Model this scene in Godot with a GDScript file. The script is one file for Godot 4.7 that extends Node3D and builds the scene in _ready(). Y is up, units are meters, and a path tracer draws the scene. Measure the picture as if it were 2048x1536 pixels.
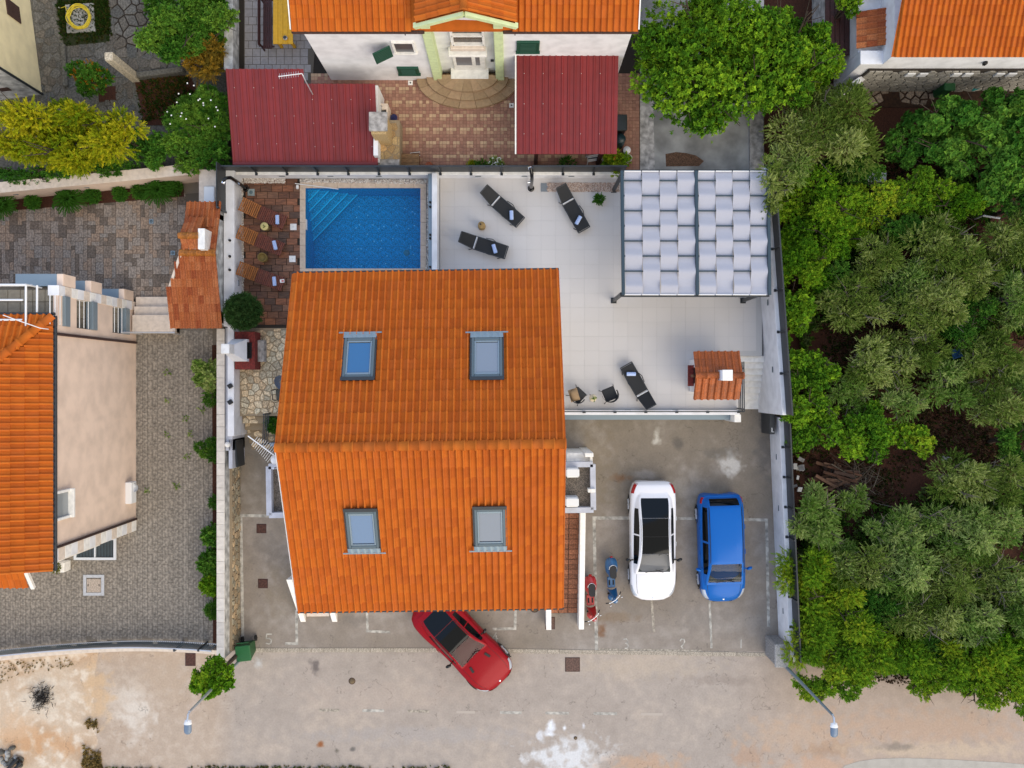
extends Node3D

const CAM := 33.8      # camera height over the car park
const FOC := 1657.0    # focal length in photograph pixels
const TL := 1.4        # level of pool deck and terrace
const YL := 1.5        # level of the white house's yard
const LL := 0.4        # level of the paved yard on the west
const GL := 0.8        # level of the old stone garden
const OL := 0.1        # level of the orchard soil

var M := {}
var T := {}
var taken := {}
var rng := RandomNumberGenerator.new()

# a point that the photograph shows at pixel (px, py), given its height over the car park
func W(px: float, py: float, h: float = 0.0) -> Vector3:
	return Vector3((px - 1024.0) * (CAM - h) / FOC, h, (py - 768.0) * (CAM - h) / FOC)

func numbered(called: String) -> String:
	if not taken.has(called):
		taken[called] = 0
		return called
	taken[called] += 1
	return "%s_%03d" % [called, taken[called]]

func tag(o: Node3D, label: String, category: String, group: String = "") -> Node3D:
	o.set_meta("label", label)
	if category: o.set_meta("category", category)
	if group: o.set_meta("group", group)
	return o

func thing(called: String, label: String, category: String, at: Vector3 = Vector3.ZERO, turn: float = 0.0, group: String = "") -> Node3D:
	var o := Node3D.new()
	o.name = numbered(called)
	add_child(o)
	o.position = at
	o.rotation.y = turn
	tag(o, label, category, group)
	return o

func dup(src: Node3D, at: Vector3, turn: float, label: String) -> Node3D:
	var r: Node3D = src.duplicate()
	r.name = numbered(String(src.name).rstrip("_0123456789"))
	add_child(r)
	r.position = at
	r.rotation.y = turn
	r.set_meta("label", label)
	return r

# ---------------------------------------------------------------- mesh helpers
func mb() -> SurfaceTool:
	var st := SurfaceTool.new()
	st.begin(Mesh.PRIMITIVE_TRIANGLES)
	return st

func tri(st: SurfaceTool, a: Vector3, b: Vector3, c: Vector3) -> void:
	st.add_vertex(a); st.add_vertex(b); st.add_vertex(c)

func quad(st: SurfaceTool, a: Vector3, b: Vector3, c: Vector3, d: Vector3) -> void:
	tri(st, a, b, c); tri(st, a, c, d)

func flat(st: SurfaceTool) -> ArrayMesh:
	st.set_smooth_group(-1)
	st.generate_normals()
	return st.commit()

func mesh_node(called: String, m: Mesh, mat: Material, parent: Node) -> MeshInstance3D:
	var o := MeshInstance3D.new()
	o.mesh = m
	o.material_override = mat
	if parent == self:
		o.name = numbered(called)
		add_child(o)
	else:
		o.name = called
		parent.add_child(o, true)
	return o

func part(called: String, st: SurfaceTool, mat: Material, parent: Node) -> MeshInstance3D:
	st.generate_normals()
	return mesh_node(called, st.commit(), mat, parent)

func struct(called: String, st: SurfaceTool, mat: Material) -> MeshInstance3D:
	var o := part(called, st, mat, self)
	o.set_meta("kind", "structure")
	o.set_meta("label", called.replace("_", " "))
	return o

# a box with chamfered edges; all faces flat
func box(st: SurfaceTool, c: Vector3, s: Vector3, b: Basis = Basis.IDENTITY, ch: float = 0.0) -> void:
	st.set_smooth_group(-1)
	var h := s * 0.5
	if ch <= 0.0:
		var p: Array[Vector3] = []
		for i in 8:
			p.append(c + b * Vector3(h.x if i & 1 else -h.x, h.y if i & 2 else -h.y, h.z if i & 4 else -h.z))
		quad(st, p[2], p[3], p[7], p[6]); quad(st, p[0], p[4], p[5], p[1])
		quad(st, p[4], p[6], p[7], p[5]); quad(st, p[0], p[1], p[3], p[2])
		quad(st, p[1], p[5], p[7], p[3]); quad(st, p[0], p[2], p[6], p[4])
		return
	ch = minf(ch, minf(h.x, minf(h.y, h.z)) * 0.9)
	var f := func(x: float, y: float, z: float) -> Vector3: return c + b * Vector3(x, y, z)
	var ix := h.x - ch
	var iy := h.y - ch
	var iz := h.z - ch
	for s1 in [-1.0, 1.0]:
		var k: float = s1
		var a: Array = [f.call(-ix, h.y * k, -iz), f.call(ix, h.y * k, -iz), f.call(ix, h.y * k, iz), f.call(-ix, h.y * k, iz)]
		var e: Array = [f.call(h.x * k, -iy, -iz), f.call(h.x * k, iy, -iz), f.call(h.x * k, iy, iz), f.call(h.x * k, -iy, iz)]
		var g: Array = [f.call(-ix, -iy, h.z * k), f.call(-ix, iy, h.z * k), f.call(ix, iy, h.z * k), f.call(ix, -iy, h.z * k)]
		for q in [a, e, g]:
			if k > 0: quad(st, q[0], q[1], q[2], q[3])
			else: quad(st, q[3], q[2], q[1], q[0])
		for s2 in [-1.0, 1.0]:
			var m: float = s2
			var e1 := [f.call(-ix, h.y * k, iz * m), f.call(ix, h.y * k, iz * m), f.call(ix, iy * k, h.z * m), f.call(-ix, iy * k, h.z * m)]
			var e2 := [f.call(ix * m, h.y * k, -iz), f.call(ix * m, h.y * k, iz), f.call(h.x * m, iy * k, iz), f.call(h.x * m, iy * k, -iz)]
			var e3 := [f.call(h.x * k, -iy, iz * m), f.call(h.x * k, iy, iz * m), f.call(ix * k, iy, h.z * m), f.call(ix * k, -iy, h.z * m)]
			if k * m > 0:
				quad(st, e1[0], e1[1], e1[2], e1[3])
				quad(st, e2[3], e2[2], e2[1], e2[0])
				quad(st, e3[0], e3[1], e3[2], e3[3])
			else:
				quad(st, e1[3], e1[2], e1[1], e1[0])
				quad(st, e2[0], e2[1], e2[2], e2[3])
				quad(st, e3[3], e3[2], e3[1], e3[0])

func bbox(st: SurfaceTool, lo: Vector3, hi: Vector3, ch: float = 0.0) -> void:
	box(st, (lo + hi) * 0.5, (hi - lo).abs(), Basis.IDENTITY, ch)

# a beam from a to b with a rectangular section (w across, t up)
func beam(st: SurfaceTool, a: Vector3, b: Vector3, w: float, t: float, ch: float = 0.0) -> void:
	var d := (b - a)
	var l := d.length()
	d /= l
	var up := Vector3.UP if absf(d.y) < 0.95 else Vector3.RIGHT
	var x := up.cross(d).normalized()
	var y := d.cross(x)
	box(st, (a + b) * 0.5, Vector3(w, t, l), Basis(x, y, d), ch)

# a wall with vertical faces along a ground line, from y0 to y1
func wall(st: SurfaceTool, a: Vector3, b: Vector3, y0: float, y1: float, th: float, ch: float = 0.0) -> void:
	var m := Vector3((a.x + b.x) * 0.5, (y0 + y1) * 0.5, (a.z + b.z) * 0.5)
	var d := Vector3(b.x - a.x, 0, b.z - a.z)
	var l := d.length()
	d /= l
	box(st, m, Vector3(th, y1 - y0, l), Basis(Vector3(d.z, 0, -d.x), Vector3.UP, d), ch)

func ring(c: Vector3, x: Vector3, y: Vector3, r: float, n: int) -> PackedVector3Array:
	var o := PackedVector3Array()
	for i in n:
		var a := TAU * i / n
		o.append(c + x * cos(a) * r + y * sin(a) * r)
	return o

func skin(st: SurfaceTool, a: PackedVector3Array, b: PackedVector3Array) -> void:
	var n := a.size()
	for i in n:
		var j := (i + 1) % n
		quad(st, a[i], b[i], b[j], a[j])

func cap(st: SurfaceTool, a: PackedVector3Array, flip: bool = false) -> void:
	st.set_smooth_group(-1)
	for i in range(1, a.size() - 1):
		if flip: tri(st, a[0], a[i + 1], a[i])
		else: tri(st, a[0], a[i], a[i + 1])

func tube(st: SurfaceTool, pts: Array, r0: float, r1: float = -1.0, n: int = 8, caps: bool = true) -> void:
	if r1 < 0: r1 = r0
	var last := PackedVector3Array()
	var x := Vector3.ZERO
	for i in pts.size():
		var p: Vector3 = pts[i]
		var d: Vector3 = (pts[mini(i + 1, pts.size() - 1)] - pts[maxi(i - 1, 0)]).normalized()
		if i == 0:
			x = (Vector3.UP if absf(d.y) < 0.9 else Vector3.RIGHT).cross(d).normalized()
		else:
			x = (x - d * x.dot(d)).normalized()
		var y := d.cross(x)
		var rr := ring(p, x, y, lerpf(r0, r1, float(i) / maxf(1.0, pts.size() - 1)), n)
		if i > 0:
			st.set_smooth_group(0)
			skin(st, last, rr)
		elif caps: cap(st, rr)
		last = rr
	if caps: cap(st, last, true)

# a turned shape: profile of (radius, height) about a vertical axis
func lathe(st: SurfaceTool, c: Vector3, prof: Array, n: int = 20, sx: float = 1.0, sz: float = 1.0) -> void:
	var last := PackedVector3Array()
	for i in prof.size():
		var o := PackedVector3Array()
		for k in n:
			var a := TAU * k / n
			o.append(c + Vector3(cos(a) * prof[i].x * sx, prof[i].y, sin(a) * prof[i].x * sz))
		if i > 0:
			st.set_smooth_group(0 if prof[i - 1].x > 0 else 0)
			skin(st, o, last)
		last = o

func blob(st: SurfaceTool, c: Vector3, r: Vector3, b: Basis = Basis.IDENTITY, n: int = 14, m: int = 8, lo: float = -1.0) -> void:
	st.set_smooth_group(0)
	var last := PackedVector3Array()
	for i in m + 1:
		var t := lerpf(asin(lo), PI / 2, float(i) / m)
		var o := PackedVector3Array()
		for k in n:
			var a := TAU * k / n
			o.append(c + b * Vector3(cos(a) * cos(t) * r.x, sin(t) * r.y, sin(a) * cos(t) * r.z))
		if i > 0: skin(st, o, last)
		last = o

# a level polygon (x, z pairs) extruded from y0 to y1, winding found here
func prism(st: SurfaceTool, poly: PackedVector2Array, y0: float, y1: float, uvs = null) -> void:
	st.set_smooth_group(-1)
	var idx := Geometry2D.triangulate_polygon(poly)
	for i in range(0, idx.size(), 3):
		var a := poly[idx[i]]
		var b := poly[idx[i + 1]]
		var c := poly[idx[i + 2]]
		if (b - a).cross(c - a) < 0:
			var t := b
			b = c
			c = t
		for q in [a, b, c]:
			if uvs != null: st.set_uv(uvs.call(q))
			st.add_vertex(Vector3(q.x, y1, q.y))
	if y1 - y0 < 0.0005: return
	var cw := Geometry2D.is_polygon_clockwise(poly)
	for i in poly.size():
		var a := poly[i]
		var b := poly[(i + 1) % poly.size()]
		var p := [Vector3(a.x, y1, a.y), Vector3(b.x, y1, b.y), Vector3(b.x, y0, b.y), Vector3(a.x, y0, a.y)]
		if uvs != null: st.set_uv(uvs.call(a))
		if cw: quad(st, p[0], p[1], p[2], p[3])
		else: quad(st, p[3], p[2], p[1], p[0])

# pixel pairs -> level polygon at height h
func P(list: Array, h: float) -> PackedVector2Array:
	var o := PackedVector2Array()
	for i in range(0, list.size(), 2):
		var w := W(list[i], list[i + 1], h)
		o.append(Vector2(w.x, w.z))
	return o

func slab(called: String, list: Array, h: float, depth: float, mat: Material) -> MeshInstance3D:
	var st := mb()
	prism(st, P(list, h), h - depth, h)
	return struct(called, st, mat)

# ---------------------------------------------------------------- textures and materials
func grey_img(nz: FastNoiseLite, size: int, lo: float, hi: float) -> ImageTexture:
	var im := nz.get_seamless_image(size, size)
	im.convert(Image.FORMAT_RGB8)
	var d := im.get_data()
	for i in range(0, d.size(), 3):
		var v := clampi(int(255.0 * lerpf(lo, hi, d[i] / 255.0)), 0, 255)
		d[i] = v; d[i + 1] = v; d[i + 2] = v
	return ImageTexture.create_from_image(Image.create_from_data(size, size, false, Image.FORMAT_RGB8, d))

func noise(seed_: int, freq: float, oct: int = 4, type: int = FastNoiseLite.TYPE_SIMPLEX_SMOOTH) -> FastNoiseLite:
	var n := FastNoiseLite.new()
	n.seed = seed_
	n.frequency = freq
	n.noise_type = type
	n.fractal_octaves = oct
	return n

func mat(c: Color, rough: float = 0.8, tex: String = "", size: float = 1.0, metal: float = 0.0, spec: float = 0.5) -> StandardMaterial3D:
	var m := StandardMaterial3D.new()
	m.albedo_color = c
	m.roughness = rough
	m.metallic = metal
	m.metallic_specular = spec
	if tex:
		m.albedo_texture = T[tex]
		m.uv1_triplanar = true
		m.uv1_world_triplanar = true
		m.uv1_scale = Vector3.ONE / size
	return m

func lin(r: float, g: float, b: float) -> Color:
	return Color(r, g, b).linear_to_srgb()

func make_textures() -> void:
	T.cloud = grey_img(noise(3, 0.008, 5), 512, 0.62, 1.12)
	T.grain = grey_img(noise(5, 0.09, 3), 512, 0.72, 1.08)
	T.soft = grey_img(noise(8, 0.006, 4), 512, 0.92, 1.03)
	T.streak = grey_img(noise(12, 0.02, 5), 512, 0.66, 1.1)
	var c := noise(21, 0.05, 1, FastNoiseLite.TYPE_CELLULAR)
	c.cellular_return_type = FastNoiseLite.RETURN_CELL_VALUE
	T.cell = grey_img(c, 512, 0.55, 1.1)
	# wood grain: stretched noise
	var n := noise(31, 0.05, 4)
	var im := Image.create(256, 256, false, Image.FORMAT_RGB8)
	for y in 256:
		for x in 256:
			var v := 0.78 + 0.3 * n.get_noise_2d(x * 0.15, y * 1.6)
			im.set_pixel(x, y, Color(v, v, v))
	T.wood = ImageTexture.create_from_image(im)
	# striped towelling
	im = Image.create(64, 16, false, Image.FORMAT_RGB8)
	for x in 64:
		var k := (x / 5) % 4
		var cc: Color = [Color(0.92, 0.94, 0.97), Color(0.2, 0.42, 0.78), Color(0.85, 0.9, 0.97), Color(0.3, 0.52, 0.85)][k]
		for y in 16: im.set_pixel(x, y, cc)
	T.towel = ImageTexture.create_from_image(im)

func make_materials() -> void:
	M.white = mat(Color(0.9, 0.9, 0.91), 0.85, "soft", 2.2)
	M.white_trim = mat(Color(0.93, 0.92, 0.9), 0.7, "soft", 0.9)
	M.yard_grout = mat(Color(0.5, 0.38, 0.32), 0.9)
	M.cream = mat(Color(0.89, 0.795, 0.72), 0.9, "soft", 3.0)
	M.yellow_wall = mat(Color(0.93, 0.87, 0.7), 0.9, "soft", 2.5)
	M.grey_wall = mat(Color(0.8, 0.8, 0.79), 0.9, "cloud", 2.0)
	M.lilac = mat(Color(0.74, 0.75, 0.79), 0.85, "soft", 1.7)
	M.green_trim = mat(Color(0.8, 0.86, 0.66), 0.8, "soft", 1.0)
	M.shutter = mat(Color(0.04, 0.27, 0.2), 0.6)
	M.terrace_base = mat(Color(0.71, 0.705, 0.7), 0.9)
	M.concrete = mat(Color(0.7, 0.68, 0.66), 0.9, "cloud", 1.3)
	M.old_concrete = mat(Color(0.68, 0.68, 0.67), 0.9, "cloud", 7.0)
	M.garden_base = mat(Color(0.42, 0.41, 0.38), 0.95, "streak", 1.1)
	M.sand_coping = mat(Color(0.87, 0.81, 0.75), 0.8, "soft", 0.7)
	M.soil = mat(Color(0.25, 0.165, 0.11), 1.0, "streak", 2.0)
	M.red_soil = mat(Color(0.3, 0.17, 0.11), 1.0, "streak", 0.8)
	M.grout = mat(Color(0.64, 0.57, 0.47), 0.95, "grain", 0.4)
	M.dark_grout = mat(Color(0.2, 0.17, 0.14), 0.95, "grain", 0.4)
	M.pave_grout = mat(Color(0.4, 0.37, 0.33), 0.95, "grain", 0.4)
	M.pave_grout2 = mat(Color(0.5, 0.465, 0.42), 0.95, "grain", 0.4)
	M.dark_metal = mat(Color(0.17, 0.19, 0.21), 0.45, "soft", 1.2, 0.0)
	M.teal_metal = mat(Color(0.16, 0.24, 0.29), 0.45)
	M.fence = mat(Color(0.19, 0.2, 0.21), 0.42, "soft", 2.0, 0.0, 0.35)
	M.black = mat(Color(0.05, 0.05, 0.06), 0.5)
	M.black_gloss = mat(Color(0.02, 0.02, 0.025), 0.12)
	M.rubber = mat(Color(0.06, 0.06, 0.065), 0.8)
	M.sling = mat(Color(0.14, 0.145, 0.155), 0.75, "grain", 0.15)
	M.chrome = mat(Color(0.85, 0.86, 0.88), 0.15, "", 1.0, 1.0)
	M.alu = mat(Color(0.78, 0.79, 0.81), 0.35, "", 1.0, 0.6)
	M.white_metal = mat(Color(0.88, 0.88, 0.88), 0.4)
	M.steel_grey = mat(Color(0.5, 0.56, 0.6), 0.4, "", 1.0, 0.3)
	M.flashing = mat(Color(0.5, 0.57, 0.61), 0.45, "soft", 0.4, 0.2)
	M.frame_grey = mat(Color(0.32, 0.38, 0.41), 0.4)
	M.glass = mat(Color(0.3, 0.4, 0.5, 0.55), 0.02, "", 1.0, 0.0, 0.6)
	M.glass.transparency = BaseMaterial3D.TRANSPARENCY_ALPHA
	M.tint = mat(Color(0.05, 0.09, 0.09, 0.55), 0.03, "", 1.0, 0.0, 0.35)
	M.tint.transparency = BaseMaterial3D.TRANSPARENCY_ALPHA
	M.dark_glass = mat(Color(0.01, 0.03, 0.05), 0.08, "", 1.0, 0.0, 0.35)
	M.red_roof = mat(Color(0.56, 0.16, 0.14), 0.5, "soft", 2.4)
	M.terracotta = mat(Color(0.66, 0.36, 0.24), 0.75, "cloud", 0.6)
	M.red_brick = mat(Color(0.5, 0.17, 0.14), 0.8, "cloud", 0.5)
	M.yellow_paint = mat(Color(0.8, 0.6, 0.03), 0.6, "soft", 0.6)
	M.dark_wood = mat(Color(0.27, 0.1, 0.07), 0.6, "wood", 0.7)
	M.teak = mat(Color(0.62, 0.34, 0.12), 0.6, "wood", 0.5)
	M.teak_red = mat(Color(0.42, 0.19, 0.1), 0.6, "wood", 0.5)
	M.straw = mat(Color(0.72, 0.65, 0.42), 0.85, "grain", 0.2)
	M.bark = mat(Color(0.3, 0.25, 0.2), 0.95, "streak", 0.5)
	M.pale_bark = mat(Color(0.45, 0.42, 0.37), 0.95, "streak", 0.5)
	M.timber = mat(Color(0.5, 0.36, 0.27), 0.9, "wood", 0.8)
	M.paint = mat(Color(0.76, 0.74, 0.7), 0.85, "cloud", 1.4)
	M.paint_faint = mat(Color(0.7, 0.66, 0.6), 0.9, "cloud", 0.7)
	M.bin_green = mat(Color(0.1, 0.32, 0.16), 0.5)
	M.rust = mat(Color(0.3, 0.2, 0.17), 0.85, "cloud", 0.4)
	M.green = mat(Color(1, 1, 1), 0.75, "", 1.0, 0.0, 0.2)
	M.green.vertex_color_use_as_albedo = true
	M.green.backlight = Color(0.6, 0.6, 0.6)
	M.tinted = mat(Color(1, 1, 1), 0.85, "soft", 0.6)
	M.tinted.vertex_color_use_as_albedo = true
	M.towel = StandardMaterial3D.new()
	M.towel.albedo_texture = T.towel
	M.towel.roughness = 0.95
	M.hose = mat(Color(0.82, 0.74, 0.2), 0.5)
	M.clay = []
	for c in [Color(0.75, 0.4, 0.14), Color(0.735, 0.385, 0.135), Color(0.765, 0.415, 0.15), Color(0.715, 0.37, 0.14), Color(0.745, 0.395, 0.16)]:
		M.clay.append(mat(c, 0.8, "soft", 1.1, 0.0, 0.25))
	M.old_clay = []
	for c in [Color(0.74, 0.44, 0.28), Color(0.7, 0.4, 0.25), Color(0.77, 0.48, 0.31), Color(0.65, 0.35, 0.22), Color(0.73, 0.43, 0.26)]:
		M.old_clay.append(mat(c, 0.8, "streak", 0.6, 0.0, 0.25))
	M.clay_mix = mat(Color(1, 1, 1), 0.62, "cloud", 0.7)
	M.clay_mix.vertex_color_use_as_albedo = true
	M.shade = mat(Color(0.74, 0.745, 0.79), 1.0, "grain", 0.12)
	M.step_a = mat(Color(0.65, 0.55, 0.43), 0.85, "soft", 0.5)
	M.step_b = mat(Color(0.62, 0.52, 0.4), 0.85, "soft", 0.4)
	M.step_c = mat(Color(0.67, 0.56, 0.44), 0.85, "soft", 0.6)
	M.dry_bark = mat(Color(0.33, 0.25, 0.21), 0.95, "streak", 0.4)
	M.stud = mat(Color(0.45, 0.9, 1.0), 0.3)
	M.ash = mat(Color(0.2, 0.19, 0.19), 0.95)
	M.ochre_clay = mat(Color(0.74, 0.45, 0.14), 0.6, "cloud", 0.5)

# a family of materials around one colour
func family(c: Color, n: int, spread: float, rough: float, tex: String, size: float, seed_: int, hue: float = 0.0) -> Array:
	var r := RandomNumberGenerator.new()
	r.seed = seed_
	var o := []
	for i in n:
		var k := 1.0 + r.randf_range(-spread, spread)
		var h := r.randf_range(-hue, hue)
		o.append(mat(Color(c.r * k * (1 + h), c.g * k, c.b * k * (1 - h)), rough, tex, size))
	return o

# ---------------------------------------------------------------- pavings
# one bevelled tile of unit size: x and z from -0.5 to 0.5, top at y 0
func unit_tile(ch: float, th: float) -> ArrayMesh:
	var st := mb()
	st.set_smooth_group(-1)
	var a := 0.5 - ch
	var t := [Vector3(-a, 0, -a), Vector3(a, 0, -a), Vector3(a, 0, a), Vector3(-a, 0, a)]
	var b := [Vector3(-0.5, -th, -0.5), Vector3(0.5, -th, -0.5), Vector3(0.5, -th, 0.5), Vector3(-0.5, -th, 0.5)]
	quad(st, t[0], t[1], t[2], t[3])
	for i in 4:
		var j := (i + 1) % 4
		quad(st, b[i], b[j], t[j], t[i])
	st.generate_normals()
	return st.commit()

# rects: [cx, cz, w, d] in metres; the first `limit` become named parts, the others one joined part
func lay(parent: Node3D, called: String, rects: Array, y: float, joint: float, mats: Array, seed_: int, limit: int = 300, lift: float = 0.0, turn: float = 0.0, ch: float = 0.025) -> void:
	var r := RandomNumberGenerator.new()
	r.seed = seed_
	var m := unit_tile(ch, 1.0)
	var rest := []
	var at := parent.position
	for i in rects.size():
		var q: Array = rects[i]
		var s := Vector3(q[2] - joint, 0.02, q[3] - joint)
		var tilt := Basis.from_euler(Vector3(r.randf_range(-1, 1) * lift, turn, r.randf_range(-1, 1) * lift))
		var tr := Transform3D(tilt * Basis.from_scale(s), Vector3(q[0], y + r.randf() * lift * 0.15, q[1]) - at)
		var mt: Material = mats[r.randi() % mats.size()]
		if i < limit:
			var o := mesh_node(called, m, mt, parent)
			o.transform = tr
		else:
			rest.append([tr, mt])
	stuff_of(parent, called + "s", m, rest)

# copies past the limit, joined into one part
func stuff_of(parent: Node3D, called: String, m: Mesh, rest: Array) -> void:
	if rest.is_empty(): return
	var mm := MultiMesh.new()
	mm.transform_format = MultiMesh.TRANSFORM_3D
	mm.use_colors = true
	mm.mesh = m
	mm.instance_count = rest.size()
	for i in rest.size():
		mm.set_instance_transform(i, rest[i][0])
		var c: Color = (rest[i][1] as StandardMaterial3D).albedo_color if rest[i][1] is Material else rest[i][1]
		mm.set_instance_color(i, c.srgb_to_linear())
	var o := MultiMeshInstance3D.new()
	o.multimesh = mm
	o.name = called
	if rest[0][1] is Material:
		var base: StandardMaterial3D = rest[0][1].duplicate()
		base.albedo_color = Color(1, 1, 1)
		base.vertex_color_use_as_albedo = true
		o.material_override = base
	else: o.material_override = M.tinted
	o.set_meta("kind", "stuff")
	parent.add_child(o, true)

# brick-bond rows of rectangles inside a polygon given in metres
func bond(poly: PackedVector2Array, w: float, d: float, shift: float, seed_: int, vertical: bool = false, vary: float = 0.0) -> Array:
	var r := RandomNumberGenerator.new()
	r.seed = seed_
	var lo := poly[0]
	var hi := poly[0]
	for p in poly:
		lo = lo.min(p)
		hi = hi.max(p)
	var out := []
	var row := 0
	var across := lo.x if vertical else lo.y
	while across < (hi.x if vertical else hi.y):
		var along := (lo.y if vertical else lo.x) - shift * w * (row % 3) - (r.randf() * w if vary > 0 else 0.0)
		while along < (hi.y if vertical else hi.x):
			var l := w * (1.0 + r.randf_range(-vary, vary))
			var c := Vector2(along + l / 2, across + d / 2)
			if vertical: c = Vector2(c.y, c.x)
			var ww := l
			var dd := d
			if vertical:
				ww = d
				dd = l
			# keep those whose middle lies inside, cut to the box of the polygon
			if Geometry2D.is_point_in_polygon(c, poly):
				var x0 := maxf(c.x - ww / 2, lo.x)
				var x1 := minf(c.x + ww / 2, hi.x)
				var z0 := maxf(c.y - dd / 2, lo.y)
				var z1 := minf(c.y + dd / 2, hi.y)
				out.append([(x0 + x1) / 2, (z0 + z1) / 2, x1 - x0, z1 - z0])
			along += l
		row += 1
		across += d
	return out

# random modular paving of 1x1, 2x1, 1x2, 2x2 pieces on a grid of cell u
func modular(poly: PackedVector2Array, u: float, seed_: int) -> Array:
	var r := RandomNumberGenerator.new()
	r.seed = seed_
	var lo := poly[0]
	var hi := poly[0]
	for p in poly:
		lo = lo.min(p)
		hi = hi.max(p)
	var nx := int((hi.x - lo.x) / u)
	var nz := int((hi.y - lo.y) / u)
	var used := {}
	var out := []
	for k in nz:
		for i in nx:
			if used.has(Vector2i(i, k)): continue
			var s: Vector2i = [Vector2i(1, 2), Vector2i(2, 2), Vector2i(2, 1), Vector2i(1, 2), Vector2i(2, 3), Vector2i(1, 1), Vector2i(2, 2)][r.randi() % 7]
			while s.x > 1 and used.has(Vector2i(i + s.x - 1, k)): s.x -= 1
			for a in s.x:
				for b in s.y: used[Vector2i(i + a, k + b)] = true
			var c := lo + Vector2(i + s.x * 0.5, k + s.y * 0.5) * u
			if Geometry2D.is_point_in_polygon(c, poly):
				out.append([c.x, c.y, s.x * u, s.y * u])
	return out

func cut(poly: PackedVector2Array, p: Vector2, n: Vector2) -> PackedVector2Array:
	var o := PackedVector2Array()
	for i in poly.size():
		var a := poly[i]
		var b := poly[(i + 1) % poly.size()]
		var da := (a - p).dot(n)
		var db := (b - p).dot(n)
		if da <= 0: o.append(a)
		if da * db < 0: o.append(a.lerp(b, da / (da - db)))
	return o

# irregular stones that fill a polygon: cells round scattered seeds
func cells(poly: PackedVector2Array, size: float, joint: float, seed_: int, jitter: float = 0.42, stretch: float = 1.0) -> Array:
	var r := RandomNumberGenerator.new()
	r.seed = seed_
	var lo := poly[0]
	var hi := poly[0]
	for p in poly:
		lo = lo.min(p)
		hi = hi.max(p)
	var pts := {}
	var sx := size * stretch
	var nx := int(ceil((hi.x - lo.x) / sx)) + 1
	var nz := int(ceil((hi.y - lo.y) / size)) + 1
	for k in range(-1, nz + 1):
		for i in range(-1, nx + 1):
			pts[Vector2i(i, k)] = lo + Vector2((i + 0.5 * (k % 2) + r.randf_range(-jitter, jitter)) * sx, (k + r.randf_range(-jitter, jitter)) * size)
	var out := []
	for k in range(-1, nz + 1):
		for i in range(-1, nx + 1):
			var c: Vector2 = pts[Vector2i(i, k)]
			if not Geometry2D.is_point_in_polygon(c, poly): continue
			var cell := PackedVector2Array([c + Vector2(-2, -2) * sx, c + Vector2(2, -2) * sx, c + Vector2(2, 2) * sx, c + Vector2(-2, 2) * sx])
			for b in range(-2, 3):
				for a in range(-2, 3):
					if a == 0 and b == 0: continue
					var q = pts.get(Vector2i(i + a, k + b))
					if q == null: continue
					var d: Vector2 = q - c
					var l := d.length()
					if l < 0.001: continue
					cell = cut(cell, c + d / l * (l * 0.5 - joint * 0.5), d / l)
			# stay inside the paved outline when that is convex
			var cc := Geometry2D.intersect_polygons(cell, poly)
			if cc.size() and cc[0].size() > 2: out.append(cc[0])
	return out

func stone_mesh(cell: PackedVector2Array, c: Vector2, th: float, ch: float) -> ArrayMesh:
	var st := mb()
	st.set_smooth_group(-1)
	var cw := Geometry2D.is_polygon_clockwise(cell)
	var n := cell.size()
	var top := []
	var bot := []
	for i in n:
		var p := cell[i] - c
		var l := p.length()
		var q := p * maxf(0.3, (l - ch) / maxf(l, 0.001))
		top.append(Vector3(q.x, 0, q.y))
		bot.append(Vector3(p.x, -th, p.y))
	for i in range(1, n - 1):
		if not cw: tri(st, top[0], top[i], top[i + 1])
		else: tri(st, top[0], top[i + 1], top[i])
	for i in n:
		var j := (i + 1) % n
		if not cw: quad(st, bot[i], bot[j], top[j], top[i])
		else: quad(st, bot[j], bot[i], top[i], top[j])
	st.generate_normals()
	return st.commit()

# lay stones on a plane: origin o, axes ux and uz, outward normal = -(ux x uz)... given as a basis
func stones(parent: Node3D, called: String, list: Array, tr: Transform3D, mats: Array, seed_: int, th: float = 0.03, ch: float = 0.015, proud: float = 0.01, limit: int = 300) -> void:
	var r := RandomNumberGenerator.new()
	r.seed = seed_
	for i in mini(list.size(), limit):
		var cell: PackedVector2Array = list[i]
		var c := Vector2.ZERO
		for p in cell: c += p / cell.size()
		var o := mesh_node(called, stone_mesh(cell, c, th, ch), mats[r.randi() % mats.size()], parent)
		o.transform = tr * Transform3D(Basis.from_euler(Vector3(r.randf_range(-1, 1), 0, r.randf_range(-1, 1)) * proud), Vector3(c.x, th * 0.5 + r.randf() * proud, c.y))
	if list.size() > limit:
		var st := mb()
		for i in range(limit, list.size()):
			var cell: PackedVector2Array = list[i]
			var c := Vector2.ZERO
			for p in cell: c += p / cell.size()
			st.append_from(stone_mesh(cell, c, th, ch), 0, tr * Transform3D(Basis.IDENTITY, Vector3(c.x, th * 0.5, c.y)))
		var o := mesh_node(called + "s", st.commit(), mats[0], parent)
		o.set_meta("kind", "stuff")

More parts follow.
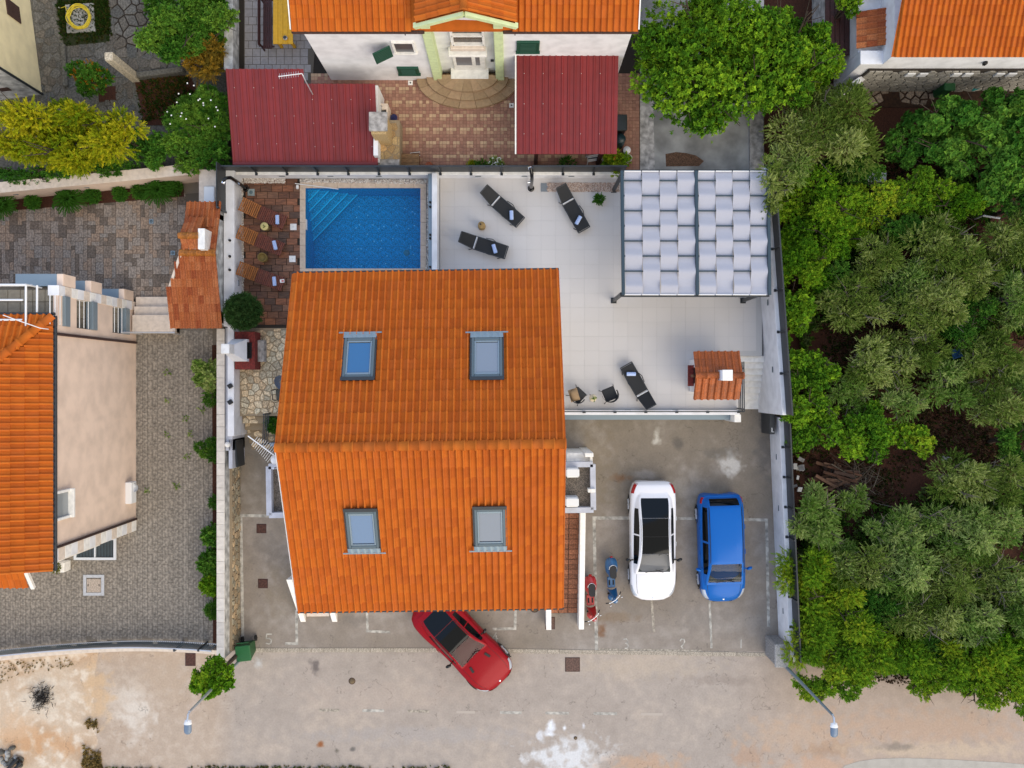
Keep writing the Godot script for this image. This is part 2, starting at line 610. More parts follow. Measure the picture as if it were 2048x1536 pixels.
# many small pebbles in a polygon
func pebbles(called: String, label: String, poly: PackedVector2Array, y: float, n: int, size: float, cols: Array, seed_: int) -> void:
	var r := RandomNumberGenerator.new()
	r.seed = seed_
	var st := mb()
	blob(st, Vector3.ZERO, Vector3(1, 0.6, 0.8), Basis.IDENTITY, 6, 4)
	st.generate_normals()
	var m := st.commit()
	var lo := poly[0]
	var hi := poly[0]
	for p in poly:
		lo = lo.min(p)
		hi = hi.max(p)
	var list := []
	while list.size() < n:
		var p := Vector2(r.randf_range(lo.x, hi.x), r.randf_range(lo.y, hi.y))
		if not Geometry2D.is_point_in_polygon(p, poly): continue
		var s := size * r.randf_range(0.6, 1.3)
		list.append([Transform3D(Basis.from_euler(Vector3(r.randf(), r.randf() * TAU, r.randf())) * Basis.from_scale(Vector3.ONE * s), Vector3(p.x, y + s * 0.3, p.y)), cols[r.randi() % cols.size()]])
	var holder := Node3D.new()
	add_child(holder)
	stuff_of(holder, called, m, list)
	var o := holder.get_child(0)
	holder.remove_child(o)
	remove_child(holder)
	holder.free()
	o.name = numbered(called)
	add_child(o)
	tag(o, label, "gravel")

# ---------------------------------------------------------------- tiled roofs
# one clay tile: unit in x (0..1) and z (0..1, down the slope), roll of height 0.05 m
func clay_tile(w: float, l: float, roll: float) -> ArrayMesh:
	var st := mb()
	var prof := [Vector2(0, 0.0), Vector2(0.05, -0.014), Vector2(0.13, 0.0), Vector2(0.5, 0.002), Vector2(0.58, 0.012), Vector2(0.63, roll * 0.62), Vector2(0.71, roll * 0.95), Vector2(0.79, roll), Vector2(0.88, roll * 0.85), Vector2(0.95, roll * 0.45), Vector2(1.0, 0.0)]
	st.set_smooth_group(1)
	var up := 0.026
	for i in prof.size() - 1:
		var a: Vector2 = prof[i]
		var b: Vector2 = prof[i + 1]
		quad(st, Vector3(a.x * w, a.y, 0), Vector3(b.x * w, b.y, 0), Vector3(b.x * w, b.y + up, l * 1.05), Vector3(a.x * w, a.y + up, l * 1.05))
	st.set_smooth_group(-1)
	for i in prof.size() - 1:
		var a: Vector2 = prof[i]
		var b: Vector2 = prof[i + 1]
		quad(st, Vector3(a.x * w, a.y + up, l * 1.05), Vector3(b.x * w, b.y + up, l * 1.05), Vector3(b.x * w, b.y - 0.004, l * 1.05), Vector3(a.x * w, a.y - 0.004, l * 1.05))
	st.generate_normals()
	return st.commit()

# tiles on a slope, as children of the slab `parent` (local frame of the slab: o, u along the ridge, v down)
func tile_slope(parent: Node3D, o: Vector3, u: Vector3, v: Vector3, width: float, length: float, cols: int, rows: int, mats: Array, seed_: int, limit: int, keep = null, roll: float = 0.05, flip: bool = false) -> int:
	var r := RandomNumberGenerator.new()
	r.seed = seed_
	var tw := width / cols
	var tl := length / rows
	var m := clay_tile(tw, tl, roll)
	var n := v.cross(u).normalized()
	if n.y < 0: n = -n
	var b := Basis(u, n, v)
	var rest := []
	var count := 0
	for k in rows:
		for i in cols:
			var x := i * tw
			var z := k * tl
			if keep != null and not keep.call(x + tw * 0.5, z + tl * 0.5): continue
			var mt: Material = mats[r.randi() % mats.size()]
			var bb := b * Basis.from_euler(Vector3(r.randf_range(-1, 1) * 0.006, r.randf_range(-1, 1) * 0.006, 0))
			var p := o + u * x + v * z + n * 0.002
			if u.cross(n).dot(v) > 0 or flip:
				# keep the frame right-handed: mirror the tile along the ridge
				bb = Basis(-u, n, v)
				p += u * tw
			var tr := Transform3D(bb, p)
			if count < limit:
				mesh_node("roof_tile", m, mt, parent).transform = tr
			else: rest.append([tr, mt])
			count += 1
	stuff_of(parent, "roof_tiles", m, rest)
	return mini(count, limit)

# half-round ridge tiles from a to b
func ridge_tiles(parent: Node3D, a: Vector3, b: Vector3, n: int, r: float, mats: Array, seed_: int) -> void:
	var q := RandomNumberGenerator.new()
	q.seed = seed_
	var d := (b - a).normalized()
	var l := a.distance_to(b) / n
	var x := Vector3.UP.cross(d).normalized()
	var up := d.cross(x)
	var st := mb()
	st.set_smooth_group(1)
	var la := []
	for seg in 4:
		var z: float = [0.0, l * 0.88, l * 0.881, l * 1.06][seg]
		var rr: float = r * [0.93, 0.98, 1.12, 1.12][seg]
		var o := []
		for i in 9:
			var t := PI * i / 8.0
			o.append(Vector3(-cos(t) * rr, sin(t) * rr * 0.8, z))
		if seg > 0:
			for i in 8: quad(st, la[i], o[i], o[i + 1], la[i + 1])
		la = o
	st.generate_normals()
	var m := st.commit()
	for i in n:
		var o := mesh_node("ridge_tile", m, mats[q.randi() % mats.size()], parent)
		o.transform = Transform3D(Basis(x, up, d) * Basis.from_euler(Vector3(q.randf_range(0, 0.03), q.randf_range(-0.02, 0.02), 0)), a + d * l * i)

# ---------------------------------------------------------------- plants
var sprigs := {}

func leaf(st: SurfaceTool, b: Vector3, d: Vector3, up: Vector3, l: float, w: float, droop: float) -> void:
	var s := d.cross(up).normalized()
	var tip := b + d * l - up * droop * l
	var mid := b + d * l * 0.5
	st.set_smooth_group(-1)
	tri(st, b, mid + s * w * 0.5 + up * w * 0.15, tip)
	tri(st, b, tip, mid - s * w * 0.5 + up * w * 0.15)

# a twig with leaves that points to +y
func sprig(kind: String) -> ArrayMesh:
	if sprigs.has(kind): return sprigs[kind]
	var r := RandomNumberGenerator.new()
	r.seed = hash(kind)
	var st := mb()
	var q: Dictionary = {
		"olive": {n = 18, l = 0.115, w = 0.034, h = 0.3, droop = 0.1, spread = 0.75},
		"broad": {n = 11, l = 0.13, w = 0.07, h = 0.14, droop = 0.3, spread = 1.2},
		"fig": {n = 7, l = 0.22, w = 0.19, h = 0.14, droop = 0.35, spread = 1.5},
		"lobed": {n = 9, l = 0.17, w = 0.13, h = 0.16, droop = 0.35, spread = 1.4},
		"feather": {n = 22, l = 0.11, w = 0.036, h = 0.32, droop = 0.15, spread = 1.0},
		"fine": {n = 14, l = 0.075, w = 0.035, h = 0.12, droop = 0.1, spread = 1.0},
		"long": {n = 12, l = 0.19, w = 0.035, h = 0.1, droop = 0.2, spread = 1.1},
	}[kind]
	for i in q.n:
		var t: float = float(i) / q.n
		var a: float = i * 2.4 + r.randf() * 0.5
		var e: float = lerpf(q.spread, 0.25, t) + r.randf_range(-0.2, 0.2)
		var d := Vector3(cos(a) * sin(e), cos(e), sin(a) * sin(e))
		var up := (Vector3.UP - d * d.y).normalized()
		leaf(st, Vector3(0, q.h * t, 0), d, up, q.l * r.randf_range(0.75, 1.2), q.w * r.randf_range(0.8, 1.2), q.droop)
	st.generate_normals()
	sprigs[kind] = st.commit()
	return sprigs[kind]

# foliage spread in a volume made of lobes
func crown(parent: Node3D, called: String, kind: String, c: Vector3, rad: Vector3, n: int, cols: Array, seed_: int, lobes: int = 7, size: float = 1.0, ball: bool = false) -> MultiMeshInstance3D:
	var r := RandomNumberGenerator.new()
	r.seed = seed_
	var L := []
	if ball: L.append([Vector3.ZERO, 1.0, 0.5])
	else:
		for i in lobes:
			var a := i * 2.399 + r.randf() * 0.9
			var k := sqrt((i + 0.6) / lobes) * 0.72
			L.append([Vector3(cos(a) * k, r.randf_range(-0.45, 0.5) * (1.25 - k), sin(a) * k), r.randf_range(0.2, 0.4) * (0.72 if lobes > 11 else 1.0), r.randf()])
	var mm := MultiMesh.new()
	mm.transform_format = MultiMesh.TRANSFORM_3D
	mm.use_colors = true
	mm.mesh = sprig(kind)
	mm.instance_count = n
	for i in n:
		var q: Array = L[r.randi() % L.size()]
		var d := Vector3(r.randfn(), r.randfn() * 0.9 + 0.45, r.randfn()).normalized()
		var dist: float = q[1] * (r.randf_range(0.6, 1.05) if r.randf() < 0.85 else r.randf_range(0.9, 1.3))
		if ball: dist = r.randf_range(0.55, 1.0)
		var p: Vector3 = (q[0] + d * dist) * rad
		var out := (d + Vector3(r.randfn(), r.randfn() + 0.3, r.randfn()) * 0.45).normalized()
		var x := out.cross(Vector3(r.randfn(), 0.1, r.randfn())).normalized()
		var b := Basis(x, out, x.cross(out)) * Basis.from_scale(Vector3.ONE * size * r.randf_range(0.7, 1.35))
		mm.set_instance_transform(i, Transform3D(b, c + p))
		var t: float = clampf(q[2] * 0.55 + r.randf() * 0.6, 0, 1) * (cols.size() - 1)
		var k0 := int(t)
		var col: Color = (cols[k0] as Color).lerp(cols[mini(k0 + 1, cols.size() - 1)], t - k0)
		var v := r.randf_range(0.8, 1.2)
		mm.set_instance_color(i, Color(col.r * v, col.g * v, col.b * v))
	var o := MultiMeshInstance3D.new()
	o.multimesh = mm
	o.material_override = M.green
	o.set_meta("kind", "stuff")
	o.name = called
	parent.add_child(o, true)
	return o

# leaf colours (linear)
var GREENS := {
	"olive": [Color(0.05, 0.10, 0.010), Color(0.11, 0.18, 0.022), Color(0.22, 0.29, 0.055), Color(0.41, 0.46, 0.15)],
	"olive_green": [Color(0.060, 0.138, 0.014), Color(0.129, 0.242, 0.031), Color(0.260, 0.364, 0.087), Color(0.449, 0.518, 0.173)],
	"citrus": [Color(0.03, 0.10, 0.006), Color(0.07, 0.19, 0.008), Color(0.14, 0.29, 0.012), Color(0.25, 0.38, 0.02)],
	"mulberry": [Color(0.03, 0.10, 0.008), Color(0.065, 0.175, 0.01), Color(0.13, 0.27, 0.014), Color(0.25, 0.40, 0.02)],
	"fig": [Color(0.02, 0.085, 0.010), Color(0.045, 0.145, 0.013), Color(0.09, 0.21, 0.025), Color(0.15, 0.28, 0.03)],
	"dark": [Color(0.026, 0.104, 0.014), Color(0.055, 0.173, 0.020), Color(0.104, 0.242, 0.026)],
	"yellow": [Color(0.08, 0.16, 0.006), Color(0.19, 0.27, 0.008), Color(0.36, 0.385, 0.012), Color(0.52, 0.47, 0.018)],
	"lime": [Color(0.064, 0.166, 0.010), Color(0.128, 0.269, 0.015), Color(0.243, 0.384, 0.020), Color(0.371, 0.435, 0.026)],
	"rusty": [Color(0.122, 0.104, 0.018), Color(0.276, 0.173, 0.020), Color(0.415, 0.225, 0.020)],
	"dry": [Color(0.173, 0.129, 0.060), Color(0.294, 0.225, 0.104), Color(0.155, 0.173, 0.052)],
}

func tree(called: String, label: String, cat: String, group: String, px: float, py: float, rx: float, ry: float, top: float, kind: String, cols: String, dens: float, lobes: int = 8, base: float = OL, size: float = 1.0) -> Node3D:
	var seed_ := int(px * 7 + py * 13)
	var r := RandomNumberGenerator.new()
	r.seed = seed_
	var deep := maxf(0.5, minf((rx + ry) * 0.5 * 0.02, (top - base) * 0.46))
	var mid := top - deep
	var c := W(px, py, mid)
	var s := (CAM - mid) / FOC
	var at := Vector3(c.x, base, c.z)
	var o := thing(called, label, cat, at, 0.0, group)
	var ph := mid - base
	var st := mb()
	var lean := Vector3(r.randf_range(-0.15, 0.15), 0, r.randf_range(-0.15, 0.15))
	var fork := Vector3(0, maxf(0.15, ph * 0.55), 0) + lean
	var tr := 0.05 + 0.035 * (rx + ry) * s * 0.5
	tube(st, [Vector3(0, -0.05, 0), fork * 0.5 + lean * 0.4, fork], tr * 1.3, tr, 8)
	part("trunk", st, M.pale_bark if kind == "olive" else M.bark, o)
	st = mb()
	for i in 6:
		var a := TAU * i / 6.0 + r.randf()
		var e := Vector3(cos(a) * rx * s * 0.62, ph + r.randf_range(-0.1, 0.5) * deep, sin(a) * ry * s * 0.62)
		var m := fork.lerp(e, 0.5) + Vector3(0, 0.15 * deep, 0)
		tube(st, [fork, m, e], tr * 0.6, tr * 0.15, 6)
		for j in 3:
			var e2 := e + Vector3(r.randf_range(-1, 1) * rx * s, r.randf_range(0.0, 0.8) * deep, r.randf_range(-1, 1) * ry * s) * 0.35
			tube(st, [m.lerp(e, 0.4 + 0.2 * j), e2], tr * 0.2, tr * 0.07, 4)
	part("limbs", st, M.pale_bark if kind == "olive" else M.bark, o)
	var area := rx * ry * s * s * PI
	crown(o, "crown", kind, Vector3(0, ph, 0), Vector3(rx * s, deep, ry * s), int(area * dens), GREENS[cols], seed_, lobes, size)
	return o

func bush(called: String, label: String, cat: String, group: String, px: float, py: float, r_px: float, base: float, high: float, kind: String, cols: String, n: int, ball: bool = true, size: float = 0.7) -> Node3D:
	var c := W(px, py, base + high * 0.5)
	var s := (CAM - base) / FOC
	var o := thing(called, label, cat, Vector3(c.x, base, c.z), 0.0, group)
	var st := mb()
	for i in 5:
		var a := TAU * i / 5.0
		tube(st, [Vector3(0, -0.03, 0), Vector3(cos(a) * r_px * s * 0.5, high * 0.6, sin(a) * r_px * s * 0.5)], 0.025, 0.01, 5)
	part("stems", st, M.bark, o)
	crown(o, "foliage", kind, Vector3(0, high * 0.5, 0), Vector3(r_px * s, high * 0.5, r_px * s), n, GREENS[cols], int(px * 3 + py * 5), 6, size, ball)
	return o

# weeds and low cover: one mass nobody could count
func ground_cover(called: String, label: String, poly: PackedVector2Array, y: float, n: int, kind: String, cols: Array, seed_: int, size: float = 0.5) -> void:
	var r := RandomNumberGenerator.new()
	r.seed = seed_
	var lo := poly[0]
	var hi := poly[0]
	for p in poly:
		lo = lo.min(p)
		hi = hi.max(p)
	var nz := noise(seed_, 0.35, 2)
	var mm := MultiMesh.new()
	mm.transform_format = MultiMesh.TRANSFORM_3D
	mm.use_colors = true
	mm.mesh = sprig(kind)
	mm.instance_count = n
	var i := 0
	while i < n:
		var p := Vector2(r.randf_range(lo.x, hi.x), r.randf_range(lo.y, hi.y))
		if not Geometry2D.is_point_in_polygon(p, poly): continue
		if nz.get_noise_2d(p.x, p.y) < r.randf_range(-0.5, 0.35): continue
		var b := Basis.from_euler(Vector3(r.randf_range(-0.9, 0.9), r.randf() * TAU, r.randf_range(-0.9, 0.9))) * Basis.from_scale(Vector3.ONE * size * r.randf_range(0.5, 1.4))
		mm.set_instance_transform(i, Transform3D(b, Vector3(p.x, y, p.y)))
		var c: Color = cols[r.randi() % cols.size()]
		var v := r.randf_range(0.7, 1.2)
		mm.set_instance_color(i, Color(c.r * v, c.g * v, c.b * v))
		i += 1
	var o := MultiMeshInstance3D.new()
	o.multimesh = mm
	o.material_override = M.green
	o.name = numbered(called)
	add_child(o)
	tag(o, label, "ground cover")
	o.set_meta("kind", "stuff")

# a cycad: fronds of narrow leaflets that arch out from a short trunk
func cycad(label: String, px: float, py: float, r_px: float, base: float) -> void:
	var c := W(px, py, base + 0.5)
	var s := (CAM - base - 0.5) / FOC * r_px
	var o := thing("cycad_palm", label, "cycad", Vector3(c.x, base, c.z), 0.0, "cycads in the planting strip")
	var st := mb()
	lathe(st, Vector3.ZERO, [Vector2(0.0, -0.05), Vector2(0.13, -0.05), Vector2(0.15, 0.2), Vector2(0.1, 0.36), Vector2(0.0, 0.38)], 10)
	part("trunk", st, M.bark, o)
	var r := RandomNumberGenerator.new()
	r.seed = int(px)
	var g := mat(lin(0.028, 0.09, 0.008), 0.9, "", 1.0, 0.0, 0.2)
	for i in 30:
		var a := i * 2.399
		var reach := s * r.randf_range(0.8, 1.1) * (0.55 if i > 22 else 1.0)
		var rise := 0.25 if i < 22 else 0.5
		st = mb()
		var last := Vector3(0, 0.36, 0)
		for k in range(1, 9):
			var t := k / 8.0
			var p := Vector3(cos(a) * reach * t, 0.36 + sin(t * 2.6) * rise, sin(a) * reach * t)
			var d := (p - last).normalized()
			var side := d.cross(Vector3.UP).normalized()
			for e in [-1.0, 1.0]:
				var dir: Vector3 = (side * e + d * 0.7).normalized()
				for j in 2:
					leaf(st, last.lerp(p, j * 0.5), dir, Vector3.UP, s * 0.26 * (1.15 - t * 0.75), 0.05, 0.15)
			last = p
		part("frond", st, g, o)

func _ready() -> void:
	# camera: straight down over the property
	var cam := Camera3D.new()
	cam.name = "camera"
	cam.position = Vector3(0, CAM, 0)
	cam.rotation_degrees = Vector3(-90, 0, 0)
	cam.fov = rad_to_deg(2.0 * atan(768.0 / FOC))
	cam.near = 0.5
	cam.far = 400.0
	add_child(cam)
	# sky: bright, broken cloud
	var env := Environment.new()
	env.background_mode = Environment.BG_SKY
	var sky := Sky.new()
	var sm := ProceduralSkyMaterial.new()
	sm.sky_top_color = Color(0.66, 0.74, 0.87)
	sm.sky_horizon_color = Color(0.86, 0.88, 0.91)
	sm.sky_curve = 0.2
	sm.ground_horizon_color = Color(0.6, 0.58, 0.54)
	sm.ground_bottom_color = Color(0.4, 0.38, 0.35)
	sm.sun_angle_max = 1.0
	sky.sky_material = sm
	env.sky = sky
	env.background_energy_multiplier = 1.1
	env.tonemap_mode = Environment.TONE_MAPPER_LINEAR
	env.tonemap_exposure = 1.65
	env.sdfgi_enabled = true
	env.ssao_enabled = true
	env.ssil_enabled = true
	var we := WorldEnvironment.new()
	we.name = "world_environment"
	we.environment = env
	add_child(we)
	# sun: veiled, from the lower right of the picture
	var sun := DirectionalLight3D.new()
	sun.name = "sun"
	sun.light_color = Color(1.0, 0.96, 0.9)
	sun.light_energy = 0.5
	sun.light_angular_distance = 55.0
	sun.shadow_enabled = true
	sun.look_at_from_position(Vector3(18, 21, 22), Vector3.ZERO)
	add_child(sun)

	make_textures()
	make_materials()
	ground()
	walls()
	main_house()
	white_house()
	sheds()
	west_house()
	corner_houses()
	pool()
	terrace()
	furniture()
	yard_things()
	street()
	vehicles()
	plants()

# ---------------------------------------------------------------- ground
func ground_image() -> ImageTexture:
	var w := 1500
	var h := 560
	var n1 := noise(41, 0.006, 4)
	var n2 := noise(42, 0.035, 4)
	var n3 := noise(43, 0.22, 2)
	var n4 := noise(44, 0.012, 5)
	# stains with a shape of their own: centre, radii (photograph pixels), colour, strength
	var stains := [
		[1135, 1512, 88, 38, Color(0.84, 0.85, 0.86), 0.8], [1100, 1452, 9, 14, Color(0.86, 0.87, 0.89), 1.2], [1078, 1470, 7, 9, Color(0.86, 0.87, 0.89), 1.1],
		[1098, 1468, 10, 6, Color(0.86, 0.87, 0.89), 1.1], [1128, 1455, 4, 9, Color(0.86, 0.87, 0.89), 1.0], [1167, 1450, 4, 7, Color(0.8, 0.8, 0.82), 1.0],
		[1460, 928, 24, 26, Color(0.75, 0.73, 0.7), 1.2], [1440, 905, 40, 12, Color(0.4, 0.38, 0.35), 0.5], [1313, 877, 8, 18, Color(0.74, 0.72, 0.68), 1.1],
		[1290, 950, 26, 12, Color(0.62, 0.59, 0.56), 0.8], [1345, 975, 40, 16, Color(0.6, 0.57, 0.53), 0.7], [1355, 885, 10, 18, Color(0.36, 0.34, 0.32), 0.6],
		[1240, 955, 24, 8, Color(0.5, 0.36, 0.25), 0.7], [1205, 1255, 16, 13, Color(0.46, 0.32, 0.22), 0.8], [1225, 1235, 50, 12, Color(0.5, 0.42, 0.33), 0.5],
		[640, 1487, 7, 8, Color(0.55, 0.34, 0.2), 1.3], [672, 1500, 5, 5, Color(0.45, 0.42, 0.38), 1.1], [704, 1498, 6, 5, Color(0.42, 0.4, 0.38), 1.1],
		[628, 1330, 10, 16, Color(0.36, 0.33, 0.32), 0.75], [515, 1325, 9, 16, Color(0.75, 0.75, 0.75), 0.8], [500, 890, 40, 20, Color(0.45, 0.43, 0.4), 0.4],
		[250, 1405, 70, 45, Color(0.81, 0.77, 0.72), 0.55], [275, 1430, 35, 55, Color(0.82, 0.79, 0.75), 0.6], [195, 1385, 30, 60, Color(0.77, 0.65, 0.51), 0.8], [330, 1350, 60, 50, Color(0.7, 0.62, 0.54), 0.6],
		[85, 1395, 60, 50, Color(0.82, 0.77, 0.7), 0.8], [50, 1480, 60, 30, Color(0.75, 0.58, 0.42), 0.7], [120, 1490, 40, 25, Color(0.74, 0.58, 0.43), 0.7], [30, 1450, 40, 30, Color(0.78, 0.66, 0.54), 0.7],
		[1290, 1528, 90, 22, Color(0.71, 0.59, 0.49), 0.8], [1500, 1510, 40, 26, Color(0.67, 0.55, 0.46), 0.7], [1600, 1470, 120, 40, Color(0.72, 0.62, 0.53), 0.6], [1850, 1455, 240, 40, Color(0.71, 0.6, 0.51), 0.7],
		[1660, 1500, 60, 16, Color(0.62, 0.5, 0.4), 0.6], [1900, 1500, 230, 18, Color(0.74, 0.66, 0.57), 0.8], [1790, 1492, 40, 8, Color(0.5, 0.46, 0.42), 0.7], [1640, 1530, 90, 18, Color(0.73, 0.6, 0.5), 0.7],
		[1290, 1330, 160, 24, Color(0.69, 0.63, 0.56), 0.5], [1450, 1360, 90, 10, Color(0.54, 0.49, 0.45), 0.45], [760, 1390, 200, 30, Color(0.68, 0.62, 0.57), 0.5], [850, 1470, 220, 20, Color(0.63, 0.6, 0.58), 0.6],
		[560, 1180, 40, 60, Color(0.5, 0.45, 0.38), 0.5], [540, 1090, 40, 40, Color(0.46, 0.43, 0.4), 0.5], [1190, 930, 40, 90, Color(0.5, 0.45, 0.38), 0.55], [1330, 1200, 60, 40, Color(0.5, 0.46, 0.42), 0.4],
		[1410, 1235, 60, 30, Color(0.5, 0.47, 0.44), 0.5], [1530, 900, 22, 60, Color(0.4, 0.38, 0.36), 0.6], [800, 1290, 200, 14, Color(0.52, 0.48, 0.44), 0.4], [700, 1240, 30, 14, Color(0.44, 0.41, 0.38), 0.5],
		[1165, 1245, 30, 10, Color(0.5, 0.47, 0.44), 0.6], [1500, 1245, 40, 20, Color(0.58, 0.55, 0.52), 0.5], [905, 1250, 20, 16, Color(0.42, 0.38, 0.36), 0.5],
	]
	var by := {}
	for k in stains.size():
		var s: Array = stains[k]
		for gy in range(int((s[1] - s[3] * 1.6 - 800) / 40), int((s[1] + s[3] * 1.6 - 800) / 40) + 1):
			for gx in range(int((s[0] - s[2] * 1.6 + 100) / 40), int((s[0] + s[2] * 1.6 + 100) / 40) + 1):
				var key := Vector2i(gx, gy)
				if not by.has(key): by[key] = []
				by[key].append(k)
	var d := PackedByteArray()
	d.resize(w * h * 3)
	var i := 0
	for y in h:
		var py := 800.0 + y * 1.5
		for x in w:
			var px := -100.0 + x * 1.5
			var a := n1.get_noise_2d(px, py)
			var b := n2.get_noise_2d(px, py)
			var g := n3.get_noise_2d(px, py)
			var c: Color
			if py < 1302 + b * 2.0 and px > 440:
				c = Color(0.545, 0.505, 0.465)
				if py < 1030: c = c.lerp(Color(0.51, 0.47, 0.42), clampf((1040 - py) / 30.0, 0, 1))
				c = c.lerp(Color(0.49, 0.45, 0.4), clampf(a * 1.2, 0, 0.8)).lerp(Color(0.61, 0.58, 0.55), clampf(-a * 0.9 + b * 0.4, 0, 0.7))
			elif px < 470 + b * 6 and py > 1300:
				c = Color(0.76, 0.68, 0.59).lerp(Color(0.72, 0.61, 0.5), clampf(a * 1.6 + 0.2, 0, 0.8)).lerp(Color(0.83, 0.79, 0.73), clampf(b * 1.6, 0, 0.7))
				if px > 190 + a * 20: c = c.lerp(Color(0.67, 0.605, 0.545), 0.8).lerp(Color(0.64, 0.595, 0.555), clampf((px - 425) / 50.0, 0, 1))
			else:
				c = Color(0.64, 0.595, 0.555)
				c = c.lerp(Color(0.61, 0.565, 0.525), clampf(a * 1.1, 0, 0.8)).lerp(Color(0.7, 0.64, 0.58), clampf(-a * 0.8 + b * 0.3, 0, 0.6))
				if px > 1450: c = c.lerp(Color(0.68, 0.6, 0.535), clampf((px - 1450) / 250.0, 0, 0.7))
			c = c * (1.0 + g * 0.05 + b * 0.05)
			var near = by.get(Vector2i(int((px + 100) / 40), int((py - 800) / 40)))
			if near != null:
				var q := n4.get_noise_2d(px * 3.0, py * 3.0)
				for k in near:
					var s: Array = stains[k]
					var e := sqrt(pow((px - s[0]) / s[2], 2) + pow((py - s[1]) / s[3], 2)) + q * 0.9 + b * 0.35
					var t: float = clampf((1.15 - e) * 1.25, 0, 1) * minf(s[5], 1.0)
					if t > 0: c = c.lerp(s[4] * (1.0 + g * 0.05), t)
			# cracks: thin dark lines where a slow noise crosses zero
			var f := absf(n4.get_noise_2d(px * 0.6 + 900, py * 0.6))
			if f < 0.006 and a > 0.05: c = c * 0.84
			d[i] = int(clampf(c.r, 0, 1) * 255); d[i + 1] = int(clampf(c.g, 0, 1) * 255); d[i + 2] = int(clampf(c.b, 0, 1) * 255)
			i += 3
	return ImageTexture.create_from_image(Image.create_from_data(w, h, false, Image.FORMAT_RGB8, d))

func ground() -> void:
	var st := mb()
	prism(st, PackedVector2Array([Vector2(-150, -150), Vector2(150, -150), Vector2(150, 150), Vector2(-150, 150)]), -0.06, -0.06)
	struct("ground", st, M.soil)
	var gm := StandardMaterial3D.new()
	gm.albedo_texture = ground_image()
	gm.roughness = 0.9
	var k := CAM / FOC
	var uv := func(p: Vector2) -> Vector2: return Vector2((p.x / k + 1024.0 + 100.0) / 2250.0, (p.y / k + 768.0 - 800.0) / 840.0)
	st = mb()
	prism(st, P([-700, 1302, 436, 1302, 470, 1300, 1560, 1300, 2800, 1300, 2800, 1900, -700, 1900], 0), -0.2, 0.0, uv)
	struct("road", st, gm)
	st = mb()
	prism(st, P([455, 820, 1560, 815, 1580, 1312, 440, 1302], 0.004), -0.2, 0.004, uv)
	struct("parking_lot", st, gm)
	# orchard soil and its neighbours
	slab("orchard_ground", [1500, -500, 2800, -500, 2800, 1352, 2000, 1345, 1900, 1352, 1800, 1338, 1720, 1346, 1660, 1322, 1590, 1312, 1552, 850, 1535, 350, 1500, 300], OL, 0.4, M.red_soil)
	slab("garden_ground", [-600, -500, 462, -500, 456, 355, 430, 352, 0, 388, -600, 430], GL, 1.0, M.garden_base)
	slab("yard_ground", [455, -500, 1280, -500, 1280, 344, 1240, 346, 455, 346], YL - 0.03, 1.4, M.dark_grout)
	slab("concrete_lane", [1275, -200, 1528, -200, 1528, 346, 1275, 346], YL - 0.12, 1.2, M.old_concrete)
	slab("concrete_strip", [1276, 200, 1306, 200, 1310, 345, 1276, 345], YL - 0.116, 0.1, mat(Color(0.8, 0.79, 0.78), 0.9, "cloud", 1.5))
	slab("earth_patch", [1331, 308, 1352, 304, 1372, 306, 1392, 311, 1408, 322, 1398, 332, 1332, 333], YL - 0.115, 0.1, mat(Color(0.5, 0.38, 0.3), 1.0, "cell", 0.5))
	slab("lane_kerb", [1500, 200, 1526, 200, 1526, 346, 1500, 346], YL, 0.3, M.concrete)
	slab("west_yard", [-700, 395, 0, 395, 410, 360, 448, 352, 448, 660, 440, 1290, 300, 1281, 200, 1281, 100, 1290, 0, 1306, -700, 1400], LL - 0.03, 0.6, M.pave_grout2)

	# brown wood-look tiles beside the pool
	var deck := slab("pool_deck", [484, 357, 601, 357, 601, 545, 590, 656, 484, 656], TL - 0.015, 0.4, M.dark_grout)
	lay(deck, "tile", bond(P([485, 357, 601, 357, 601, 655, 485, 655], TL), 0.43, 0.26, 0.37, 5), TL, 0.008, family(Color(0.55, 0.375, 0.27), 9, 0.2, 0.6, "wood", 0.8, 4, 0.08), 6, 300, 0.004)
	# pale terrace tiles
	var ter := slab("terrace", [880, 352, 1240, 352, 1524, 345, 1524, 712, 1472, 712, 1482, 822, 1100, 826, 1100, 560, 880, 560], TL - 0.005, 1.35, M.terrace_base)
	var poly := P([880, 355, 1508, 355, 1512, 712, 1470, 712, 1480, 818, 1118, 818, 1118, 560, 880, 545], TL)
	lay(ter, "tile", bond(poly, 0.565, 0.565, 0.0, 7), TL, 0.004, family(Color(0.755, 0.742, 0.735), 6, 0.012, 0.55, "", 1.9, 9), 8, 300, 0.0004, 0.0, 0.003)
	# crazy paving of honey-coloured stone by the barbecue
	var cz := slab("stone_terrace", [478, 654, 600, 654, 600, 832, 478, 832], TL - 0.02, 1.3, M.grout)
	stones(cz, "stone", cells(P([480, 657, 575, 657, 575, 830, 480, 830], TL), 0.25, 0.022, 11), Transform3D(Basis.IDENTITY, Vector3(0, TL - 0.01, 0)), family(Color(0.87, 0.78, 0.64), 8, 0.1, 0.85, "cloud", 0.5, 12, 0.06), 13, 0.03, 0.014, 0.008)
	# stone steps down to the car park
	for i in 5:
		var y := TL - 0.28 * (i + 1) + 0.02
		var z0 := 1.27 + 0.28 * i
		var sp := PackedVector2Array([Vector2(-10.62, z0), Vector2(-8.9, z0), Vector2(-8.9, z0 + 0.28), Vector2(-10.62, z0 + 0.28)])
		st = mb()
		prism(st, sp, -0.1, y)
		var s := struct("stone_step", st, M.grout)
		stones(s, "stone", cells(sp, 0.3, 0.025, 30 + i * 3, 0.3), Transform3D(Basis.IDENTITY, Vector3(0, y - 0.005, 0)), family(Color(0.87, 0.79, 0.66), 4, 0.08, 0.85, "cloud", 0.5, 14, 0.05), 15 + i)
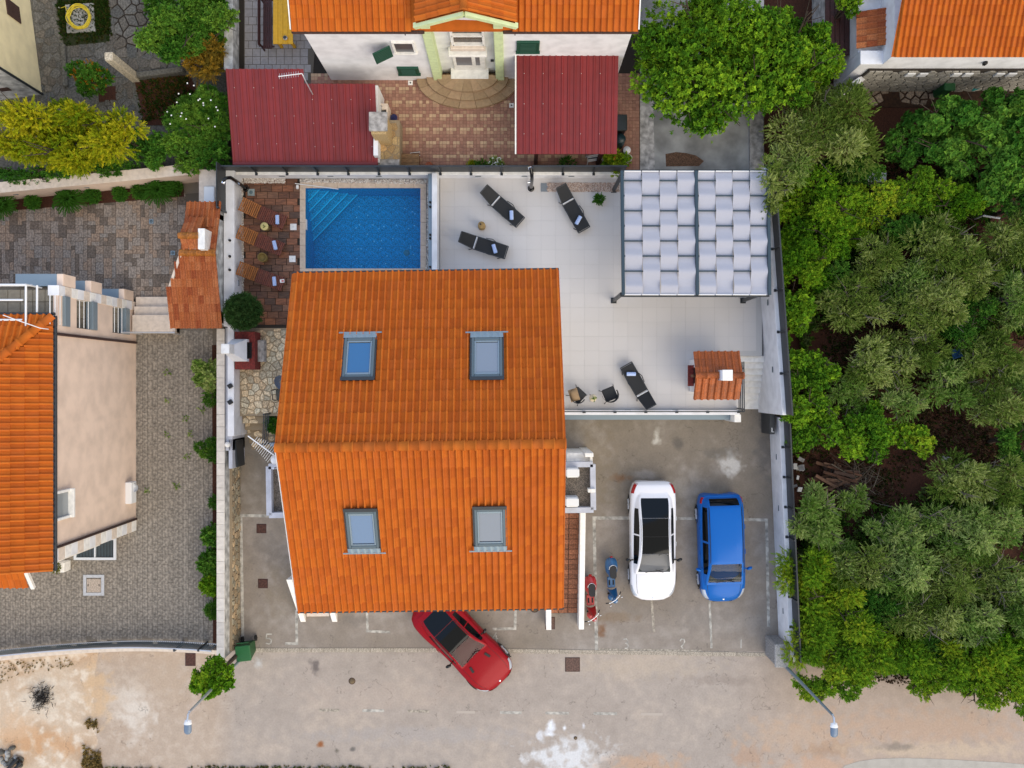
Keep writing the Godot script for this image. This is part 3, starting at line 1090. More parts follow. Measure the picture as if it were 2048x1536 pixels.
	# white stairs at the east end of the terrace
	for i in 8:
		var y := TL - 0.165 * (i + 1)
		var z0 := -1.1 + 0.245 * i
		st = mb()
		bbox(st, Vector3(8.9 + 0.02 * i, -0.1, z0), Vector3(10.0 + 0.05 * i, y, z0 + 0.25 + (0.16 if i == 7 else 0.0)), 0.01)
		struct("stair_step", st, M.white_trim)

	# yard of the white house: patterned pavers, one mass of small pieces
	var r := RandomNumberGenerator.new()
	r.seed = 3
	var u := 0.132
	var list := []
	var um := unit_tile(0.03, 1.0)
	var o := W(625, 150, YL)
	var e := W(1278, 340, YL)
	var pat := ["tpptppr r", "ptttprrr", "pptpprtr", "rrrrrtttr"]
	var cols := [Color(0.64, 0.48, 0.405), Color(0.61, 0.445, 0.38), Color(0.76, 0.64, 0.52), Color(0.71, 0.57, 0.465)]
	var z := o.z
	var row := 0
	while z < e.z:
		var x := o.x
		var c := 0
		while x < e.x:
			var m4 := row % 4
			var c4 := (c + (2 if (row / 4) % 2 else 0)) % 4
			var kk := r.randi() % 2
			if m4 == 0 and c4 != 3 and r.randf() < 0.85: kk = 2
			elif m4 == 1 and (c4 == 1 or c4 == 0) and r.randf() < 0.8: kk = 3
			elif m4 == 3 and c4 == 1 and r.randf() < 0.5: kk = 3
			var col: Color = cols[kk]
			if x > 3.75: col = cols[r.randi() % 2]
			var v := r.randf_range(0.95, 1.04)
			list.append([Transform3D(Basis.from_scale(Vector3(u - 0.005, 0.02, u - 0.005)), Vector3(x, YL + r.randf() * 0.002, z)), Color(col.r * v, col.g * v, col.b * v)])
			x += u
			c += 1
		z += u
		row += 1
	var yp := slab("patterned_yard", [620, 148, 1279, 148, 1279, 341, 620, 341], YL - 0.01, 0.2, M.yard_grout)
	stuff_of(yp, "pavers", um, list)
	# grey tiled path beside the white house
	var gp := slab("garden_path", [488, -60, 640, -60, 626, 148, 620, 170, 488, 170], YL - 0.01, 0.2, M.pave_grout)
	lay(gp, "tile", bond(P([489, -30, 622, -30, 622, 165, 489, 165], YL), 0.31, 0.31, 0.5, 17), YL, 0.008, family(Color(0.58, 0.56, 0.555), 5, 0.04, 0.7, "soft", 0.6, 18), 19, 300, 0.001)

	# multicoloured modular paving north of the west house
	var mp := slab("courtyard", [-40, 420, 370, 388, 405, 385, 440, 400, 440, 600, 275, 600, 60, 700, -40, 700], LL - 0.015, 0.2, M.pave_grout)
	lay(mp, "paver", modular(P([-30, 420, 372, 385, 372, 590, 280, 600, 110, 600, -30, 600], LL), 0.165, 22), LL, 0.008, family(Color(0.56, 0.5, 0.45), 11, 0.17, 0.85, "cloud", 0.5, 23, 0.045), 24, 300, 0.008, 0.0, 0.015)
	# grey block paving
	var bp := slab("driveway", [260, 655, 437, 655, 437, 1288, 300, 1280, 200, 1280, 100, 1289, -40, 1308, -40, 1100, 100, 1100, 200, 1040], LL - 0.013, 0.2, M.pave_grout2)
	lay(bp, "paver", bond(P([262, 660, 424, 660, 426, 1286, 300, 1279, 200, 1279, 100, 1288, -20, 1303, -20, 1060, 250, 1000], LL), 0.37, 0.205, 0.5, 26, true, 0.12), LL, 0.004, family(Color(0.59, 0.555, 0.51), 7, 0.04, 0.85, "cloud", 0.7, 27), 28, 300, 0.003, 0.0, 0.012)
	# planting strips
	slab("planting_strip", [-40, 402, 366, 366, 368, 393, -40, 426], LL + 0.01, 0.2, M.red_soil)
	slab("planting_bed", [424, 690, 438, 690, 440, 1286, 426, 1286], LL + 0.012, 0.2, M.red_soil)

	# old stone garden: flagstones, lawn, beds
	var fs := slab("flagstones", [65, -80, 112, -80, 130, 88, 212, 85, 212, -80, 290, -80, 380, 90, 370, 145, 280, 155, 285, 240, 60, 215], GL + 0.012, 0.2, M.garden_base)
	slab("flagstone_bed", [216, -20, 300, -20, 380, 85, 350, 100, 290, 110, 236, 90], GL + 0.016, 0.1, M.dark_grout)
	var fam := family(Color(0.43, 0.415, 0.39), 9, 0.14, 0.9, "cloud", 0.5, 31, 0.04)
	stones(fs, "stone", cells(P([64, -20, 112, -20, 131, 170, 131, 240, 84, 205], GL), 0.33, 0.03, 33), Transform3D(Basis.IDENTITY, Vector3(0, GL + 0.015, 0)), fam, 34)
	stones(fs, "stone", cells(P([216, -20, 300, -20, 380, 85, 370, 140, 278, 152, 180, 160, 132, 180, 130, 92, 220, 84], GL), 0.42, 0.04, 35), Transform3D(Basis.IDENTITY, Vector3(0, GL + 0.015, 0)), fam, 36)
	stones(fs, "stone", cells(P([232, 160, 264, 160, 282, 240, 196, 250, 190, 200, 232, 200], GL), 0.3, 0.03, 37), Transform3D(Basis.IDENTITY, Vector3(0, GL + 0.02, 0)), fam, 38)
	ground_cover("grass", "short dark grass of the small square lawn round the hose", P([115, 5, 216, 0, 224, 82, 128, 90], GL), GL + 0.01, 2600, "fine", [Color(0.02, 0.05, 0.008), Color(0.035, 0.07, 0.01), Color(0.06, 0.06, 0.015)], 51, 0.8)
	slab("lawn_soil", [112, -10, 218, -10, 226, 84, 128, 92], GL + 0.03, 0.1, mat(Color(0.17, 0.2, 0.08), 1.0, "streak", 0.8))
	slab("flower_bed", [268, 158, 380, 150, 420, 250, 290, 250], GL + 0.03, 0.1, M.red_soil)
	slab("small_bed", [196, 174, 232, 172, 234, 200, 198, 204], GL + 0.032, 0.1, M.red_soil)
	ground_cover("bed_weeds", "low weeds and dry leaves in the dark flower bed", P([270, 162, 375, 155, 410, 240, 285, 245], GL), GL + 0.03, 900, "fine", [Color(0.04, 0.06, 0.01), Color(0.12, 0.07, 0.02), Color(0.03, 0.07, 0.01)], 52, 0.8)
	# orchard floor litter
	ground_cover("orchard_weeds", "weeds, dry grass and fallen leaves on the orchard floor", P([1545, 350, 2080, 180, 2080, 1360, 1800, 1370, 1650, 1335, 1590, 1300, 1565, 850], OL), OL + 0.01, 26000, "fine", [Color(0.055, 0.075, 0.012), Color(0.10, 0.055, 0.025), Color(0.13, 0.085, 0.04), Color(0.03, 0.05, 0.01), Color(0.16, 0.11, 0.06), Color(0.07, 0.035, 0.018)], 53, 0.85)
	ground_cover("undergrowth", "green undergrowth of low shrubs below the orchard trees", P([1565, 420, 2080, 300, 2080, 640, 1900, 800, 1800, 600, 1600, 700], OL), OL + 0.15, 5200, "broad", [Color(0.05, 0.12, 0.012), Color(0.08, 0.17, 0.015), Color(0.13, 0.2, 0.03), Color(0.1, 0.14, 0.04)], 57, 0.9)
	ground_cover("lower_undergrowth", "green undergrowth below the lower olives and the road hedge", P([1600, 1030, 1760, 1010, 2080, 900, 2080, 1335, 1680, 1320, 1590, 1290], OL), OL + 0.15, 4600, "broad", [Color(0.05, 0.12, 0.012), Color(0.08, 0.17, 0.015), Color(0.13, 0.2, 0.03), Color(0.1, 0.14, 0.04)], 58, 0.9)
	ground_cover("verge_weeds", "ragged weeds along the lower edge of the road", P([200, 1533, 900, 1531, 900, 1560, 200, 1560], 0), 0.0, 1100, "fine", [Color(0.12, 0.13, 0.03), Color(0.22, 0.18, 0.08), Color(0.09, 0.14, 0.03)], 54, 0.8)
	ground_cover("dirt_weeds", "straw-dry weeds on the edge of the dirt lot", P([175, 1440, 195, 1440, 205, 1540, 165, 1540], 0), 0.0, 300, "fine", [Color(0.4, 0.28, 0.1), Color(0.3, 0.22, 0.08), Color(0.2, 0.15, 0.05)], 55, 0.9)
	ground_cover("lot_weeds", "thin dry grass below the curved railing", P([0, 1322, 140, 1316, 150, 1332, 30, 1350, 0, 1380], 0), 0.0, 110, "fine", [Color(0.4, 0.3, 0.14), Color(0.25, 0.2, 0.09)], 56, 0.6)
	# pebble borders
	var peb := [Color(0.82, 0.79, 0.75), Color(0.74, 0.7, 0.66), Color(0.88, 0.86, 0.83), Color(0.66, 0.6, 0.56)]
	pebbles("pebble_border", "white pebbles in the border along the west wall of the pool deck", P([480, 357, 486, 357, 488, 600, 482, 600], TL), TL, 1500, 0.03, peb, 61)
	pebbles("pebble_bed", "white pebbles in the short bed above the pool shower", P([488, 355, 570, 357, 570, 366, 488, 366], TL), TL, 1000, 0.03, peb, 62)
	pebbles("pebble_strip", "grey-white pebbles between the pool coping and the parapet", P([600, 358, 858, 360, 868, 362, 866, 545, 853, 545, 855, 368, 600, 365], TL), TL, 2600, 0.03, peb, 63)
	pebbles("gravel_bed", "pinkish gravel bed below the fence near the planter", P([1094, 366, 1238, 366, 1238, 383, 1094, 383], TL), TL + 0.005, 2600, 0.03, [Color(0.72, 0.63, 0.58), Color(0.6, 0.52, 0.48), Color(0.8, 0.74, 0.7)], 64)

func step_light(p: Node3D, at: Vector3, along_x: bool) -> void:
	var st := mb()
	box(st, at, Vector3(0.22, 0.07, 0.02) if along_x else Vector3(0.02, 0.07, 0.22))
	part("step_light", st, M.frame_grey, p)

func fence_run(p: Node3D, a: Vector3, b: Vector3, y0: float, y1: float, n: int, inner: Vector3) -> void:
	for i in n:
		var s := a.lerp(b, float(i) / n)
		var e := a.lerp(b, float(i + 1) / n)
		var g := (e - s).normalized() * 0.012
		var st := mb()
		wall(st, s + g, e - g, y0, y1, 0.03)
		part("fence_panel", st, M.fence, p)
		st = mb()
		beam(st, Vector3(s.x, y0 - 0.05, s.z) + inner * 0.05, Vector3(s.x, y1 + 0.02, s.z) + inner * 0.04, 0.035, 0.05)
		box(st, Vector3(s.x, y0 + 0.01, s.z) + inner * 0.1, Vector3(0.1, 0.02, 0.1))
		part("post", st, M.dark_metal, p)
	var st2 := mb()
	beam(st2, Vector3(a.x, y1, a.z), Vector3(b.x, y1, b.z), 0.05, 0.05)
	part("top_rail", st2, M.dark_metal, p)

func walls() -> void:
	var st: SurfaceTool
	# north boundary wall
	var t := thing("boundary_wall", "long white wall with dark fence panels behind the pool and loungers", "wall")
	st = mb()
	bbox(st, Vector3(-11.05, 0.5, -8.26), Vector3(4.25, 2.05, -8.04), 0.01)
	part("wall_body", st, M.white, t)
	st = mb()
	bbox(st, Vector3(-11.08, 2.05, -8.29), Vector3(4.28, 2.09, -8.01), 0.01)
	part("coping", st, M.white_trim, t)
	fence_run(t, Vector3(-10.95, 0, -8.13), Vector3(4.3, 0, -8.13), 2.09, 2.9, 13, Vector3(0, 0, 1))
	for px in [563, 660, 757, 956, 1049, 1143]: step_light(t, Vector3((px - 1024) * 0.0193, 1.75, -8.035), true)
	# west wall of the pool deck
	t = thing("pool_wall", "thick white wall with black spotlights along the wooden sunbeds", "wall")
	st = mb()
	bbox(st, Vector3(-10.97, 0.2, -8.2), Vector3(-10.56, 2.3, -2.2), 0.015)
	part("wall_body", st, M.white, t)
	for py in [481, 513, 540]:
		var w := W(459, py, 2.3)
		st = mb()
		lathe(st, Vector3(-10.72, 2.3, w.z), [Vector2(0.05, 0), Vector2(0.05, 0.02), Vector2(0.035, 0.03), Vector2(0.04, 0.1), Vector2(0, 0.11)], 10)
		part("spotlight", st, M.black, t)
	for z in [-5.9, -3.9]: step_light(t, Vector3(-10.555, 1.8, z), false)
	st = mb()
	wall(st, Vector3(-10.9, 0, -8.2), Vector3(-10.9, 0, -6.55), 2.3, 3.25, 0.04)
	part("screen_panel", st, M.fence, t)
	st = mb()
	beam(st, Vector3(-10.87, 2.3, -6.52), Vector3(-10.87, 3.28, -6.52), 0.07, 0.07)
	part("post", st, M.dark_metal, t)
	# wall by the barbecue
	t = thing("ledge_wall", "pale blue-white ledge wall with two square black lamps by barbecue", "wall")
	st = mb()
	bbox(st, Vector3(-10.9, 0.0, -2.2), Vector3(-10.65, 2.06, 2.0), 0.012)
	part("wall_body", st, M.white, t)
	st = mb()
	bbox(st, Vector3(-11.18, 0.0, -2.2), Vector3(-10.9, 1.5, 2.6), 0.012)
	part("lower_ledge", st, M.lilac, t)
	for py in [772, 804]:
		var w := W(462, py, 2.06)
		st = mb()
		box(st, Vector3(-10.77, 2.14, w.z), Vector3(0.16, 0.14, 0.16), Basis(Vector3.UP, 0.6), 0.01)
		part("square_lamp", st, M.black, t)
	# the neighbour's garden wall with tiled coping
	t = thing("garden_wall", "long low garden wall with pale tiled coping beside the grey driveway", "wall")
	st = mb()
	bbox(st, Vector3(-11.45, 0.0, -2.15), Vector3(-11.2, 1.57, 10.7))
	part("wall_body", st, M.grey_wall, t)
	var fam := family(Color(0.84, 0.81, 0.77), 4, 0.03, 0.8, "soft", 0.8, 71)
	for i in 27:
		st = mb()
		var z := -2.15 + i * 0.476
		bbox(st, Vector3(-11.48, 1.57, z + 0.004), Vector3(-11.17, 1.61, z + 0.472), 0.006)
		part("coping_tile", st, fam[i % 4], t)
	st = mb()
	bbox(st, Vector3(-11.2, -0.1, 3.0), Vector3(-11.1, 0.95, 10.6))
	part("stone_face", st, M.grout, t)
	var face := PackedVector2Array([Vector2(0, 0), Vector2(7.6, 0), Vector2(7.6, 0.95), Vector2(0, 0.95)])
	stones(t.get_child(t.get_child_count() - 1), "stone", cells(face, 0.2, 0.02, 72, 0.4, 1.3), Transform3D(Basis(Vector3(0, 0, 1), Vector3(1, 0, 0), Vector3(0, 1, 0)), Vector3(-11.1, 0, 3.0)), family(Color(0.68, 0.61, 0.5), 6, 0.16, 0.9, "streak", 0.5, 73, 0.05), 74, 0.05, 0.02, 0.02)
	# dark sliding gate leaf on the west and its twin on the east
	t = thing("gate_leaf", "dark metal gate leaf with white ball lamp by the stone steps", "gate")
	st = mb()
	box(st, Vector3(-10.86, 0.75, 2.75), Vector3(0.06, 0.9, 1.05), Basis(Vector3.UP, 0.06), 0.008)
	part("panel", st, M.dark_metal, t)
	st = mb()
	bbox(st, Vector3(-11.05, 0, 2.15), Vector3(-10.9, 1.5, 3.3), 0.01)
	part("pillar", st, M.lilac, t)
	st = mb()
	blob(st, Vector3(-11.05, 1.62, 2.35), Vector3.ONE * 0.11)
	part("ball_lamp", st, M.white_trim, t)
	t = thing("mailbox_panel", "tall black metal cabinet with white handle at the terrace stairs", "cabinet")
	st = mb()
	bbox(st, Vector3(10.14, 0.1, 1.0), Vector3(10.34, 1.2, 1.98), 0.012)
	part("cabinet_body", st, M.dark_metal, t)
	st = mb()
	tube(st, [Vector3(10.22, 1.23, 1.72), Vector3(10.22, 1.23, 1.88), Vector3(10.3, 1.23, 1.88)], 0.018)
	part("handle", st, M.white_metal, t)
	# east wall: upper run by the terrace and lower run by the car park
	t = thing("terrace_wall", "white terrace wall with tall grey fence panels by the planter and stairs", "wall")
	st = mb()
	wall(st, Vector3(9.5, 0, -8.1), Vector3(10.16, 0, 1.15), 0.0, 3.0, 0.22, 0.012)
	part("wall_body", st, M.white, t)
	fence_run(t, Vector3(9.55, 0, -8.1), Vector3(10.21, 0, 1.15), 3.0, 3.65, 6, Vector3(-1, 0, 0))
	for z in [-3.1, -0.55]: step_light(t, Vector3(9.74 + z * 0.071 + 0.2, 2.3, z), false)
	t = thing("parking_wall", "white wall with dark fence panels along the right side of the car park", "wall")
	st = mb()
	wall(st, Vector3(10.6, 0, 1.3), Vector3(11.02, 0, 10.9), 0.0, 1.3, 0.24, 0.012)
	part("wall_body", st, M.white, t)
	fence_run(t, Vector3(10.66, 0, 1.3), Vector3(11.08, 0, 10.7), 1.3, 2.02, 8, Vector3(-1, 0, 0))
	for i in 5: step_light(t, Vector3(10.475 + 0.42 * (i * 2.05 + 1.6) / 9.6, 0.75, 2.9 + 2.05 * i), false)
	# low parapet between pool and terrace
	t = thing("parapet", "low white parapet with small black spots between pool and terrace", "wall")
	st = mb()
	bbox(st, Vector3(-3.05, 1.0, -8.03), Vector3(-2.84, 2.3, -4.3), 0.012)
	part("wall_body", st, M.white, t)
	st = mb()
	bbox(st, Vector3(-3.2, 1.0, -8.03), Vector3(-3.05, 2.15, -4.3), 0.01)
	part("ledge", st, M.steel_grey, t)
	for py in [405, 414, 470, 477, 534]:
		var w := W(865, py, 2.15)
		st = mb()
		lathe(st, Vector3(-3.12, 2.15, w.z), [Vector2(0.04, 0), Vector2(0.045, 0.08), Vector2(0, 0.09)], 8)
		part("spotlight", st, M.black, t)
	# parapet and railing on the south side of the terrace
	t = thing("terrace_railing", "thin dark railing on white kerb along the lower edge of terrace", "railing")
	st = mb()
	bbox(st, Vector3(1.9, 0.0, 1.02), Vector3(8.85, 1.62, 1.2), 0.01)
	part("kerb", st, M.white, t)
	st = mb()
	bbox(st, Vector3(1.9, 0.0, 1.2), Vector3(8.75, 0.9, 1.42), 0.01)
	part("gutter", st, M.steel_grey, t)
	st = mb()
	box(st, Vector3(8.8, 0.75, 1.34), Vector3(0.26, 1.5, 0.3), Basis.IDENTITY, 0.01)
	part("pillar", st, M.white_trim, t)
	st = mb()
	tube(st, [Vector3(1.9, 2.05, 1.06), Vector3(8.9, 2.05, 1.06)], 0.022)
	part("rail", st, M.dark_metal, t)
	for i in 6:
		st = mb()
		var x := 2.8 + i * 1.2
		tube(st, [Vector3(x, 1.6, 1.06), Vector3(x, 2.05, 1.06)], 0.02)
		box(st, Vector3(x, 1.63, 1.09), Vector3(0.12, 0.02, 0.08))
		part("post", st, M.dark_metal, t)
	for px in [1160, 1255, 1350]: step_light(t, Vector3((px - 1024) * 0.0195, 1.55, 1.012), true)
	# stair railing
	t = thing("stair_railing", "dark sloping four-bar railing beside the white terrace stairs", "railing")
	for i in 4:
		st = mb()
		var y := 2.35 - i * 0.24
		tube(st, [Vector3(8.8, y, -0.85), Vector3(8.82, y, 1.05)], 0.022)
		part("bar", st, M.dark_metal, t)
	for z in [-0.6, 0.95]:
		st = mb()
		tube(st, [Vector3(8.8, 1.4, z), Vector3(8.8, 2.35, z)], 0.026)
		part("post", st, M.dark_metal, t)
	# cream retaining wall of the old garden
	t = thing("retaining_wall", "long cream retaining wall below the hedge and yellow tree", "wall")
	st = mb()
	wall(st, Vector3(-27.0, 0, -6.95), Vector3(-12.3, 0, -8.36), 0.0, 1.58, 0.36, 0.02)
	part("wall_body", st, M.cream, t)
	st = mb()
	wall(st, Vector3(-27.0, 0, -6.95), Vector3(-12.3, 0, -8.36), 1.58, 1.64, 0.42, 0.01)
	part("coping", st, M.sand_coping, t)
	for x in [-19.6, -16.8]: step_light(t, Vector3(x, 1.1, -6.77 - (x + 27.0) * 0.0959), true)
	t = thing("meter_pillar", "cream pillar with pale grey meter box next to the tiled shelter", "pillar")
	st = mb()
	bbox(st, Vector3(-12.1, 0.0, -8.3), Vector3(-11.2, 1.8, -6.7), 0.02)
	part("pillar_body", st, M.sand_coping, t)
	st = mb()
	bbox(st, Vector3(-11.85, 1.8, -7.6), Vector3(-11.45, 1.95, -6.9), 0.02)
	part("meter_box", st, M.white_metal, t)
	st = mb()
	tube(st, [Vector3(-11.85, 2.0, -6.85), Vector3(-11.85, 2.15, -6.85), Vector3(-11.5, 2.15, -6.85), Vector3(-11.5, 2.0, -6.85)], 0.025)
	part("handle", st, M.black, t)
	t = thing("shared_wall", "weathered pale concrete wall between garden bushes and grey tiled path", "wall")
	st = mb()
	bbox(st, Vector3(-11.0, 0.3, -17.0), Vector3(-10.65, 2.2, -12.0), 0.02)
	part("wall_body", st, M.grey_wall, t)
	# curved railing of the west yard
	t = thing("curved_railing", "curved grey metal railing with slanting bars along the yard edge", "railing")
	var line := []
	for px in range(-40, 441, 8):
		var x := float(px)
		var y := 1306.0 - 26.0 * sin(clampf((x + 60) / 360.0, 0, 1) * PI * 0.5) + (7.0 * pow(clampf((x - 270) / 170.0, 0, 1), 2))
		line.append(W(x, y, LL))
	var up := []
	var lo := []
	for p in line:
		up.append(p + Vector3(0, 0.95, 0))
		lo.append(p + Vector3(0, 0.12, 0))
	st = mb()
	tube(st, up, 0.035)
	part("top_rail", st, M.alu, t)
	st = mb()
	tube(st, lo, 0.025)
	part("bottom_rail", st, M.alu, t)
	var bar := mb()
	box(bar, Vector3(0, 0.53, 0), Vector3(0.045, 0.82, 0.02))
	bar.generate_normals()
	var barm := bar.commit()
	for i in line.size() - 1:
		for j in 2:
			var p: Vector3 = line[i].lerp(line[i + 1], j * 0.5)
			var d: Vector3 = line[i + 1] - line[i]
			mesh_node("bar", barm, M.steel_grey, t).transform = Transform3D(Basis(Vector3.UP, atan2(-d.z, d.x) + 0.5), p)
	st = mb()
	for i in line.size() - 1: wall(st, line[i] + Vector3(0, 0, 0.34), line[i + 1] + Vector3(0, 0, 0.34), 0.0, LL + 0.1, 0.16)
	part("kerb", st, M.sand_coping, t)
	for px in [368, 415]:
		var p := W(px, 1285, LL)
		st = mb()
		bbox(st, Vector3(p.x - 0.04, 0.4, p.z - 0.05), Vector3(p.x + 0.04, 1.4, p.z + 0.05), 0.01)
		part("post", st, M.dark_metal, t)

# a gable roof slab in local coordinates: ridge along x at z 0
func gable_slab(x0: float, x1: float, half: float, eave: float, ridge: float, th: float) -> SurfaceTool:
	var st := mb()
	st.set_smooth_group(-1)
	for s in [-1.0, 1.0]:
		var a := [Vector3(x0, ridge, 0), Vector3(x1, ridge, 0), Vector3(x1, eave, half * s), Vector3(x0, eave, half * s)]
		var b := []
		for p in a: b.append(p - Vector3(0, th, 0))
		if s < 0:
			a.reverse()
			b.reverse()
		quad(st, a[0], a[1], a[2], a[3])
		quad(st, b[3], b[2], b[1], b[0])
		for i in 4:
			var j := (i + 1) % 4
			quad(st, a[j], a[i], b[i], b[j])
	return st

func main_house() -> void:
	var c := Vector3(-2.775, 0, 1.87)
	var t := thing("house", "large house in the middle under an orange tiled gable roof with four skylights", "house", c, 0.014)
	var hw := 4.375
	var half := 5.54
	var eave := 6.45
	var ridge := 8.75
	var st := mb()
	bbox(st, Vector3(-hw + 0.3, 0, -half + 0.35), Vector3(hw - 0.3, eave - 0.05, half - 0.35))
	for x in [-hw + 0.3, hw - 0.3]:
		tri(st, Vector3(x, eave - 0.05, -half + 0.35), Vector3(x, ridge - 0.2, 0), Vector3(x, eave - 0.05, half - 0.35))
	part("wall", st, M.white, t)
	var roof := part("roof", gable_slab(-hw, hw, half, eave - 0.03, ridge - 0.03, 0.16), M.clay[1], t)
	var sl := sqrt(half * half + (ridge - eave) * (ridge - eave))
	var dn := Vector3(0, eave - ridge, half).normalized()
	var dm := Vector3(0, eave - ridge, -half).normalized()
	# skylight places: x, distance down the slope, side
	var lights := [[-4.82, -0.79, -1.0], [-0.79, -0.80, -1.0], [-4.71, 4.54, 1.0], [-0.69, 4.47, 1.0]]
	var inv := t.transform.affine_inverse()
	var places := []
	for q in lights:
		var l: Vector3 = inv * Vector3(q[0], 0, q[1])
		places.append([l.x, absf(l.z) / half * sl, q[2]])
	for s in [-1.0, 1.0]:
		var keep := func(x: float, z: float) -> bool:
			for q in places:
				var xx: float = -hw + x
				if q[2] == s and absf(xx - q[0]) < 0.5 and absf(z - q[1]) < 0.74: return false
			return true
		tile_slope(roof, Vector3(-hw, ridge, 0), Vector3(1, 0, 0), dn if s > 0 else dm, hw * 2, sl + 0.03, 42, 17, M.clay, 91 if s > 0 else 92, 150, keep, 0.1)
	ridge_tiles(roof, Vector3(-hw - 0.02, ridge + 0.02, 0), Vector3(hw + 0.02, ridge + 0.02, 0), 26, 0.155, M.clay, 93)
	for i in 4:
		var q: Array = places[i]
		var v := dn if q[2] > 0 else dm
		var n := Vector3(0, half, (ridge - eave) * q[2]).normalized()
		var p: Vector3 = Vector3(q[0], ridge, 0) + v * q[1]
		# local frame: x along the ridge, y out, z down the slope
		var bs := Basis(v.cross(n) * -1.0, n, v)
		if bs.determinant() < 0: bs = Basis(v.cross(n), n, v)
		var up := bs.x.x
		st = mb()
		for e in [[Vector3(-0.44, 0.06, 0), Vector3(0.09, 0.16, 1.36)], [Vector3(0.44, 0.06, 0), Vector3(0.09, 0.16, 1.36)], [Vector3(0, 0.06, -0.635), Vector3(0.79, 0.16, 0.1)], [Vector3(0, 0.06, 0.635), Vector3(0.79, 0.16, 0.1)]]:
			box(st, e[0], e[1], Basis.IDENTITY, 0.015)
		var sk := part("skylight", st, M.frame_grey, t)
		sk.transform = Transform3D(bs, p)
		st = mb()
		for e in [[Vector3(-0.37, 0.07, 0), Vector3(0.05, 0.1, 1.17)], [Vector3(0.37, 0.07, 0), Vector3(0.05, 0.1, 1.17)], [Vector3(0, 0.07, -0.55), Vector3(0.69, 0.1, 0.07)], [Vector3(0, 0.07, 0.56), Vector3(0.69, 0.1, 0.05)]]:
			box(st, e[0], e[1], Basis.IDENTITY, 0.008)
		part("sash", st, M.steel_grey, sk)
		st = mb()
		box(st, Vector3(0, 0.085, 0), Vector3(0.69, 0.012, 1.03))
		part("pane", st, mat([Color(0.05, 0.36, 0.56), Color(0.47, 0.51, 0.56), Color(0.4, 0.5, 0.62), Color(0.5, 0.53, 0.57)][i], 0.04, "", 1.0, 0.0, 0.9), sk)
		# lead flashing: apron at the upper edge, drawn over the tile rolls
		st = mb()
		st.set_smooth_group(1)
		var prev := []
		for k in 33:
			var x := -0.52 + 1.04 * k / 32.0
			var y := 0.1 + 0.025 * pow(0.5 + 0.5 * cos(x / 0.208 * TAU), 2.0)
			var row := [Vector3(x, 0.14, 0.68), Vector3(x, y + 0.02, 0.76), Vector3(x, y, 0.9)]
			if k > 0:
				for j in 2: quad(st, prev[j], row[j], row[j + 1], prev[j + 1])
			prev = row
		box(st, Vector3(0, 0.105, 0.88), Vector3(1.36, 0.02, 0.045))
		part("flashing", st, M.flashing, sk)
		st = mb()
		box(st, Vector3(0, 0.15, -0.735), Vector3(1.06, 0.04, 0.11))
		box(st, Vector3(-0.51, 0.07, 0), Vector3(0.05, 0.06, 1.5))
		box(st, Vector3(0.51, 0.07, 0), Vector3(0.05, 0.06, 1.5))
		part("surround", st, M.dark_metal, sk)
	for s in [-1.0, 1.0]:
		st = mb()
		box(st, Vector3(0, eave - 0.06, (half + 0.06) * s), Vector3(hw * 2 + 0.06, 0.1, 0.1), Basis.IDENTITY, 0.02)
		part("gutter", st, M.dark_metal, t)
		st = mb()
		box(st, Vector3(0, eave - 0.2, (half + 0.0) * s), Vector3(hw * 2 + 0.02, 0.12, 0.06))
		part("fascia", st, M.white_trim, t)
	for s in [-1.0, 1.0]:
		for s2 in [-1.0, 1.0]:
			st = mb()
			beam(st, Vector3((hw + 0.015) * s, ridge - 0.04, 0), Vector3((hw + 0.015) * s, eave - 0.04, half * s2), 0.03, 0.13)
			part("verge_board", st, M.white_trim if s < 0 and s2 > 0 else M.clay[3], t)
	# flat-roofed porches at both sides with gravel and parapets
	for q in [[537.0, 600.0, 933.0, 1030.0, 2.6], [1100.0, 1187.0, 930.0, 1020.0, 2.6]]:
		var a: Vector3 = inv * W(q[0], q[2], q[4])
		var b: Vector3 = inv * W(q[1], q[3], q[4])
		st = mb()
		bbox(st, Vector3(a.x, 0, a.z), Vector3(b.x, 2.3, b.z))
		var pr := part("porch", st, M.lilac if q[0] < 700 else M.white, t)
		st = mb()
		for e in [[a, Vector3(b.x, 0, a.z)], [Vector3(a.x, 0, b.z), b], [a, Vector3(a.x, 0, b.z)], [Vector3(b.x, 0, a.z), b]]:
			wall(st, e[0], e[1], 2.3, 2.62, 0.2)
		part("porch_parapet", st, M.lilac, pr)
		st = mb()
		prism(st, PackedVector2Array([Vector2(a.x, a.z), Vector2(b.x, a.z), Vector2(b.x, b.z), Vector2(a.x, b.z)]), 2.3, 2.34)
		part("porch_gravel", st, mat(Color(0.5, 0.46, 0.42), 0.95, "cell", 0.6), pr)
	# brackets and wall beside the east porch
	for q in [[1133.0, 906.0, 1184.0, 932.0, 2.3], [1170.0, 906.0, 1187.0, 914.0, 2.75], [1176.0, 978.0, 1191.0, 985.0, 2.75], [1180.0, 914.0, 1186.0, 980.0, 2.5]]:
		var a: Vector3 = inv * W(q[0], q[1], q[4])
		var b: Vector3 = inv * W(q[2], q[3], q[4])
		st = mb()
		bbox(st, Vector3(a.x, 0, a.z), Vector3(b.x, q[4], b.z), 0.01)
		part("porch_pillar", st, M.white_trim, t)
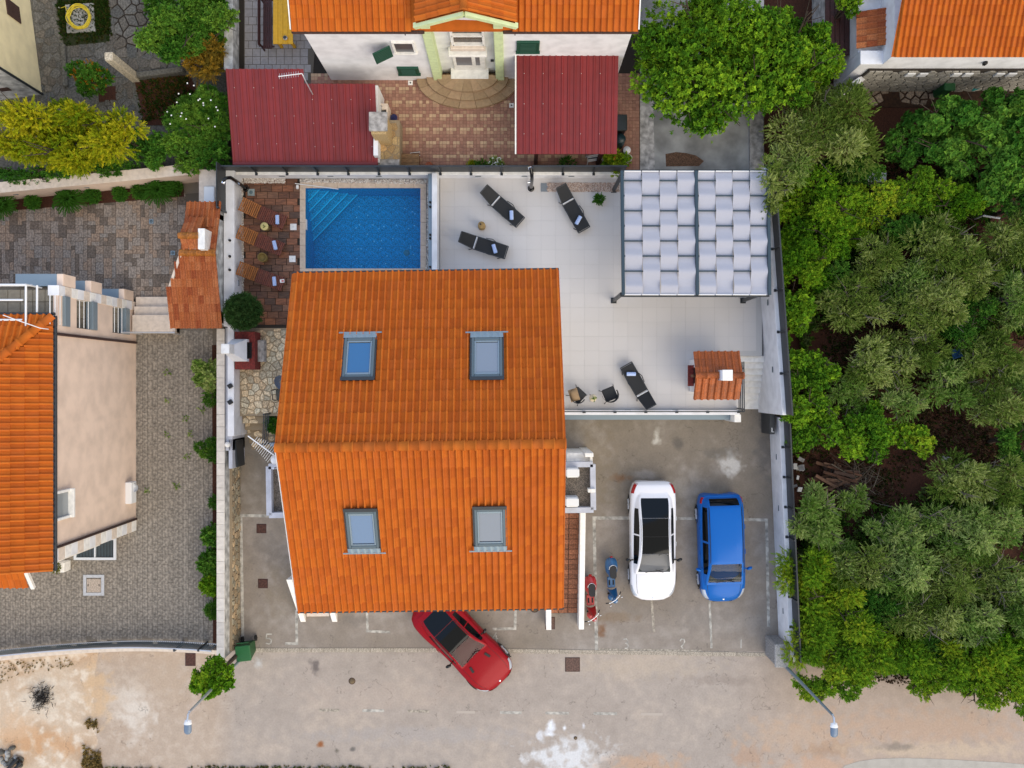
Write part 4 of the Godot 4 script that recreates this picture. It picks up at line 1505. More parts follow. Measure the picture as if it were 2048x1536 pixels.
	for q in [[1132.0, 937.0, 1159.0, 955.0], [1131.0, 996.0, 1158.0, 1014.0]]:
		var a: Vector3 = inv * W(q[0], q[1], 3.1)
		var b: Vector3 = inv * W(q[2], q[3], 3.1)
		st = mb()
		bbox(st, Vector3(a.x, 2.36, a.z), Vector3(b.x, 3.1, b.z), 0.04)
		var ac := part("air_conditioner", st, M.white_metal, t)
		st = mb()
		for k in 6: box(st, Vector3((a.x + b.x) * 0.5, 2.5 + k * 0.09, a.z - 0.01), Vector3(b.x - a.x - 0.1, 0.02, 0.02))
		part("grille", st, M.alu, ac)
	# outer stair on the east: tiled treads between white walls
	var w0: Vector3 = inv * W(1128, 1026, 1.6)
	var w1: Vector3 = inv * W(1158, 1026, 1.6)
	var z1: float = (inv * W(1128, 1224, 0)).z
	st = mb()
	for i in 10:
		var za := lerpf(z1, w0.z, i / 10.0)
		bbox(st, Vector3(w0.x - 0.6, -0.02, lerpf(z1, w0.z, (i + 1) / 10.0)), Vector3(w1.x, 0.16 * (i + 1), za))
	var stair := part("stair", st, M.dark_grout, t)
	var fam := family(Color(0.66, 0.42, 0.29), 5, 0.08, 0.7, "cloud", 0.4, 95)
	var um := unit_tile(0.03, 1.0)
	var r := RandomNumberGenerator.new()
	r.seed = 9
	for i in 10:
		for k in 3:
			for m in 2:
				var o := mesh_node("tread_tile", um, fam[r.randi() % 5], stair)
				var dz := (z1 - w0.z) / 20.0
				o.transform = Transform3D(Basis.from_scale(Vector3((w1.x - w0.x + 0.6) / 3 - 0.015, 0.02, dz - 0.012)), Vector3(w0.x - 0.6 + (k + 0.5) * (w1.x - w0.x + 0.6) / 3, 0.16 * (i + 1) + 0.016, z1 - (i * 2 + m + 0.5) * dz))
	for x in [w1.x, w0.x - 0.72]:
		st = mb()
		st.set_smooth_group(-1)
		var zz := [w0.z - 0.1, z1 + 0.5]
		var hh := [2.3, 0.75]
		var xa: float = x
		var xb: float = x + 0.2
		if x != w1.x:
			zz[0] = z1 - 2.5
			hh[0] = 1.4
		var lo := [Vector3(xa, -0.02, zz[0]), Vector3(xb, -0.02, zz[0]), Vector3(xb, -0.02, zz[1]), Vector3(xa, -0.02, zz[1])]
		var hi := [Vector3(xa, hh[0], zz[0]), Vector3(xb, hh[0], zz[0]), Vector3(xb, hh[1], zz[1]), Vector3(xa, hh[1], zz[1])]
		quad(st, hi[0], hi[1], hi[2], hi[3])
		for i in 4:
			var j := (i + 1) % 4
			quad(st, lo[i], lo[j], hi[j], hi[i])
		part("stair_wall", st, M.white_trim, t)
	# entrance on the south with two sloping white cheeks and cream steps
	for px in [605.0, 668.0]:
		var f: Vector3 = inv * W(px + 2, 1243, 0)
		st = mb()
		st.set_smooth_group(-1)
		var zz := f.z - 2.2
		for s in [0]:
			var a := [Vector3(f.x - 0.1, 0, zz), Vector3(f.x - 0.1, 2.1, zz), Vector3(f.x - 0.1, 0.05, f.z), Vector3(f.x - 0.1, 0, f.z)]
			var b := []
			for p in a: b.append(p + Vector3(0.2, 0, 0))
			quad(st, a[0], a[1], a[2], a[3])
			quad(st, b[3], b[2], b[1], b[0])
			for i in 4:
				var j := (i + 1) % 4
				quad(st, a[j], a[i], b[i], b[j])
		part("step_cheek", st, M.white_trim, t)
	var e0: Vector3 = inv * W(615, 1231, 0)
	var e1: Vector3 = inv * W(660, 1231, 0)
	for i in 4:
		st = mb()
		bbox(st, Vector3(e0.x, -0.01, e0.z - 0.3 * (i + 1)), Vector3(e1.x, 0.16 * (i + 1), e0.z - 0.3 * i), 0.01)
		part("entrance_step", st, M.sand_coping, t)
	# dark window reveal on the east wall
	st = mb()
	bbox(st, Vector3(hw - 0.3, 2.6, -3.2), Vector3(hw - 0.22, 5.0, -2.2))
	part("window", st, M.dark_glass, t)
	# aerial on the west verge
	var an := thing("aerial", "white rooftop television aerial on the ridge end over the stone steps", "aerial", Vector3(-7.35, 0, 2.6))
	st = mb()
	tube(st, [Vector3(0.1, 6.3, 0), Vector3(0.0, 8.3, 0)], 0.03)
	part("mast", st, M.alu, an)
	var tip := W(496, 872, 8.2) - an.position
	var root := W(549, 911, 8.2) - an.position
	st = mb()
	tube(st, [root, tip], 0.02)
	part("boom", st, M.white_metal, an)
	var dir := (tip - root).normalized()
	var sd := dir.cross(Vector3.UP)
	for i in 11:
		var p := root.lerp(tip, 0.05 + 0.07 * i)
		st = mb()
		var l := 0.3 - 0.014 * i
		tube(st, [p - sd * l, p + sd * l], 0.006, -1, 5)
		part("element", st, M.white_metal, an)
	st = mb()
	blob(st, Vector3(0.0, 8.0, 0.0) + (root - Vector3(0, 8.2, 0)) * 0.6, Vector3(0.18, 0.12, 0.16))
	part("amplifier", st, M.white_metal, an)
	st = mb()
	beam(st, Vector3(0.4, 6.3, 0), Vector3(0.1, 6.3, 0), 0.05, 0.05)
	part("bracket", st, M.alu, an)

func shutter(p: Node3D, at: Vector3, w: float, h: float, turn: float) -> void:
	var b := Basis(Vector3.UP, turn)
	var st := mb()
	box(st, at, Vector3(w, h, 0.045), b, 0.008)
	var s := part("shutter", st, M.shutter, p)
	for i in 7:
		st = mb()
		box(st, at + b * Vector3(0, (i - 3) * h / 8.0, 0.028), Vector3(w - 0.1, h / 11.0, 0.02), b * Basis(Vector3.RIGHT, 0.5))
		part("slat", st, M.shutter, s)

func white_house() -> void:
	var z := -11.85
	var t := thing("villa", "white house with green shutters and pale green portico below an orange roof", "house")
	var st := mb()
	bbox(st, Vector3(-7.04, 0, z - 9.5), Vector3(-2.98, 6.42, z))
	bbox(st, Vector3(-0.36, 0, z - 9.5), Vector3(4.05, 6.42, z))
	bbox(st, Vector3(-2.98, 0, z - 9.5), Vector3(-0.36, 6.9, z - 0.3))
	part("wall", st, M.white, t)
	# roof
	var ridge := 8.3
	var rz := z - 4.9
	st = gable_slab(-7.28, 4.16, 5.05, 6.42, ridge - 0.02, 0.14)
	var roof := part("roof", st, M.clay[1], t)
	roof.position = Vector3(0, 0, rz)
	var v := Vector3(0, 6.45 - ridge, 5.05).normalized()
	# the lowest rows are the ones that the picture shows
	var keep := func(x: float, _z: float) -> bool: return x < 3.9 or x > 7.25
	tile_slope(roof, Vector3(-7.28, ridge, 0) + v * 3.8, Vector3(1, 0, 0), v, 11.44, 1.62, 55, 4, M.clay, 101, 240, keep, 0.085)
	tile_slope(roof, Vector3(-7.28, ridge, 0), Vector3(1, 0, 0), v, 11.44, 3.8, 55, 9, M.clay, 102, 0, keep, 0.085)
	st = mb()
	box(st, Vector3(-5.1, 6.36, z + 0.2), Vector3(4.4, 0.1, 0.1), Basis.IDENTITY, 0.02)
	box(st, Vector3(1.95, 6.36, z + 0.2), Vector3(4.5, 0.1, 0.1), Basis.IDENTITY, 0.02)
	part("gutter", st, M.rust, t)
	for s in [-1.0, 1.0]:
		st = mb()
		beam(st, Vector3(-7.3 if s < 0 else 4.18, ridge, rz), Vector3(-7.3 if s < 0 else 4.18, 6.45, rz + 5.05), 0.04, 0.14)
		part("verge_board", st, M.white_trim, t)
	# gable over the portico: slopes to both sides, ridge runs back
	st = mb()
	var ga := Vector3(-1.5, 8.0, z + 0.22)
	for s in [-1.0, 1.0]:
		var ev := Vector3(-1.5 + 1.6 * s, 7.1, z + 0.22)
		var b := [ga, ev, ev + Vector3(0, 0, -5), ga + Vector3(0, 0, -5)]
		quad(st, b[0], b[1], b[2], b[3])
		for i in 4: quad(st, b[i], b[(i + 1) % 4], b[(i + 1) % 4] - Vector3(0, 0.12, 0), b[i] - Vector3(0, 0.12, 0))
	var gab := part("gable_roof", st, M.clay[1], t)
	for s in [-1.0, 1.0]:
		var dv := Vector3(1.6 * s, -0.9, 0).normalized()
		tile_slope(gab, Vector3(-1.5, 8.03, z + 0.2 - 3.6), Vector3(0, 0, 1), dv, 3.6, 1.83, 18, 4, M.clay, 103 + int(s), 72, null, 0.055)
	ridge_tiles(gab, Vector3(-1.5, 8.06, z - 3.4), Vector3(-1.5, 8.06, z + 0.24), 9, 0.13, M.clay, 107)
	st = mb()
	for s in [-1.0, 1.0]:
		beam(st, Vector3(-1.5, 7.88, z + 0.26), Vector3(-1.5 + 1.66 * s, 6.96, z + 0.26), 0.16, 0.16)
	part("gable_trim", st, M.green_trim, t)
	st = mb()
	st.set_smooth_group(-1)
	quad(st, Vector3(-2.95, 6.9, z - 0.02), Vector3(-1.5, 7.85, z - 0.02), Vector3(-0.2, 7.0, z - 0.02), Vector3(-0.4, 6.7, z - 0.02))
	part("gable_wall", st, M.white, t)
	for x in [-2.86, -0.46]:
		st = mb()
		bbox(st, Vector3(x - 0.16, 1.6, z - 0.3), Vector3(x + 0.16, 7.0, z + 0.12), 0.015)
		part("column", st, M.green_trim, t)
	# window and door in the recess
	st = mb()
	for k in 4: bbox(st, Vector3(-2.1, [4.4, 5.15, 5.95, 6.75][k], z - 0.3), Vector3(-1.0, [4.4, 5.15, 5.95, 6.75][k] + 0.1, z - 0.14))
	for x in [-2.14, -1.04]: bbox(st, Vector3(x, 4.4, z - 0.3), Vector3(x + 0.09, 6.85, z - 0.14))
	var win := part("window", st, M.white_trim, t)
	for k in 3:
		st = mb()
		bbox(st, Vector3(-2.05, [4.5, 5.25, 6.05][k], z - 0.28), Vector3(-1.05, [5.15, 5.95, 6.75][k], z - 0.24))
		part("pane", st, mat(Color(0.33, 0.29, 0.26), 0.1, "streak", 1.5), win)
	st = mb()
	bbox(st, Vector3(-2.2, 4.15, z - 0.3), Vector3(-0.95, 4.38, z - 0.05), 0.02)
	part("window_sill", st, M.sand_coping, t)
	st = mb()
	bbox(st, Vector3(-2.3, 3.86, z - 0.3), Vector3(-0.9, 3.98, z + 0.05), 0.02)
	part("door_hood", st, M.white_trim, t)
	st = mb()
	bbox(st, Vector3(-2.2, 1.95, z - 0.3), Vector3(-1.0, 3.8, z - 0.2), 0.01)
	var door := part("door", st, M.white_trim, t)
	for q in [[-2.08, -1.5], [-1.36, -1.2]]:
		st = mb()
		bbox(st, Vector3(q[0], 2.5, z - 0.2), Vector3(q[1], 3.6, z - 0.19))
		part("pane", st, mat(Color(0.4, 0.4, 0.43), 0.15), door)
	st = mb()
	bbox(st, Vector3(-0.8, 2.7, z - 0.3), Vector3(-0.68, 2.8, z - 0.24))
	part("doorbell", st, M.dark_metal, t)
	st = mb()
	bbox(st, Vector3(-2.35, 1.93, z - 0.3), Vector3(-0.9, 1.97, z + 0.12), 0.01)
	part("doorstep", st, M.white_trim, t)
	# windows with shutters: one open, three closed
	for q in [[808.0, 93.0, 0.6, 0.9, true], [817.0, 140.0, 0.62, 0.62, false], [1056.0, 92.0, 0.62, 0.85, false]]:
		var hh: float = CAM + z * FOC / (768.0 - q[1]) if false else CAM - 11.85 * FOC / (768.0 - q[1])
		var x: float = (q[0] - 1024.0) * (CAM - hh) / FOC
		st = mb()
		for e in [[Vector3(-0.36, 0, 0), Vector3(0.08, q[3], 0.1)], [Vector3(0.36, 0, 0), Vector3(0.08, q[3], 0.1)], [Vector3(0, q[3] * 0.5, 0), Vector3(0.8, 0.08, 0.1)], [Vector3(0, -q[3] * 0.5, 0), Vector3(0.86, 0.07, 0.16)]]:
			box(st, Vector3(x, hh, z + 0.03) + e[0], e[1], Basis.IDENTITY, 0.01)
		var wf := part("window", st, M.white_trim if q[4] else M.shutter, t)
		if q[4]:
			st = mb()
			box(st, Vector3(x, hh, z + 0.012), Vector3(0.64, q[3], 0.02))
			part("pane", st, mat(Color(0.28, 0.28, 0.3), 0.1), wf)
			shutter(t, Vector3(x - 0.74, hh, z + 0.3), 0.66, q[3], 0.45)
		else: shutter(t, Vector3(x, hh, z + 0.05), 0.64, q[3], 0.0)
	for x in [-3.6, 0.1, 0.85]:
		st = mb()
		box(st, Vector3(x, 5.9 if x != 0.85 else 3.3, z + 0.04), Vector3(0.03, 0.12, 0.1))
		part("hook", st, M.black, t)
	# half-round steps
	var ss := thing("round_steps", "tan half-round stone steps in front of the portico door", "steps", Vector3(-1.72, YL, z - 0.02))
	for i in 3:
		var rx: float = [1.98, 1.58, 1.2][i]
		var rzz: float = [1.16, 0.9, 0.62][i]
		for k in 9:
			st = mb()
			var poly := PackedVector2Array()
			var a0 := PI * k / 9.0 + 0.004
			var a1 := PI * (k + 1) / 9.0 - 0.004
			for j in 5:
				var a := lerpf(a0, a1, j / 4.0)
				poly.append(Vector2(cos(a) * rx, sin(a) * rzz))
			for j in 2:
				var a := lerpf(a1, a0, j)
				poly.append(Vector2(cos(a) * rx * 0.5, sin(a) * rzz * 0.3))
			prism(st, poly, 0.0, 0.15 * (i + 1))
			part("step_stone", st, [M.step_a, M.step_b, M.step_c][(k * 2 + i) % 3], ss)
	st = mb()
	bbox(st, Vector3(-1.0, 0.0, -0.02), Vector3(1.0, 0.449, 0.3))
	part("landing", st, M.step_a, ss)

func metal_roof(p: Node3D, a: Vector3, b: Vector3, y_n: float, y_s: float, pitch: float, notch: float = 0.0, split: float = 0.0) -> void:
	# separate ribbed sheets laid side by side, ribs running down the slope
	var n := int(round((b.x - a.x) / pitch))
	var w := (b.x - a.x) / n
	for i in n:
		var x := a.x + i * w
		var z0 := a.z
		var y0 := y_n
		if x + w * 0.5 > split and notch > 0:
			z0 += notch
			y0 = lerpf(y_n, y_s, notch / (b.z - a.z))
		var st := mb()
		st.set_smooth_group(-1)
		var prof := [Vector2(0, 0), Vector2(0.03, 0.035), Vector2(0.075, 0.035), Vector2(0.105, 0), Vector2(w + 0.01, 0.004)]
		for k in prof.size() - 1:
			var q: Vector2 = prof[k]
			var e: Vector2 = prof[k + 1]
			quad(st, Vector3(x + q.x, y0 + q.y, z0), Vector3(x + e.x, y0 + e.y, z0), Vector3(x + e.x, y_s + e.y, b.z), Vector3(x + q.x, y_s + q.y, b.z))
			quad(st, Vector3(x + q.x, y_s + q.y, b.z), Vector3(x + e.x, y_s + e.y, b.z), Vector3(x + e.x, y_s + e.y - 0.03, b.z), Vector3(x + q.x, y_s + q.y - 0.03, b.z))
		part("roof_sheet", st, M.red_sheets[(i * 3) % M.red_sheets.size()], p)
		if i % 3 == 1:
			st = mb()
			for k in 3:
				var f := 0.2 + 0.3 * k
				blob(st, Vector3(x + 0.05, lerpf(y0, y_s, f) + 0.04, lerpf(z0, b.z, f)), Vector3.ONE * 0.013, Basis.IDENTITY, 6, 4)
			part("screws", st, M.white_trim, p)

func sheds() -> void:
	M.red_sheets = family(Color(0.47, 0.125, 0.13), 4, 0.05, 0.55, "soft", 1.8, 111)
	var st: SurfaceTool
	var a := W(451, 138, 3.4)
	var b := W(748, 330, 2.62)
	var t := thing("shed", "wide shed with stepped dark red ribbed metal roof behind the pool", "shed")
	st = mb()
	bbox(st, Vector3(a.x + 0.25, 1.0, a.z + 0.75), Vector3(-5.0, 2.55, -8.35))
	part("wall", st, M.white, t)
	st = mb()
	bbox(st, Vector3(-5.15, 1.0, -11.1), Vector3(-4.98, 3.0, -8.5))
	part("end_wall", st, M.white, t)
	metal_roof(t, Vector3(a.x, 0, a.z), Vector3(-5.05, 0, -8.34), 3.4, 2.62, 0.24, 0.5, -7.75)
	st = mb()
	box(st, Vector3((a.x - 5.05) / 2, 2.6, -8.3), Vector3(-5.05 - a.x, 0.09, 0.14), Basis.IDENTITY, 0.02)
	part("gutter", st, M.red_sheets[0], t)
	t = thing("carport", "square carport with dark red ribbed metal roof in the tiled yard", "carport")
	a = W(1033, 107, 3.9)
	b = W(1233, 308, 3.4)
	metal_roof(t, Vector3(a.x, 0, a.z), Vector3(b.x, 0, b.z), 3.9, 3.4, 0.235)
	st = mb()
	beam(st, Vector3(a.x - 0.03, 3.9, a.z), Vector3(a.x - 0.03, 3.4, b.z), 0.05, 0.1)
	part("edge_trim", st, M.white_trim, t)
	for x in [a.x + 0.75, b.x - 0.5]:
		st = mb()
		bbox(st, Vector3(x - 0.07, YL, b.z - 0.25), Vector3(x + 0.07, 3.3, b.z - 0.11))
		beam(st, Vector3(x - 0.5, 3.3, b.z - 0.18), Vector3(x, 2.8, b.z - 0.18), 0.08, 0.08)
		beam(st, Vector3(x + 0.5, 3.3, b.z - 0.18), Vector3(x, 2.8, b.z - 0.18), 0.08, 0.08)
		part("post", st, M.dark_wood, t)
	st = mb()
	beam(st, Vector3(a.x, 3.33, b.z - 0.18), Vector3(b.x, 3.33, b.z - 0.18), 0.1, 0.14)
	beam(st, Vector3(a.x, 3.75, a.z + 0.2), Vector3(b.x, 3.75, a.z + 0.2), 0.1, 0.14)
	part("beam", st, M.dark_wood, t)
	# tiled shelter on the property line
	t = thing("tiled_shelter", "small outbuilding with mottled brown tiled gable roof and tiny dormer", "outbuilding")
	st = mb()
	bbox(st, Vector3(-12.35, 0.2, -2.75), Vector3(-11.0, 2.75, -2.3))
	bbox(st, Vector3(-12.0, 0.2, -6.6), Vector3(-11.0, 2.85, -6.2))
	bbox(st, Vector3(-11.35, 0.2, -6.4), Vector3(-11.0, 2.8, -2.3))
	part("wall", st, M.grey_wall, t)
	var ry := 3.55
	var rz := -4.79
	var xl := -12.75
	var xr := -10.82
	st = mb()
	st.set_smooth_group(-1)
	quad(st, Vector3(-12.1, ry, rz), Vector3(xr, ry, rz), Vector3(xr, 2.95, -6.75), Vector3(-12.1, 2.95, -6.75))
	quad(st, Vector3(-12.05, ry, rz), Vector3(-12.7, 3.1, -3.4), Vector3(xl, 2.85, -2.1), Vector3(xr, 2.85, -2.1))
	tri(st, Vector3(-12.05, ry, rz), Vector3(xr, 2.85, -2.1), Vector3(xr, ry, rz))
	var roof := part("roof", st, M.old_clay[1], t)
	var vn := Vector3(0, 2.95 - ry, -6.75 - rz)
	tile_slope(roof, Vector3(-12.1, ry + 0.02, rz), Vector3(1, 0, 0), vn.normalized(), xr + 12.1, vn.length(), 7, 6, M.old_clay, 121, 300, func(x: float, z: float) -> bool: return not (x > 0.75 and x < 1.1 and z < 0.9), 0.075)
	var vs := Vector3(0, 2.85 - ry, -2.1 - rz)
	var len := vs.length()
	tile_slope(roof, Vector3(xl, ry + 0.02, rz), Vector3(1, 0, 0), vs.normalized(), xr - xl, len, 10, 9, M.old_clay, 122, 300, func(x: float, z: float) -> bool: return x > 0.62 - 0.6 * z / (len * 0.52), 0.075)
	st = mb()
	beam(st, Vector3(-12.06, ry + 0.03, rz), Vector3(-12.72, 3.13, -3.4), 0.1, 0.1)
	beam(st, Vector3(-12.72, 3.13, -3.4), Vector3(xl, 2.88, -2.1), 0.05, 0.08)
	part("verge_board", st, M.sand_coping, t)
	ridge_tiles(roof, Vector3(-12.12, ry + 0.04, rz), Vector3(xr, ry + 0.04, rz), 4, 0.13, [M.ochre_clay], 123)
	st = mb()
	bbox(st, Vector3(-11.3, 2.9, -5.6), Vector3(-11.05, 4.0, -4.85), 0.01)
	bbox(st, Vector3(-11.9, 3.2, -4.95), Vector3(-11.3, 3.62, -4.88), 0.01)
	var dm := part("dormer", st, M.white_trim, t)
	st = mb()
	st.set_smooth_group(-1)
	quad(st, Vector3(-12.0, 3.9, -5.35), Vector3(-11.3, 3.9, -5.35), Vector3(-11.3, 3.55, -4.9), Vector3(-12.0, 3.55, -4.9))
	quad(st, Vector3(-12.0, 3.9, -5.35), Vector3(-12.0, 3.3, -6.1), Vector3(-11.3, 3.3, -6.1), Vector3(-11.3, 3.9, -5.35))
	part("dormer_roof", st, M.old_clay[3], dm)
	var d1 := Vector3(0, -0.35, 0.45)
	tile_slope(dm, Vector3(-12.0, 3.93, -5.35), Vector3(1, 0, 0), d1.normalized(), 0.7, d1.length(), 3, 2, M.old_clay, 124, 300)
	var d2 := Vector3(0, -0.6, -0.75)
	tile_slope(dm, Vector3(-12.0, 3.93, -5.35), Vector3(1, 0, 0), d2.normalized(), 0.7, d2.length(), 3, 3, M.old_clay, 125, 300)
	ridge_tiles(dm, Vector3(-12.02, 3.95, -5.35), Vector3(-11.3, 3.95, -5.35), 2, 0.12, [M.ochre_clay], 126)

func west_house() -> void:
	var st: SurfaceTool
	var x := -15.16
	var t := thing("pink_house", "peach rendered house on the left with orange hip roof and loggias", "house")
	st = mb()
	bbox(st, Vector3(-26, 0, -1.6), Vector3(x, 6.5, 5.48))
	part("wall", st, M.cream, t)
	# hip roof: east slope and north slope
	var ex := -15.1
	var nz := -2.25
	var sz := 6.15
	var rise := 1.6
	var run := 4.2
	var yv := 6.55
	st = mb()
	st.set_smooth_group(-1)
	var h0 := Vector3(ex - run, yv + rise, nz + run)
	quad(st, Vector3(ex, yv, nz), Vector3(ex, yv, sz), Vector3(ex - run, yv + rise, sz), h0)
	quad(st, Vector3(ex, yv, nz), h0, Vector3(-26, yv + rise, nz + run), Vector3(-26, yv, nz))
	quad(st, Vector3(ex - run, yv + rise, sz), Vector3(-26, yv + 0.2, sz), Vector3(-26, yv, nz + run), h0)
	var roof := part("roof", st, M.clay[1], t)
	var dv := Vector3(run, -rise, 0)
	var sl := dv.length()
	tile_slope(roof, Vector3(ex - run, yv + rise + 0.02, nz), Vector3(0, 0, 1), dv.normalized(), sz - nz, sl, 40, 11, M.clay, 131, 0, func(a: float, b: float) -> bool: return a > run * (1 - b / sl) and b < sl * 0.6, 0.085)
	tile_slope(roof, Vector3(ex - run, yv + rise + 0.02, nz) + dv * (7.0 / 11.0), Vector3(0, 0, 1), dv.normalized(), sz - nz, sl * 4.0 / 11.0, 40, 4, M.clay, 132, 200, func(a: float, b: float) -> bool: return a > run * (1 - (b + sl * 7.0 / 11.0) / sl), 0.085)
	var dn := Vector3(0, -rise, -run)
	tile_slope(roof, Vector3(-20.0, yv + rise + 0.02, nz + run), Vector3(1, 0, 0), dn.normalized(), 4.9, sl, 23, 11, M.clay, 133, 100, func(a: float, b: float) -> bool: return a < 0.7 + run * b / sl and a > 1.5, 0.085)
	ridge_tiles(roof, Vector3(ex + 0.02, yv + 0.05, nz), h0 + Vector3(0, 0.06, 0), 14, 0.14, M.clay, 134)
	st = mb()
	box(st, Vector3(ex + 0.06, yv - 0.04, (nz + sz) / 2), Vector3(0.1, 0.1, sz - nz), Basis.IDENTITY, 0.02)
	box(st, Vector3(-20.5, yv - 0.04, nz - 0.06), Vector3(10.9, 0.1, 0.1), Basis.IDENTITY, 0.02)
	part("gutter", st, M.dark_metal, t)
	for z in [-1.66, 5.42]:
		st = mb()
		tube(st, [Vector3(x + 0.06, 6.4, z), Vector3(x + 0.06, 0.5, z)], 0.05)
		part("downpipe", st, mat(Color(0.22, 0.14, 0.13), 0.5), t)
	# tiled white corner strip on the south-east
	for i in 15:
		st = mb()
		bbox(st, Vector3(x - 0.4, 0.4 + i * 0.41, 5.48), Vector3(x + 0.02, 0.8 + i * 0.41, 5.9), 0.006)
		part("corner_tile", st, [M.white_trim, M.sand_coping, M.white][i % 3], t)
	# window and air conditioner on the long wall
	st = mb()
	for e in [[Vector3(0, 0, 0.45), Vector3(0.16, 0.9, 0.09)], [Vector3(0, 0, -0.45), Vector3(0.16, 0.9, 0.09)], [Vector3(0, 0.45, 0), Vector3(0.16, 0.09, 0.9)], [Vector3(0.05, -0.47, 0), Vector3(0.26, 0.12, 0.99)]]:
		box(st, Vector3(x + 0.05, 6.0, 4.05) + e[0], e[1], Basis.IDENTITY, 0.01)
	var wn := part("window", st, M.white_trim, t)
	st = mb()
	box(st, Vector3(x + 0.03, 6.0, 4.05), Vector3(0.04, 0.82, 0.82))
	part("pane", st, mat(Color(0.55, 0.57, 0.58), 0.15), wn)
	st = mb()
	bbox(st, Vector3(x, 0.9, 3.85), Vector3(x + 0.25, 1.35, 4.7), 0.02)
	var ac := part("air_conditioner", st, M.white_metal, t)
	st = mb()
	lathe(st, Vector3(x + 0.26, 1.1, 4.1), [Vector2(0.0, 0), Vector2(0.16, 0), Vector2(0.16, 0.02)], 12)
	part("grille", st, M.alu, ac)
	# small porch roof and planter at the south
	st = mb()
	st.set_smooth_group(-1)
	bbox(st, Vector3(-20, 0, 5.9), Vector3(-16.6, 4.4, 6.5))
	part("porch_wall", st, M.white_trim, t)
	st = mb()
	st.set_smooth_group(-1)
	quad(st, Vector3(-20, 5.3, 6.1), Vector3(-17.1, 5.3, 6.1), Vector3(-16.9, 4.8, 7.1), Vector3(-20, 4.8, 7.1))
	var pr := part("porch_roof", st, M.clay[1], t)
	var pv := Vector3(0, -0.5, 1.0)
	tile_slope(pr, Vector3(-20, 5.33, 6.1), Vector3(1, 0, 0), pv.normalized(), 3.1, pv.length(), 14, 3, M.clay, 136, 100)
	st = mb()
	beam(st, Vector3(-16.85, 5.35, 6.05), Vector3(-16.75, 4.8, 7.15), 0.12, 0.12)
	part("porch_trim", st, M.white_trim, t)
	# loggia block on the north-east corner
	var zn := -3.3
	st = mb()
	for q in [[0.0, 1.4], [2.35, 3.95], [4.95, 6.15]]:
		bbox(st, Vector3(x - 0.16, q[0], zn + 0.34), Vector3(x, q[1] - 0.02, -1.75))
	bbox(st, Vector3(x - 0.3, 0.0, -1.95), Vector3(x + 0.01, 6.4, -1.6))
	bbox(st, Vector3(-26, 0, zn), Vector3(-18.0, 5.9, -1.6))
	part("loggia_wall", st, M.cream, t)
	for i in 15:
		st = mb()
		bbox(st, Vector3(x - 0.34, i * 0.41, zn), Vector3(x + 0.03, i * 0.41 + 0.4, zn + 0.34), 0.006)
		part("corner_tile", st, [M.white_trim, M.sand_coping, M.white][i % 3], t)
	var fl := family(Color(0.56, 0.52, 0.45), 4, 0.06, 0.8, "soft", 0.6, 137)
	for y in [1.35, 3.9, 5.75]:
		st = mb()
		bbox(st, Vector3(-18.0, y - 0.2, zn + 0.02), Vector3(x - 0.16, y, -1.6))
		var f := part("loggia_floor", st, M.pave_grout, t)
		lay(f, "floor_tile", bond(PackedVector2Array([Vector2(-17.9, zn + 0.1), Vector2(x - 0.17, zn + 0.1), Vector2(x - 0.17, -1.62), Vector2(-17.9, -1.62)]), 0.42, 0.42, 0.0, 138), y + 0.02, 0.01, fl, 139, 40)
		st = mb()
		bbox(st, Vector3(x - 0.16, y - 0.22, zn + 0.34), Vector3(x + 0.1, y + 0.12, -1.95), 0.01)
		part("slab_edge", st, M.steel_grey, t)
		for k in 3:
			st = mb()
			tube(st, [Vector3(x + 0.02, y + 0.9 - k * 0.3, zn + 0.36), Vector3(x + 0.02, y + 0.9 - k * 0.3, -1.97)], 0.016)
			part("rail", st, M.white_metal, t)
		st = mb()
		bbox(st, Vector3(x - 1.6, y - 0.3, zn - 0.42), Vector3(x - 0.2, y + 0.1, zn), 0.01)
		part("balcony_edge", st, M.steel_grey, t)
		st = mb()
		bbox(st, Vector3(x - 0.2, y - 0.7, zn - 0.42), Vector3(x + 0.02, y + 0.1, zn - 0.01), 0.01)
		part("balcony_end", st, M.cream, t)
	# roof-terrace railing in white tube
	for q in [[Vector3(-26, 6.7, zn + 0.05), Vector3(-15.9, 6.7, zn + 0.05)], [Vector3(-26, 6.35, zn + 0.03), Vector3(-15.9, 6.35, zn + 0.03)], [Vector3(-15.9, 6.7, zn + 0.05), Vector3(-15.9, 6.7, -1.9)], [Vector3(-15.65, 6.5, zn + 0.05), Vector3(-15.65, 6.5, -1.9)], [Vector3(-26, 6.7, -2.75), Vector3(-16.0, 6.7, -2.75)], [Vector3(-26, 6.7, -2.1), Vector3(-16.0, 6.7, -2.1)]]:
		st = mb()
		tube(st, [q[0], q[1]], 0.035)
		part("rail", st, M.white_metal, t)
	for z in [zn + 0.05, -1.9]:
		st = mb()
		tube(st, [Vector3(-15.9, 5.8, z), Vector3(-15.9, 6.7, z)], 0.03)
		part("rail_post", st, M.white_metal, t)
	var an := thing("roof_rod", "thin bent white aerial rod over the corner of the hip roof", "aerial", Vector3(-15.3, 6.6, -1.9))
	st = mb()
	tube(st, [Vector3(0.1, -0.2, 0.1), Vector3(0.1, 0.5, 0.1), Vector3(-0.55, 0.7, -0.15), Vector3(-0.95, 0.75, -0.3)], 0.015)
	part("rod", st, M.white_metal, an)
	# cream landing
	t = thing("cream_steps", "three broad cream steps between loggia house and tiled shelter", "steps")
	for i in 3:
		st = mb()
		bbox(st, Vector3(-15.1, 0.2, [-3.5, -3.1, -2.75][i]), Vector3(-13.4, 0.55 + 0.16 * i, -2.05), 0.01)
		part("step", st, M.sand_coping, t)
